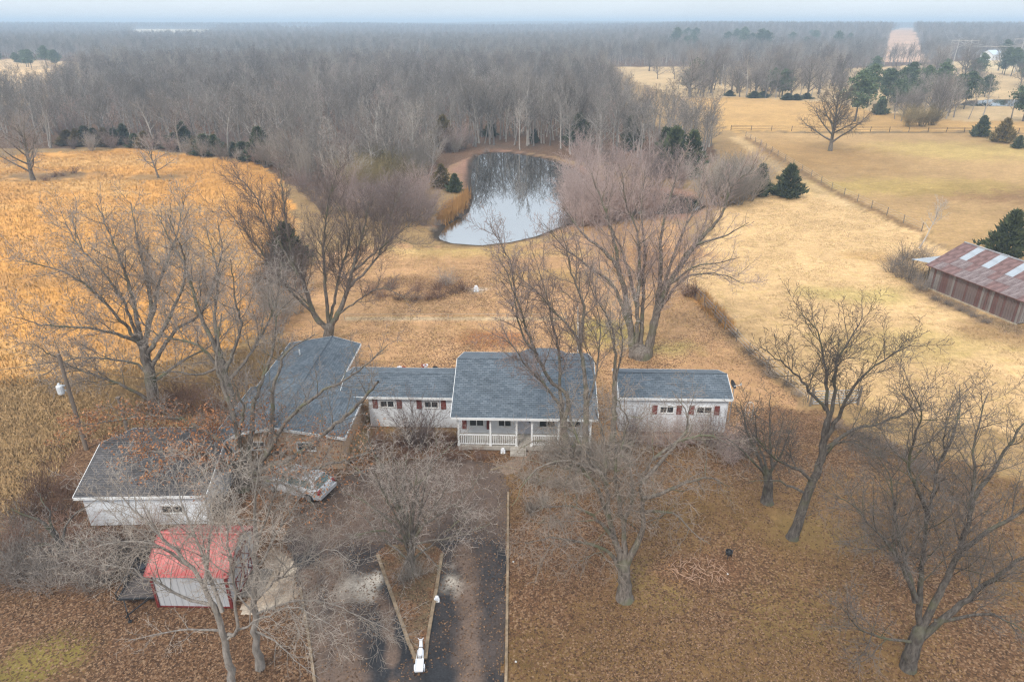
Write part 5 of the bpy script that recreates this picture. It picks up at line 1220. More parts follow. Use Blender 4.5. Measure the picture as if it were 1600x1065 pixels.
# cedars along the edge of the wood
cedar_src = None
nC = 0
def cedar(px, py, k, s, label, group=None, dy=0):
    x, y, z = GT(px, py); 
    return plant2(CEDK[k], 'cedar_tree', (x, y + dy, tz(x, y + dy)), label, 'evergreen tree', group, s, names=('trunk', 'foliage'))
for i, px in enumerate([108, 122, 137, 150, 166, 181, 196, 212, 228, 262, 276, 290, 306, 322, 338, 352, 366, 381, 394, 409, 421]):
    py = np.interp(px, [100, 200, 300, 400, 430], [231, 229, 240, 251, 259]) + TR.uniform(-6, 2)
    s_ = TR.uniform(.55, 1.2); c = cedar(px, py, TR.choice((0, 1, 0, 2)), (s_ * TR.uniform(.9, 1.6), s_ * TR.uniform(.9, 1.5), s_ * TR.uniform(.7, 1.15)), 'dark cedar in the row along the wood edge above the orange meadow', 'cedars along the wood edge above the meadow')
for a in [(1230, 306, 0, 1.12, 'full dark green cedar standing alone at the pasture corner'), (1186, 304, 1, 1.0, 'dark cedar beside the pinkish thicket, left of the full round one'),
          (690, 293, 2, .95, 'bronzed green cedar on the left bank of the pond'), (711, 300, 0, .62, 'small dark cedar at the water edge left of the pond'),
          (452, 418, 0, 1.1, 'low dark cedar hidden behind the forked maple'), (1569, 397, 0, 1.05, 'dark green cedar just behind the old barn roof'),
          (1531, 214, 0, .95, 'smaller of two dark cedars by the far pasture fence'), (1565, 223, 2, 1.35, 'bigger brownish cedar by the far pasture fence'),
          (1374, 179, 0, 1.05, 'round dark cedar right of the big pasture tree'), (1050, 275, 0, 1.7, 'tall dark cedar at the back of the thicket right of the pond'), (1078, 276, 1, 1.5, 'second tall cedar at the back of the thicket, nearer the pasture'), (1036, 262, 1, 1.4, 'cedar among the bare trunks right of the pond'),
          (905, 226, 0, 1.5, 'wide dark cedar at the right end of the far bank'), (985, 235, 1, 1.4, 'dark cedar between bare trunks beyond the right bank'), (835, 222, 1, .6, 'tiny cedar on the red-brown far bank of the pond'), (766, 212, 0, .8, 'low cedar under the trees at the left end of the far bank'), (693, 232, 2, 1.6, 'bronzed cedar under the grey trees left of the far bank'), (600, 268, 0, .8, 'dark cedar inside the grey thicket left of the pond'), (1590, 232, 0, .6, 'low cedar at the right edge by the far fence')]: cedar(*a)
for i, (px, py, s) in enumerate([(1140, 150, .7), (1178, 153, .8), (1192, 152, .75), (1230, 156, .8), (1244, 156, .7), (1260, 154, .7)]):
    cedar(px, py, 0, (s * 1.7, s * 1.3, s * .62), 'low dark evergreen bush in the hedgerow beyond the orange strip', 'evergreen bushes of the far hedgerow')
def pine(px, py, k, s, label, group=None):
    x, y, z = GT(px, py); return plant2(PINEK[k], 'pine_tree', (x, y, z), label, 'pine tree', group, s, names=('trunk', 'foliage'))
for a in [(1336, 190, 0, 1.12, 'dark pine right behind the big bare pasture tree'), (1384, 166, 0, .95, 'leftmost pine of the grove on the right'), (1398, 172, 1, .95, 'slim pine with visible trunk in the grove on the right'), (1416, 156, 2, 1.0, 'tall pine at the middle of the grove on the right'), (1440, 160, 0, .95, 'pine of the grove above the grey bare thicket'), (1466, 158, 2, 1.0, 'tallest dark pine of the grove on the right'), (1490, 166, 1, .9, 'pine at the right of the grove near the pale water'), (1506, 170, 0, .95, 'rightmost pine of the grove by the pale water'),
          (1428, 168, 1, .8, 'short pine in front of the grove on the right'), (1566, 101, 2, 1.15, 'lone tall pine before the white farmhouses'), (1592, 112, 1, 1.0, 'dark pine at the right edge below the power pole'), (1598, 190, 1, 1.2, 'pine with long bare limbs at the right edge'), (1086, 140, 0, .95, 'dark conical pine left of the white pole'), (1073, 142, 1, .8, 'shorter pine left of the white pole'), (1222, 150, 1, .95, 'dark pine of the hedgerow beside the grey tree'), (1206, 148, 0, .8, 'blunt pine of the hedgerow')]: pine(*a)
for i in range(40):
    px = TR.choice((TR.uniform(1030, 1075), TR.uniform(1105, 1180), TR.uniform(1200, 1300), TR.uniform(1110, 1170))); d = TR.uniform(690, 950); x = (px - 800) / FPX * d * 1.0
    plant2(PINEK[i % 3], 'pine_tree', (x, d, tz(x, d)), 'small hazy pine standing out of the distant wood near the white houses', 'pine tree', 'hazy pines of the distant wood', TR.uniform(1.0, 1.45), names=('trunk', 'foliage'))
for i in range(12):
    px = TR.uniform(2, 150); d = TR.uniform(470, 520); x = (px - 800) / FPX * d
    plant2(PINEK[i % 3], 'pine_tree', (x, d, tz(x, d)), 'dark evergreen at the far side of the tan clearing on the left', 'pine tree', 'evergreens behind the left clearing', TR.uniform(.7, 1.0), names=('trunk', 'foliage'))
many_edge = [(115, 233), (143, 236), (175, 232), (205, 231), (235, 234), (268, 238), (297, 244), (318, 247), (347, 251), (374, 254), (402, 258), (160, 229), (250, 232)]
for px, py in many_edge:
    x, y, z = GT(px, py); k_ = TR.uniform(.45, .9); bush(TR.choice(('greysap', 'sapling')), 'edge_shrub', (x, y, z), 'bare shrub growing among the cedars of the wood edge', 'shrub', 'bare shrubs among the edge cedars', (k_, k_, k_))
for i in range(30):
    px = TR.uniform(738, 895); py = TR.uniform(205, 229); x, y, z = GT(px, py)
    plant2(WOODK[TR.choice((0, 1, 2, 5))], 'bank_tree', (x, y, z), 'tall bare tree at the front of the wood on the far bank of the pond', 'tree', 'tall trees fronting the far bank', TR.uniform(1.0, 1.22))
# lone bare trees
def solo(px, py, k, s, label, group=None, kinds=SOLO, name='bare_tree', rz=None):
    x, y, z = GT(px, py); return plant2(kinds[k], name, (x, y, z), label, 'tree', group, s, rz)
solo(52, 283, 0, 1.02, 'broad bare tree alone in the orange meadow at the left edge'); solo(248, 279, 1, 1.0, 'smaller bare tree alone in the orange meadow, right of the broad one')
solo(1297, 236, 2, .98, 'big bare tree standing alone in the brown pasture')
for a in [(1092, 246, 2, .95, 'pale bare tree with open crown at the right end of the pond thicket'), (1064, 250, 5, .95, 'bare tree between cedars right of the pond'), (1024, 236, 2, 1.0, 'pale slim bare tree at the back right of the pond'), (995, 246, 0, .9, 'bare grey tree behind the right arm of the pond'), (958, 240, 1, .9, 'bare spreading tree at the right end of the far bank'), (812, 234, 5, .85, 'bare tree at the very edge of the far bank'), (1166, 152, 0, 1.4, 'wide grey tree of the hedgerow right of the white pole'), (1196, 153, 0, 1.0, 'grey bare tree of the hedgerow'), (1250, 150, 4, .9, 'thin bare tree of the hedgerow, right end'), (1278, 152, 2, .8, 'slim bare tree with clear trunk beyond the orange strip'), (1398, 186, 3, .8, 'slim bare tree at the foot of the pine grove'), (1440, 190, 1, .9, 'grey bare tree in the thicket below the pines'), (1462, 188, 0, .95, 'bare tree in the middle of the thicket below the pines'), (1478, 186, 3, 1.0, 'dense bare tree right in the thicket below the pines'), (1535, 186, 1, 1.0, 'bare tree before the pale far water'), (1513, 187, 2, .75, 'thin bare tree left of the pale far water'), (1420, 186, 5, .8, 'pale bare tree left in the thicket below the pines'), (1132, 148, 3, .8, 'small bare tree by the white pole'), (1182, 150, 3, .95, 'bare tree between the two grey hedgerow trees'), (1106, 146, 0, .7, 'low bare tree left of the white pole'), (1212, 152, 1, .9, 'bushy bare tree right of the grey hedgerow tree'), (1236, 151, 3, .85, 'dense bare tree in the right part of the hedgerow'), (1268, 150, 0, .85, 'bare tree at the right end of the hedgerow'), (1310, 158, 1, .8, 'bare tree half hidden behind the big pasture tree'), (1408, 190, 3, .8, 'low dense bare tree left in the thicket below the pines'), (1430, 184, 0, .95, 'tall bare tree left in the thicket below the pines'), (1450, 184, 3, .95, 'dense bare tree in the thicket below the pines'), (1470, 182, 1, .95, 'wide bare tree right in the thicket below the pines'), (1490, 184, 0, .9, 'bare tree at the right end of the thicket below the pines'), (1580, 186, 1, .9, 'bare tree beside the pine at the right edge'), (1060, 140, 3, .8, 'bare tree left of the dark conical pine')]:
    solo(*a[:4], a[4], None, WOODK)
for px, py, i, s in [(352, 176, 1, .9), (366, 168, 1, .8), (440, 170, 1, .95), (150, 190, 0, .8), (300, 200, 0, .85), (225, 214, 0, .6), (330, 222, 0, .6), (745, 190, 1, .9), (778, 184, 0, .9), (795, 196, 1, .7), (700, 200, 0, .8), (640, 210, 1, .7), (520, 214, 0, .75), (90, 205, 0, .8), (475, 225, 0, .6), (410, 214, 0, .7), (955, 205, 0, .8), (880, 200, 1, .8), (260, 180, 1, .7), (590, 190, 0, .85)]:
    x, y, z = GT(px, py); o = plant2(LEAFY[i], 'oak_tree', (x, y, z), ('pale tan' if i else 'russet') + ' leaf-holding oak among the bare trees of the wood ' + ('on the left' if px < 450 else 'behind the pond'), 'tree', ('pale tan' if i else 'russet') + ' leaf-holding oaks ' + ('on the left' if px < 450 else 'behind the pond'), s)
    link('dry_leaves', LEAFY[i][2], None, o, 'stuff')
for i in range(40):
    px = TR.uniform(60, 740); py = np.interp(px, [100, 200, 300, 400, 500, 740], [224, 222, 231, 242, 256, 236]) - TR.uniform(0, 22); x, y, z = GT(px, py); k_ = TR.uniform(.5, 1.15)
    bush(TR.choice(('sapling', 'greysap', 'sapling2')), 'understory_shrub', (x, y, z), 'thin bare undergrowth between the trunks at the front of the wood', 'shrub', 'undergrowth at the front of the wood', (k_, k_, k_))
for i in range(38):
    px = TR.uniform(1075, 1330); py = TR.uniform(138, 152); x, y, z = GT(px, py)
    plant2(SOLO[TR.choice((0, 1, 1))], 'hedgerow_tree', (x, y, z), 'grey bare tree of the dense hedgerow beyond the orange strip', 'tree', 'bare trees of the far hedgerow', TR.uniform(.8, 1.4))
for i in range(22):
    px = TR.uniform(1385, 1500); py = TR.uniform(160, 190); x, y, z = GT(px, py)
    plant2(TR.choice((SOLO[0], SOLO[1], WOODK[3], WOODK[1])), 'thicket_tree', (x, y, z), 'grey bare tree of the thicket below the pines', 'tree', 'bare trees of the thicket below the pines', TR.uniform(.6, .95))
for i in range(110):
    px = TR.choice((TR.uniform(975, 1300), TR.uniform(1080, 1310), TR.uniform(1090, 1300), TR.uniform(1300, 1620))); d = TR.uniform(300, 470) if px > 1100 else TR.uniform(380, 450); x = (px - 800) / FPX * d
    if 1500 < px < 1560 and d < 330: continue
    plant2(SOLO[TR.choice((0, 1))], 'field_tree', (x, d, tz(x, d)), 'hazy bare tree scattered in the far tan field on the right', 'tree', 'bare trees scattered in the far field', TR.uniform(.6, 1.25))
for i in range(16):
    px = TR.uniform(1300, 1600); d = TR.uniform(260, 420); x = (px - 800) / FPX * d
    plant2(PINEK[i % 3], 'pine_tree', (x, d, tz(x, d)), 'hazy pine behind the grove on the right', 'pine tree', 'pines behind the grove on the right', TR.uniform(.75, 1.05), names=('trunk', 'foliage'))
solo(383, 200, 2, (1.0, 1.0, 1.12), 'white-barked dead tree standing out at the meadow edge of the wood', None, WOODK, 'dead_tree').children[0].data = (lambda m: (m.materials.clear(), m.materials.append(mat('bleached_wood', (.62, .58, .54), .8, .15, 3)), m)[2])(WOODK[2][0].copy())
x, y, z = GT(1456, 398); o = plant2(WOODK[2], 'birch_tree', (x, y + 3, z), 'small whitish bare tree leaning over the lean-to of the barn', 'tree', None, (.62, .62, .5))
HAZE = 0.00058
PALEB = mat('white_bark', (.52, .47, .42), .85, .2, 4); m_ = WOODK[2][0].copy(); m_.materials.clear(); m_.materials.append(PALEB); o.children[0].data = m_; m2_ = WOODK[2][1].copy(); m2_.materials.clear(); m2_.materials.append(TW_L); o.children[1].data = m2_

# ------------------------------------------------------------------ thickets and shrubs
def many(key, name, pts, label, group, s0, s1, zs=1.0):
    for px, py in pts:
        x, y, z = GT(px, py); s = TR.uniform(s0, s1); bush(key, name, (x, y, z), label, 'shrub', group, (s, s, s * zs))
many('sapling', 'sapling_thicket', [(905, 352), (915, 318), (895, 330), (905, 300), (940, 352), (970, 345), (930, 348), (955, 344), (985, 341), (1015, 340), (920, 330)], 'pinkish sapling clump on the near bank right of the pond', 'pinkish saplings on the near bank', 1.05, 1.5)
many('sapling2', 'sapling_thicket', [(925, 274), (955, 288), (990, 290), (1025, 293), (1060, 294), (905, 258), (970, 275), (1010, 276)], 'red-brown sapling clump behind the right arm of the pond', 'red-brown saplings behind the pond arm', .95, 1.3)
many('greysap', 'sapling_thicket', [(1108, 318), (1128, 322), (1148, 318), (1165, 312), (1120, 300), (1140, 296), (1155, 300)], 'greyish sapling clump at the pasture end of the pond', 'greyish saplings at the pasture end of the pond', 1.05, 1.4)
many('sapling', 'sapling_thicket', [(640, 345), (600, 320), (575, 320), (540, 310), (490, 315), (470, 300), (662, 352), (615, 350), (588, 345), (560, 340), (668, 335), (640, 322), (655, 310), (618, 328), (540, 330), (510, 335)], 'red-brown sapling clump left of the pond', 'red-brown saplings left of the pond', .75, 1.15)
many('olive', 'large_shrub', [(598, 300), (570, 290), (620, 292), (585, 278), (610, 282), (635, 300), (560, 305)], 'tall olive-tinged shrub in the thicket left of the pond', 'olive shrubs left of the pond', .95, 1.2)
many('greysap', 'large_shrub', [(430, 255), (415, 262), (470, 265), (490, 268), (580, 268), (620, 268), (640, 265), (670, 258), (600, 262), (480, 285), (455, 275), (510, 282), (530, 275), (650, 285), (660, 272), (440, 265), (545, 300)], 'grey bare shrub in front of the wood left of the pond', 'grey shrubs in front of the wood', .95, 1.35)
many('greysap', 'wild_shrub', [(420, 480), (440, 505), (465, 490), (410, 455), (440, 455), (470, 455)], 'grey bare shrub at the meadow edge behind the brick wing', 'grey shrubs behind the brick wing', .6, .85)
many('brown', 'bramble', [(578, 458), (600, 464), (622, 468), (645, 470), (668, 468), (690, 464), (710, 458), (725, 452), (610, 452), (650, 455), (680, 452)], 'low brown bramble in the mound on the back lawn', 'brambles of the back lawn mound', .75, 1.1, .62)
many('greybr', 'bramble', [(699, 445)], 'upright grey-brown bramble sticking out of the mound on the back lawn', None, .9, .95)
many('brown', 'shrub', [(1072, 462), (1088, 462)], 'red-brown shrub at the corner of the garden fence', 'red-brown shrubs at the fence corner', .9, 1.1)
fp = [(1090, 468), (1108, 486), (1126, 505), (1146, 528), (1168, 552), (1190, 570), (1210, 586), (1232, 603), (1250, 618)]
many('greybr', 'weed', [(a + TR.uniform(-5, 5), b + TR.uniform(-3, 3)) for a, b in fp], 'dry weed clump along the garden fence', 'dry weeds along the garden fence', .4, .65, .8)
many('brown', 'hedge_shrub', [(584, 696), (600, 697), (618, 696), (636, 698), (655, 696), (674, 697), (692, 696), (706, 698)], 'brown hedge shrub below the windows of the low range', 'hedge shrubs below the low range windows', .72, .82)
many('brown', 'border_shrub', [(592, 715), (618, 718), (645, 716), (672, 718), (700, 716), (725, 718), (750, 716)], 'sparse brown shrub between hedge and turning circle', 'border shrubs by the turning circle', .5, .7)
many('sapling', 'small_tree', [(652, 700)], 'slim pinkish multi-stemmed tree before the low range windows', None, .72, .75)
many('pinkbush', 'front_shrub', [(985, 692), (1010, 694), (1036, 694), (1062, 696), (1088, 694), (1112, 696)], 'bare pinkish shrub before the white right range', 'pinkish shrubs before the right range', .95, 1.25, .9)
many('tan', 'front_shrub', [(872, 712), (895, 716), (920, 714), (945, 716), (858, 722), (905, 735), (935, 738), (970, 715)], 'pale tangled shrub at the right half of the porch', 'pale shrubs at the porch', .85, 1.15)
many('tan', 'front_shrub', [(835, 755), (870, 760), (900, 765), (850, 790), (830, 800)], 'pale low shrub on the lawn left of the shade tree', 'pale low shrubs left of the shade tree', .6, .85)
many('dark', 'bramble', [(30, 830), (60, 850), (90, 870), (140, 868), (165, 872), (190, 868), (215, 868), (240, 862), (60, 890), (120, 900), (170, 890), (210, 885)], 'dark bramble tangle before the white garage', 'brambles before the white garage', .75, 1.1)
many('brown', 'bramble', [(80, 800), (100, 815), (60, 780), (100, 770), (40, 810), (15, 860), (150, 900), (195, 850), (230, 848), (120, 845)], 'red-brown bramble at the left end of the garage', 'brambles at the left end of the garage', .8, 1.2)
many('greybr', 'bramble', [(20, 880), (50, 905), (85, 915), (10, 905), (110, 880), (185, 905), (145, 915)], 'grey bramble at the left edge of the leafy lawn', 'brambles at the left edge', .7, 1.0)
many('brown', 'shrub', [(300, 648), (330, 655), (270, 645), (240, 650), (355, 662), (335, 640), (300, 630), (280, 620), (400, 500), (430, 520)], 'red-brown shrub in the gap between garage and brick wing', 'red-brown shrubs behind the garage', .8, 1.2)
many('dark', 'yard_brush', [(1330, 680), (1360, 690), (1390, 700), (1415, 715), (1440, 735), (1340, 700), (1375, 712), (1300, 668), (1460, 750)], 'dark brush heap in the yard behind the leaning tree', 'dark brush behind the leaning tree', .5, .8, .7)
many('greybr', 'barn_weed', [(1392, 425), (1408, 434), (1425, 442), (1440, 452), (1400, 415), (1418, 425), (1435, 436)], 'grey weeds round the lean-to of the barn', 'weeds round the lean-to', .8, 1.15)
many('dark', 'barn_weed', [(1462, 468), (1482, 476), (1502, 486), (1520, 494), (1540, 504)], 'dark weeds at the foot of the long barn wall', 'weeds at the long barn wall', .45, .7, .8)
many('olive', 'large_shrub', [(1420, 198), (1440, 198), (1456, 196)], 'broad brownish shrub at the near side of the thicket below the pines', 'brownish shrubs below the pines', .95, 1.25)
many('brown', 'shrub', [(85, 278), (100, 276), (115, 272), (72, 284)], 'low dark red shrub at the foot of the broad meadow tree', 'low shrubs at the meadow tree', .8, 1.1, .7)
many('greybr', 'shrub', [(1445, 405), (1418, 405)], 'bare grey shrub behind the lean-to', 'grey shrubs behind the lean-to', .9, 1.1)
many('pinkbush', 'shrub', [(1150, 700), (1165, 712), (1140, 722), (1128, 708)], 'thin pinkish shrub at the right end of the house', 'thin shrubs at the right end of the house', .7, 1.0)
many('dark', 'bank_shrub', [(676, 362), (684, 352), (722, 338), (728, 322), (715, 330), (742, 244), (760, 238), (738, 262)], 'dark low shrub hanging over the water at the left shore', 'dark shrubs at the left shore', .5, .8)

# ------------------------------------------------------------------ grass, reeds and leaves (uncountable)
def blades(name, x, y, h, wd, m, per=3, spread=.12, lean=.35, z=None):
    n = len(x) * per; X = np.repeat(x, per) + rng.normal(size=n) * spread; Y = np.repeat(y, per) + rng.normal(size=n) * spread; Z = terrain(X, Y) if z is None else np.full(n, z)
    hh = h * rng.uniform(.5, 1.25, n); a = rng.uniform(0, 6.283, n); l = rng.uniform(0, lean, n) * hh; b = rng.uniform(0, 6.283, n)
    P = np.stack([X, Y, Z - .02], 1); d = np.stack([np.cos(a), np.sin(a), 0 * a], 1) * (wd * rng.uniform(.6, 1.4, n))[:, None]; T = P + np.stack([np.cos(b) * l, np.sin(b) * l, hh], 1)
    me = npmesh(name, np.stack([P - d, P + d, T], 1).reshape(-1, 3), np.arange(n * 3).reshape(-1, 3)); return link(name, me, m, kind='stuff')
M_SEDGE = leaf_mat('dry_sedge', (0.66, 0.31, 0.088), (0.82, 0.43, 0.14), .9); M_STRAW = leaf_mat('dry_straw', (0.52, 0.32, 0.14), (0.74, 0.50, 0.26), .85); M_ROUGH = leaf_mat('rough_straw', (0.40, 0.24, 0.105), (0.62, 0.40, 0.195), .85)
def pts_in(poly, n, yex=1.0, extra=None):
    P = np.array(poly); x0, y0 = P.min(0); x1, y1 = P.max(0); X = rng.uniform(x0, x1, n * 8); Y = y0 + (y1 - y0) * rng.random(n * 8) ** yex
    k = inpoly(X, Y, poly) & (np.abs(X) < Y * .82 + 6)
    if extra is not None: k &= extra(X, Y)
    return X[k][:n], Y[k][:n]
bald = [GT(80, 276), GT(247, 278)]
X, Y = pts_in(SEDGE, 30000, 1.5, lambda X, Y: (fbm(X, Y, .12, 4) > .2) & (np.hypot((X - bald[0][0]) / 9, (Y - bald[0][1]) / 5) > 1) & (np.hypot((X - bald[1][0]) / 6, (Y - bald[1][1]) / 3) > 1)); blades('tall_grass', X, Y, .42, .035, M_SEDGE, 3, .3, .8)
X, Y = pts_in(LROUGH, 14000, 1.0, lambda X, Y: fbm(X, Y, .3, 3) > .2); blades('rough_grass', X, Y, .28, .03, M_ROUGH, 4, .25, .9)
X, Y = pts_in(PAST, 18000, 1.4, lambda X, Y: fbm(X, Y, .35, 3) > .45); blades('pasture_grass', X, Y, .13, .03, M_STRAW, 3, .2, .9)
X, Y = pts_in(BLAWN, 14000, 1.2, lambda X, Y: (fbm(X, Y, .35, 3) > .47) & (polydist(X, Y, POND) > 1.5) & ~inpoly(X, Y, POND) & (Y > 53)); blades('lawn_grass', X, Y, .14, .03, M_ROUGH, 3, .2, .9)
X, Y = pts_in(gpoly([(684, 345), (700, 325), (722, 312), (732, 300), (728, 325), (712, 338), (695, 350)]), 500); blades('reeds', X, Y, 1.5, .06, M_SEDGE, 5, .25, .2)
X, Y = pts_in(gpoly([(1086, 462), (1100, 462), (1145, 510), (1135, 515)]), 160); blades('fence_grass', X, Y, .8, .04, M_SEDGE, 8, .3, .3)
M_LEAF = leaf_mat('fallen_leaves', (0.055, 0.028, 0.017), (0.33, 0.195, 0.11))
def leaves(name, polys, n, size, avoid=(), zz=.035):
    xs, ys = [], []
    for p, k, f in polys:
        a, b = pts_in(p, k, 1.0, f); xs.append(a); ys.append(b)
    x = np.concatenate(xs); y = np.concatenate(ys); k = np.ones(len(x), bool)
    for p in avoid: k &= ~inpoly(x, y, p)
    x, y = x[k], y[k]; n = len(x); P = np.stack([x, y, np.full(n, zz)], 1); a = rng.uniform(0, 6.283, n); t = rng.uniform(-.35, .35, (n, 2)); s = size * rng.uniform(.6, 1.4, (n, 1))
    u = np.stack([np.cos(a), np.sin(a), t[:, 0]], 1) * s; v = np.stack([-np.sin(a), np.cos(a), t[:, 1]], 1) * s * .62
    me = npmesh(name, np.stack([P - u, P + v, P + u, P - v], 1).reshape(-1, 3), np.arange(n * 4).reshape(-1, 4)); return link(name, me, M_LEAF, kind='stuff')
foot = [[(-19.3, 37.2), (-10.6, 37.2), (-10.6, 43), (16, 42), (16, 47), (-19, 51)], [(-25.2, 32), (-18, 32), (-18, 39), (-25.2, 39)], [(-18, 25.7), (-14.1, 25.7), (-14.1, 29.3), (-18, 29.3)], DRIVE]
leaves('leaf_litter', [(FLAWN, 17000, lambda X, Y: fbm(X, Y, .25, 4) > .38), (RLAWN, 46000, lambda X, Y: (fbm(X, Y, .16, 4) > .47) & (Y < 48)), (LROUGH, 2500, None)], 0, .047, foot)
leaves('drive_leaves', [(DRIVE, 4500, lambda X, Y: (fbm(X, Y, .35, 4) > .42) & ~inpoly(X, Y, ISLAND))], 0, .05)
leaves('island_leaves', [(ISLAND, 2600, None)], 0, .05, (), .075)
many('tan', 'island_shrub', [(632, 908), (652, 900)], 'pale twiggy shrub at the foot of the vase-shaped tree in the driveway island', 'shrubs in the driveway island', .5, .65)
X, Y = pts_in(RLAWN, 20000, 1.0, lambda X, Y: (fbm(X + 200, Y, .18, 4) < .5) & (Y < 45)); blades('front_lawn_grass', X, Y, .09, .02, leaf_mat('winter_lawn', (.135, .08, .03), (.29, .195, .082), .7), 3, .15, .9, 0)
X, Y = pts_in(gpoly([(524, 722), (566, 706), (570, 692), (548, 696), (528, 708)]), 260); blades('pampas_grass', X, Y, 1.0, .03, leaf_mat('pale_straw', (.45, .33, .18), (.68, .54, .33)), 10, .2, .7, 0)
# ------------------------------------------------------------------ fences, gate, poles
def fence(name, label, pts, hgt, step, wires, pm=WOOD, wm=GALV, r=.05, rail=None):
    P = [Vector(GT(*p)) for p in pts]; o = empty(name, label, 'fence', P[0]); base = P[0]
    tot = 0; posts = []
    for a, b in zip(P, P[1:]):
        n = max(1, round((b - a).length / step))
        for i in range(n): posts.append(a.lerp(b, i / n))
    posts.append(P[-1]); me = None
    for p in posts:
        if me is None:
            q = MB(); q.bar((0, 0, -.2), (0, 0, hgt), r, 6, r * .85); me = q.mesh('post'); me.materials.append(pm)
        k = link('post', me, None, o); z = tz(p.x, p.y); k.location = (p.x - base.x, p.y - base.y, z - base.z); k.rotation_euler = (TR.gauss(0, .04), TR.gauss(0, .04), TR.uniform(0, 3))
    for wz in wires:
        q = MB()
        for a, b in zip(posts, posts[1:]):
            A = Vector((a.x, a.y, tz(a.x, a.y) + wz)) - base; B = Vector((b.x, b.y, tz(b.x, b.y) + wz)) - base; q.bar(A, B, .012 if not rail else rail, 4, cap=False)
        q.build('rail' if rail else 'wire', wm, o)
    return o
fence('pasture_fence', 'straight dark fence running across behind the lone pasture tree', [(1142, 204.5), (1300, 205.5), (1450, 207), (1620, 208.5)], 1.35, 5, (.5, .95, 1.25), mat('dark_post', (.07, .055, .045), .9, .3, 3), mat('dark_rail', (.07, .055, .045), .9, .3, 3), .09, .045)
fence('field_fence', 'wire fence slanting between the two pastures down to the barn', [(1165, 214), (1215, 244), (1300, 294), (1440, 361)], 1.3, 5, (.45, .8, 1.15), WOOD, GALV, .07)
fence('garden_fence', 'rough post and wire fence with weeds between back lawn and yellow pasture', [(1062, 436), (1100, 478), (1170, 555), (1262, 628)], 1.3, 3.2, (.4, .75, 1.1), WOOD, GALV, .055)
fence('lawn_wire', 'low pale wire line crossing the back lawn behind the house', [(538, 498), (700, 498), (885, 497)], .55, 7, (.5,), GALV, mat('pale_wire', (.45, .38, .3), .6, .1, 3), .03, .02)
ga, gb = Vector(G(1268, 634)), Vector(G(1338, 632)); gate = empty('field_gate', 'grey metal tube gate at the end of the garden fence', 'gate', ga, math.atan2(gb.y - ga.y, gb.x - ga.x)); gl = (gb - ga).length
for i, z in enumerate((.2, .42, .64, .86, 1.08, 1.3)):
    q = MB(); q.bar((.05, 0, z), (gl - .05, 0, z), .042, 6); q.build('rail', GALV, gate)
for x in (.05, gl * .34, gl * .66, gl - .05):
    q = MB(); q.bar((x, -.002, .2), (x, -.002, 1.3), .045, 6); q.build('upright', GALV, gate)
for x in (-.12, gl + .12):
    q = MB(); q.bar((x, 0, -.3), (x, 0, 1.55), .09, 8); q.build('post', WOOD, gate)
q = MB(); q.bar((.1, .06, .25), (gl * .5, .06, 1.28), .02, 4); q.build('brace', GALV, gate)
POLE = mat('pole_wood', (.19, .15, .12), .9, .3, 3, .2, stretch=(1, 1, .1)); PPOLE = mat('pale_pole', (.5, .46, .42), .8, .15, 3)
b = G(135, 702); pole = empty('utility_pole', 'wooden utility pole with white transformer can at the left behind the garage', 'utility pole', b)
q = MB(); q.bar((0, 0, -.3), (.1, 0, 7.4), .15, 10, .11); q.build('pole', POLE, pole)
q = MB(); q.lathe((-.42, -.1, 4.5), [(.05, 0), (.20, .02), (.22, .1), (.22, .56), (.20, .62), (.1, .68), (.06, .80), (.03, .82)], 14); tr = q.build('transformer', mat('white_can', (.6, .62, .64), .4, .05, 3), pole, True)
q = MB(); q.box((-.14, -.05, 4.75), (.2, .08, .08)); q.box((-.14, -.05, 5.1), (.2, .08, .08)); q.build('bracket', GALV, pole)
b2 = G(203, 686); post = empty('wooden_post', 'shorter plain wooden post right of the transformer pole', 'post', b2)
q = MB(); q.bar((0, 0, -.3), (-.03, 0, 3.4), .13, 10, .1); q.build('shaft', POLE, post); q = MB(); q.box((-.03, 0, 3.43), (.26, .26, .06)); q.build('cap', POLE, post)
def cable(name, label, a, b, sag, r, m=mat('cable_black', (.09, .085, .08), .6, .1, 3), n=12):
    a, b = Vector(a), Vector(b); pts = [tuple(a.lerp(b, i / n) - Vector((0, 0, sag * 4 * (i / n) * (1 - i / n)))) for i in range(n + 1)]
    o = link(name, sweep([(pts, [r] * (n + 1), 4)], name), m); return tag(o, label, 'cable')
cable('power_cable', 'thin cable running left from the transformer pole over the rough grass', (b[0], b[1], 6.9), (b[0] - 30, b[1] - 8, 7.2), .6, .02)
cable('power_cable', 'thin cable between transformer pole and the brick wing', (b[0], b[1], 6.6), (-18.6, 44, 3.1), .5, .015)
for px, py, h, lab in ((1127, 134, 9.5, 'taller pale pole by the road beyond the wood'), (1094, 137, 5.5, 'shorter pale pole left of the taller one beyond the wood')):
    x, y, z = GT(px, py); o = empty('road_pole', lab, 'utility pole', (x, y, z)); q = MB(); q.bar((0, 0, -.3), (0, 0, h), .22, 8, .17); q.build('shaft', PPOLE, o)
    q = MB(); q.bar((-1.0, 0, h - .7), (1.0, 0, h - .7), .08, 4); q.build('crossarm', PPOLE, o)
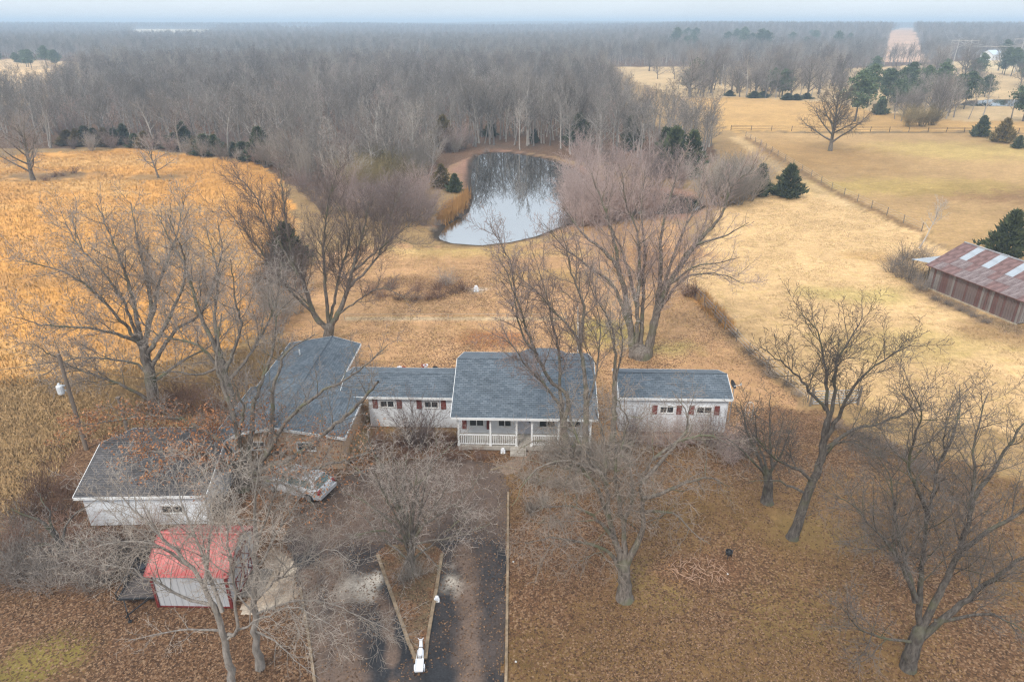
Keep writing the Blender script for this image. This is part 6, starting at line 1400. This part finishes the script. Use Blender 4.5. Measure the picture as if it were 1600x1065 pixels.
def pylon(x, y, h, wd, lab):
    o = empty('power_pylon', lab, 'power pylon', (x, y, tz(x, y)), -.25)
    for s in (-1, 1):
        q = MB(); q.bar((s * wd * .25, 0, -.5), (s * wd * .22, 0, h), .28, 8, .2); q.build('leg', PPOLE, o)
    q = MB(); q.bar((-wd / 2, 0, h - 1.2), (wd / 2, 0, h - 1.2), .2, 4); q.build('crossarm', PPOLE, o)
    q = MB(); q.bar((-wd * .24, 0, h * .62), (wd * .23, 0, h - 1.4), .12, 4); q.bar((wd * .24, 0, h * .62), (-wd * .23, 0, h - 1.4), .12, 4); q.build('brace', PPOLE, o)
    for s in (-.48, 0, .48):
        q = MB(); q.bar((s * wd, 0, h - 1.4), (s * wd, 0, h - 3.2), .12, 6); q.build('insulator', PPOLE, o)
    return o
PY = [(318, 480, 17.5, 18), (282, 372, 20.5, 18)]
PY = [((1500 - 800) / FPX * 480 * 1.0, 480 * .907, 16.5, 18), ((1597 - 800) / FPX * 385, 385 * .907, 19.5, 18)]
# place the pylons where their tops show above the pine grove
def at_depth(px, D): return ((px - 800) / FPX * D, D * math.cos(PITCH) + 0.0)
for i, (px, D, h, lab) in enumerate([(1500, 500, 16.5, 'hazy twin-legged power pylon above the pine grove'), (1598, 400, 19.5, 'nearer power pylon at the right edge of the picture')]):
    x = (px - 800) / FPX * D; y = (D - 27 * SP) / CP; pylon(x, y, h, 18, lab); PY[i] = (x, y, h, 18)
zt = tz(660, 1150)
for k, s in enumerate((-.48, 0, .48)):
    for (xa, ya, ha, w_), (xb, yb, hb, w2), r in ((PY[0], PY[1], .07), (PY[0], (560, 960, 14 + tz(560, 960), 16), .1)):
        cable('power_line', 'high-voltage line ' + ('between the two pylons' if r == .07 else 'from the hazy pylon towards the cleared corridor'), (xa + s * w_ * .97, ya + s * w_ * .25, tz(xa, ya) + ha - 3.2), (xb + s * w2 * .97, yb + s * w2 * .25, (tz(xb, yb) if r == .07 else 0) + hb - 3.2), 2.2, r, PPOLE)['group'] = 'high-voltage lines ' + ('between pylons' if r == .07 else 'to the corridor')

# ------------------------------------------------------------------ far houses
def farhouse(px, D, wd, dp, ht, rh, rm, lab, rz=0.2, h0=None):
    x = (px - 800) / FPX * D; y = (D - 27 * SP) / CP; z = tz(x, y) if h0 is None else h0
    o = empty('farmhouse', lab, 'house', (x, y, z), rz)
    walls(o, -wd / 2, wd / 2, -dp / 2, dp / 2, -.3, ht, WHITE, False, ht + rh)
    mb = MB(); slope(mb, (-wd / 2 - .4, -dp / 2 - .4, ht), (wd / 2 + .4, -dp / 2 - .4, ht), (wd / 2 + .4, 0, ht + rh), (-wd / 2 - .4, 0, ht + rh), 1.2); slope(mb, (wd / 2 + .4, dp / 2 + .4, ht), (-wd / 2 - .4, dp / 2 + .4, ht), (-wd / 2 - .4, 0, ht + rh), (wd / 2 + .4, 0, ht + rh), 1.2); mb.build('roof', rm, o)
    for k in (-.3, .05, .32): window(o, k * wd, ht * .55, 1.3, 1.2, -dp / 2, 2, False)
    return o
PALR = mat('pale_blue_metal_roof', (.55, .62, .68), .45, .08, 2); GRR = mat('grey_far_roof', (.33, .34, .36), .7, .1, 2)
farhouse(1546, 540, 11, 9, 4.2, 3.2, PALR, 'white farmhouse with pale blue roof behind the lone tall pine, left one', .5); farhouse(1572, 535, 12, 9, 4.2, 3.4, PALR, 'white farmhouse with pale blue roof behind the lone tall pine, right one', -.35)
for i, (px, D, c) in enumerate([(1156, 800, WHITE), (1172, 815, GRR), (1196, 780, WHITE), (1212, 770, GRR)]):
    farhouse(px, D, 16, 10, 5 + 1.2 * (i % 2), 3, PALR if c is WHITE else GRR, f'tiny {"white-roofed" if c is WHITE else "grey-roofed"} house in the distant wood, {["far left", "second", "third", "far right"][i]} of four', .2 * i)

# ------------------------------------------------------------------ parked vehicle
def loft(secs, name, m, parent, smooth=True, caps=True):
    """secs: list of rings with equal point count"""
    q = MB(); n = len(secs[0])
    for a, b in zip(secs, secs[1:]):
        for i in range(n): q.face([a[i], b[i], b[(i + 1) % n], a[(i + 1) % n]])
    if caps: q.face(secs[0]); q.face(secs[-1][::-1])
    o = q.build(name, m, parent, False, None, True); 
    if smooth:
        for p in o.data.polygons: p.use_smooth = True
        md = o.modifiers.new('round', 'BEVEL'); md.width = .05; md.segments = 2; md.limit_method = 'ANGLE'; md.angle_limit = R(28)
    return o
CARP = mat('silver_white_car_paint', (.60, .61, .63), .25, .03, 2, 0, .1, .6); TINT, tt_, pt_ = newmat('tinted_teal_glass'); pt_.inputs['Base Color'].default_value = (.055, .13, .13, 1); pt_.inputs['Roughness'].default_value = .05; pt_.inputs['Specular IOR Level'].default_value = .8
RLAMP = mat('red_lamp', (.35, .01, .02), .2, .1, 3, 0, 0, .6); CLAMP = mat('clear_lamp', (.7, .7, .7), .15, .05, 3, 0, 0, .6)
ra = Vector(G(512, 776)); fa = Vector(G(425, 752)); car = empty('parked_car', 'silver-white hatchback parked nose left under the leafy oak beside the brick wing', 'car', ra.lerp(fa, .5), math.atan2(fa.y - ra.y, fa.x - ra.x))
# x forward, rear at -2.2
def ring(x, hw, z0, z1, tw): return [(x, -hw, z0), (x, hw, z0), (x, hw * 1.0, z0 + (z1 - z0) * .55), (x, hw * tw, z1), (x, -hw * tw, z1), (x, -hw, z0 + (z1 - z0) * .55)]
loft([ring(-2.22, .80, .42, .86, .95), ring(-2.1, .87, .30, .98, .94), ring(-1.2, .90, .24, 1.0, .95), ring(.3, .90, .24, .98, .95), ring(1.15, .89, .24, .93, .93), ring(2.0, .84, .28, .80, .9), ring(2.22, .72, .36, .68, .9)], 'body', CARP, car)
loft([[(-2.0, -.70, 1.0), (-2.0, .70, 1.0), (-1.72, .58, 1.40), (-1.72, -.58, 1.40)], [(-1.72, -.76, .98), (-1.72, .76, .98), (-1.5, .60, 1.46), (-1.5, -.60, 1.46)], [(.3, -.80, .97), (.3, .80, .97), (.05, .62, 1.49), (.05, -.62, 1.49)], [(1.2, -.76, .93), (1.2, .76, .93), (.45, .58, 1.42), (.45, -.58, 1.42)]], 'cabin', CARP, car)
q = MB(); q.face([(-2.03, -.6, 1.02), (-2.03, .6, 1.02), (-1.73, .52, 1.42), (-1.73, -.52, 1.42)]); q.face([(-2.0, -.6, 1.0), (-1.70, -.52, 1.40), (-1.70, .52, 1.40), (-2.0, .6, 1.0)]); q.build('rear_window', TINT, car)
q = MB(); q.face([(1.17, .66, .98), (1.17, -.66, .98), (.50, -.53, 1.425), (.50, .53, 1.425)]); q.build('windscreen', TINT, car)
for s in (-1, 1):
    q = MB()
    for xa, xb in ((-1.6, -.85), (-.75, .1), (.17, .7)):
        q.face([(xa, s * .80, 1.02), (xb, s * .815, 1.02), (min(xb, .42), s * .645, 1.42), (xa + .12, s * .635, 1.42)][::s])
    q.build('side_window', TINT, car)
    q = MB(); q.box((-2.12, s * .72, .84), (.2, .26, .26)); q.build('tail_lamp', RLAMP, car)
    q = MB(); q.box((2.06, s * .62, .68), (.22, .3, .14)); q.build('headlamp', CLAMP, car)
    q = MB(); q.box((.85, s * .95, 1.02), (.14, .16, .12)); q.build('mirror', CARP, car)
    for x in (-1.42, 1.42):
        q = MB(); q.lathe((x, s * .80, .32), [(.2, -.1), (.31, -.11), (.325, -.06), (.325, .06), (.31, .11), (.2, .1)], 18, 'Y'); w_ = q.build('wheel', RUB, car, True); q = MB(); q.lathe((x, s * .84, .32), [(.02, -.08), (.2, -.08), (.2, .085), (.02, .075)], 12, 'Y'); q.build('rim', GALV, w_)
q = MB(); q.box((-2.24, 0, .5), (.14, 1.66, .24)); q.build('rear_bumper', CARP, car); q = MB(); q.box((2.2, 0, .46), (.14, 1.5, .22)); q.build('front_bumper', CARP, car)
q = MB(); q.box((-2.27, 0, .76), (.03, .5, .14)); q.build('number_plate', TRIM, car)
q = MB(); q.bar((-1.98, -.05, 1.08), (-1.84, .35, 1.27), .012, 4); q.build('wiper', DARKM, car)

# utility trailer left of the shed
tb = Vector(G(216, 948)); trl = empty('utility_trailer', 'low dark mesh utility trailer beside the left wall of the red-roofed shed', 'trailer', tb, R(4))
q = MB(); q.b2(-.95, .95, 0, .07, .5, .58); q.b2(-.95, .95, 2.6, 2.67, .5, .58); q.b2(-.95, -.88, .07, 2.6, .5, .58); q.b2(.88, .95, .07, 2.6, .5, .58); q.build('bed_frame', DARKM, trl)
me = None
for i in range(11):
    if me is None: q = MB(); q.b2(-.88, .88, -.105, .105, .5, .54); me = q.mesh('plank'); me.materials.append(mat('dark_deck_board', (.085, .07, .065), .9, .4, 4))
    o = link('plank', me, None, trl); o.location = (0, .19 + i * .23, 0)
for x in (-.92, .92):
    for y in (.04, .9, 1.75, 2.63):
        q = MB(); q.b2(x - .025, x + .025, y - .025, y + .025, .58, .92); q.build('stake', DARKM, trl)
    q = MB(); q.b2(x - .02, x + .02, 0, 2.67, .92, .96); q.build('side_rail', DARKM, trl)
    q = MB(); q.lathe((x * 1.14, 1.45, .32), [(.12, -.08), (.30, -.09), (.32, 0), (.30, .09), (.12, .08)], 14, 'Y'); o = q.build('wheel', RUB, trl, True); o.location = (0, 0, 0)
    for v in o.data.vertices: vx, vy = v.co.x - x * 1.14, v.co.y - 1.45; v.co.x, v.co.y = x * 1.14 + vy, 1.45 + vx
    q = MB(); q.box((x * 1.14, 1.45, .7), (.24, .8, .03)); q.build('mudguard', DARKM, trl)
q = MB(); q.bar((-.6, 0, .5), (0, -.95, .48), .035, 4); q.bar((.6, 0, .5), (0, -.95, .48), .035, 4); q.bar((0, -.9, .48), (0, -1.15, .48), .05, 6); q.build('tongue', DARKM, trl)
q = MB(); q.bar((0, -.95, .05), (0, -.95, .7), .03, 6); q.lathe((0, -.95, .0), [(.1, 0), (.1, .06)], 10); q.build('jack', DARKM, trl)
q = MB(); q.lathe((-.55, 1.9, .6), [(.2, 0), (.24, .3), (.22, .33)], 12); o = tag(q.build('bucket', mat('black_plastic', (.025, .027, .035), .4, .2, 3), None, True), 'black bucket standing on the bed of the utility trailer', 'bucket'); o.location = tb

# ------------------------------------------------------------------ donkey and cart ornament
WPL = mat('white_painted_concrete', (.80, .80, .82), .5, .05, 6)
ca = Vector(G(655, 1056)); cart = empty('ornamental_cart', 'white flat cart ornament at the tip of the driveway island', 'garden ornament', ca, R(3)); cart.scale = (.74, .78, .8)
q = MB(); q.b2(-.25, .25, .0, .82, .34, .37); q.build('bed', WPL, cart)
for a in ((-.25, -.22, 0, .82), (.22, .25, 0, .82), (-.22, .22, 0, .03), (-.22, .22, .79, .82)):
    q = MB(); q.b2(*a, .37, .48); q.build('side_board', WPL, cart)
for s in (-1, 1):
    q = MB(); q.bar((s * .2, .8, .42), (s * .19, 1.5, .40), .022, 6); q.build('shaft', WPL, cart)
    q = MB(); q.lathe((s * .30, .4, .22), [(.16, -.02), (.2, -.025), (.2, .025), (.16, .02)], 16, 'X')
    for t in range(6): a = t * math.pi / 3; q.bar((s * .30, .4, .22), (s * .30, .4 + .17 * math.cos(a), .22 + .17 * math.sin(a)), .012, 4)
    q.build('wheel', WPL, cart)
q = MB(); q.bar((-.3, .4, .22), (.3, .4, .22), .02, 6); q.b2(-.05, .05, .3, .5, .22, .34); q.build('axle', WPL, cart)
def skin(name, verts, edges, rad, m, parent=None, sub=2):
    me = bpy.data.meshes.new(name); me.from_pydata(verts, edges, []); o = bpy.data.objects.new(name, me); COL.objects.link(o)
    md = o.modifiers.new('skin', 'SKIN'); md.use_smooth_shade = True
    for v, r in zip(me.skin_vertices[0].data, rad): v.radius = (r, r)
    me.skin_vertices[0].data[0].use_root = True
    s2 = o.modifiers.new('sub', 'SUBSURF'); s2.levels = sub; s2.render_levels = sub
    dg = bpy.context.evaluated_depsgraph_get(); n = bpy.data.meshes.new_from_object(o.evaluated_get(dg)); bpy.data.objects.remove(o)
    for p in n.polygons: p.use_smooth = True
    n.materials.clear(); return link(name, n, m, parent)
dk = empty('donkey_statue', 'white donkey statue standing harnessed before the ornamental cart', 'statue', ca + Vector((-.03, .90, 0)), R(3)); dk.scale = (.8, .74, .8)
B = [(0, .0, .50), (0, .2, .48), (0, .42, .50), (0, .58, .66), (0, .66, .80), (0, .74, .80), (0, .90, .68)]
Vt = B + [(-.09, .0, .36), (-.10, -.05, .2), (-.10, -.02, .0), (.09, .0, .36), (.10, -.05, .2), (.10, -.02, .0), (-.09, .42, .34), (-.09, .44, .17), (-.09, .42, .0), (.09, .42, .34), (.09, .44, .17), (.09, .42, .0),
          (-.07, .68, .90), (-.17, .70, 1.04), (.07, .68, .90), (.17, .70, 1.04), (0, -.12, .50), (0, -.17, .30)]
E = [(0, 1), (1, 2), (2, 3), (3, 4), (4, 5), (5, 6), (0, 7), (7, 8), (8, 9), (0, 10), (10, 11), (11, 12), (2, 13), (13, 14), (14, 15), (2, 16), (16, 17), (17, 18), (4, 19), (19, 20), (4, 21), (21, 22), (0, 23), (23, 24)]
rad = [.15, .155, .15, .10, .085, .085, .06] + [.075, .042, .04] * 2 + [.065, .04, .04] * 2 + [.035, .02, .035, .02, .03, .02]
skin('body', Vt, E, rad, WPL, dk)
for s in (-1, 1):
    q = MB(); q.lathe((s * .075, .80, .83), [(.005, -.012), (.016, 0), (.005, .012)], 8, 'X'); q.build('eye', DARKM, dk)
q = MB(); q.lathe((0, .34, .50), [(.16, -.025), (.18, -.025), (.18, .025), (.16, .025)], 16, 'Y'); q.build('harness', mat('dark_strap', (.08, .06, .05), .7, .2, 5), dk)

# small ornaments
def frog(px, py, lab, s=1.0, name='garden_statue'):
    b = Vector(GT(px, py)); o = empty(name, lab, 'statue', b); o.scale = (s, s, s)
    skin('body', [(0, 0, .08), (0, .0, .24), (0, -.02, .38), (0, -.06, .50), (-.12, -.08, .1), (-.14, -.18, .02), (.12, -.08, .1), (.14, -.18, .02), (-.13, -.05, .3), (-.16, -.16, .22), (.13, -.05, .3), (.16, -.16, .22)], [(0, 1), (1, 2), (2, 3), (0, 4), (4, 5), (0, 6), (6, 7), (2, 8), (8, 9), (2, 10), (10, 11)], [.13, .14, .09, .09, .06, .04, .06, .04, .045, .03, .045, .03], WPL, o)
    q = MB(); q.lathe((0, 0, 0), [(.2, 0), (.2, .04), (.17, .05)], 14); q.build('plinth', CONC, o); return o
frog(683, 938, 'small white seated statue at the right kerb of the driveway island', .75)
frog(744, 455, 'white seated statue on a pale patch of the back lawn', 1.5)
frog(786, 707, 'small white seated statue on the ground before the porch railing', .9)
# loose white stones
ST = mat('white_stone', (.50, .48, .45), .8, .15, 8)
for i, (px, py, lab) in enumerate([(806, 1034, 'white stone in the leaves right of the driveway near the bottom edge'), (802, 878, 'white stone in the leaves right of the driveway beside the pale shrubs'), (1137, 897, 'white stone beside the brush pile on the front lawn')]):
    bm = bmesh.new(); bmesh.ops.create_icosphere(bm, subdivisions=2, radius=.055)
    for v in bm.verts: v.co = v.co * (1 + TR.uniform(-.18, .18)); v.co.z *= .6
    me = bpy.data.meshes.new('stone'); bm.to_mesh(me); bm.free(); o = tag(link('stone', me, ST), lab, 'stone'); o.location = Vector(G(px, py)) + Vector((0, 0, .04))
# brush pile with a dark fire pot
PALEW = mat('pale_cut_sticks', (.40, .25, .165), .85, .3, 4); bp = Vector(G(1092, 892)); pile = empty('brush_pile', 'flat heap of pale orange cut sticks on the front lawn', 'brush pile', bp)
me_ = None
for i in range(46):
    a = TR.uniform(0, 6.28); r_ = TR.uniform(0, 1) ** .6; c = Vector((math.cos(a) * r_ * 1.55, math.sin(a) * r_ * .95, .05 + .12 * (1 - r_) * TR.random())); t = TR.uniform(0, 3.14); l = TR.uniform(.3, 1.0); d = Vector((math.cos(t), math.sin(t), TR.uniform(-.08, .12))) * l / 2
    m = (c + Vector((TR.gauss(0, .06), TR.gauss(0, .06), .02))); link('stick', sweep([([tuple(c - d), tuple(m), tuple(c + d)], [.022, .02, .011], 4)], 'stick'), PALEW, pile)
b = Vector(G(1138, 870)); pot = empty('fire_pot', 'small black pot on legs at the corner of the brush pile', 'pot', b)
q = MB(); q.lathe((0, 0, .18), [(.06, 0), (.17, .06), (.2, .18), (.2, .26), (.17, .26), (.16, .18), (.05, .06)], 14); q.build('bowl', DARKM, pot, True)
for k in range(3): a = k * 2.094; q = MB(); q.bar((math.cos(a) * .13, math.sin(a) * .13, .24), (math.cos(a) * .2, math.sin(a) * .2, 0), .02, 6); q.build('leg', DARKM, pot)
q = MB(); q.bar((.18, 0, .42), (.34, .05, .62), .015, 6); q.build('handle', DARKM, pot)
# arch trellis to the right of the house
b = Vector(G(1168, 657)); tl = empty('garden_trellis', 'small pale looped wire trellis right of the house', 'trellis', b); q = MB()
P = [(-.3 * math.cos(t * math.pi / 12), 0, 1.1 + .5 * math.sin(t * math.pi / 12)) for t in range(13)]
P = [(-.26, 0, 0)] + P + [(.26, 0, 0)]
for a, c in zip(P, P[1:]): q.bar(a, c, .03, 5)
q.build('loop', PPOLE, tl); q = MB(); q.bar((0, .01, 0), (0, .01, 1.55), .02, 5); q.bar((-.28, .01, .7), (.28, .01, .7), .02, 5); q.build('crossbar', PPOLE, tl)
# pots behind the low range, just above its roof line
TERR = mat('terracotta', (.35, .10, .06), .8, .2, 5)
for i, (px, kind) in enumerate([(622, 'red'), (630, 'red'), (662, 'red'), (669, 'red'), (624, 'white'), (665, 'white'), (602, 'dark'), (680, 'dark')]):
    x, y, _ = V(px, 573, 49.5 + .4 * (i % 3)); lab = {'red': ['small terracotta pot behind the low range roof, leftmost', 'small terracotta pot behind the low range roof, second', 'small terracotta pot behind the low range roof, third', 'small terracotta pot behind the low range roof, rightmost'], 'white': ['white lidded pot behind the low range roof on the left', 'white lidded pot behind the low range roof on the right'], 'dark': ['dark finial pot behind the left end of the low range roof', 'dark finial pot behind the right part of the low range roof']}[kind]
    lab = lab[{'red': {0: 0, 1: 1, 2: 2, 3: 3}, 'white': {4: 0, 5: 1}, 'dark': {6: 0, 7: 1}}[kind][i]]
    z0 = V(px, 579, 49.5)[2] - .5; o = empty('flower_pot', lab, 'flower pot', (x, y, 0)); m = {'red': TERR, 'white': WPL, 'dark': DARKM}[kind]
    q = MB(); q.bar((0, 0, 0), (0, 0, 1.0), .05, 6); q.build('stand', WOOD, o); q = MB(); q.lathe((0, 0, 1.0), [(.12, 0), (.2, .3), (.22, .36), (.18, .36), (.15, .1)], 12); q.build('pot', m, o, True)

# ------------------------------------------------------------------ air
top_ = float(max(terrain(PX_, PY_).max() + 16 * 1.2, 44)); hv = [(x, y, z) for z in (-9, top_) for y in (-450, 6100) for x in (-13000, 13000)]; print('haze top', top_)
hz = bpy.data.meshes.new('haze'); hz.from_pydata(hv, [], [(0, 2, 3, 1), (4, 5, 7, 6), (0, 1, 5, 4), (2, 6, 7, 3), (0, 4, 6, 2), (1, 3, 7, 5)]); hz.update()
m, t, p = newmat('pale_haze'); t.nodes.remove(p)
pv = t.nodes.new('ShaderNodeVolumePrincipled'); pv.inputs['Color'].default_value = (.69, .845, 1.0, 1); pv.inputs['Density'].default_value = HAZE; pv.inputs['Anisotropy'].default_value = 0.0
t.links.new(pv.outputs[0], t.nodes['Material Output'].inputs['Volume']); link('haze', hz, m, kind='stuff')
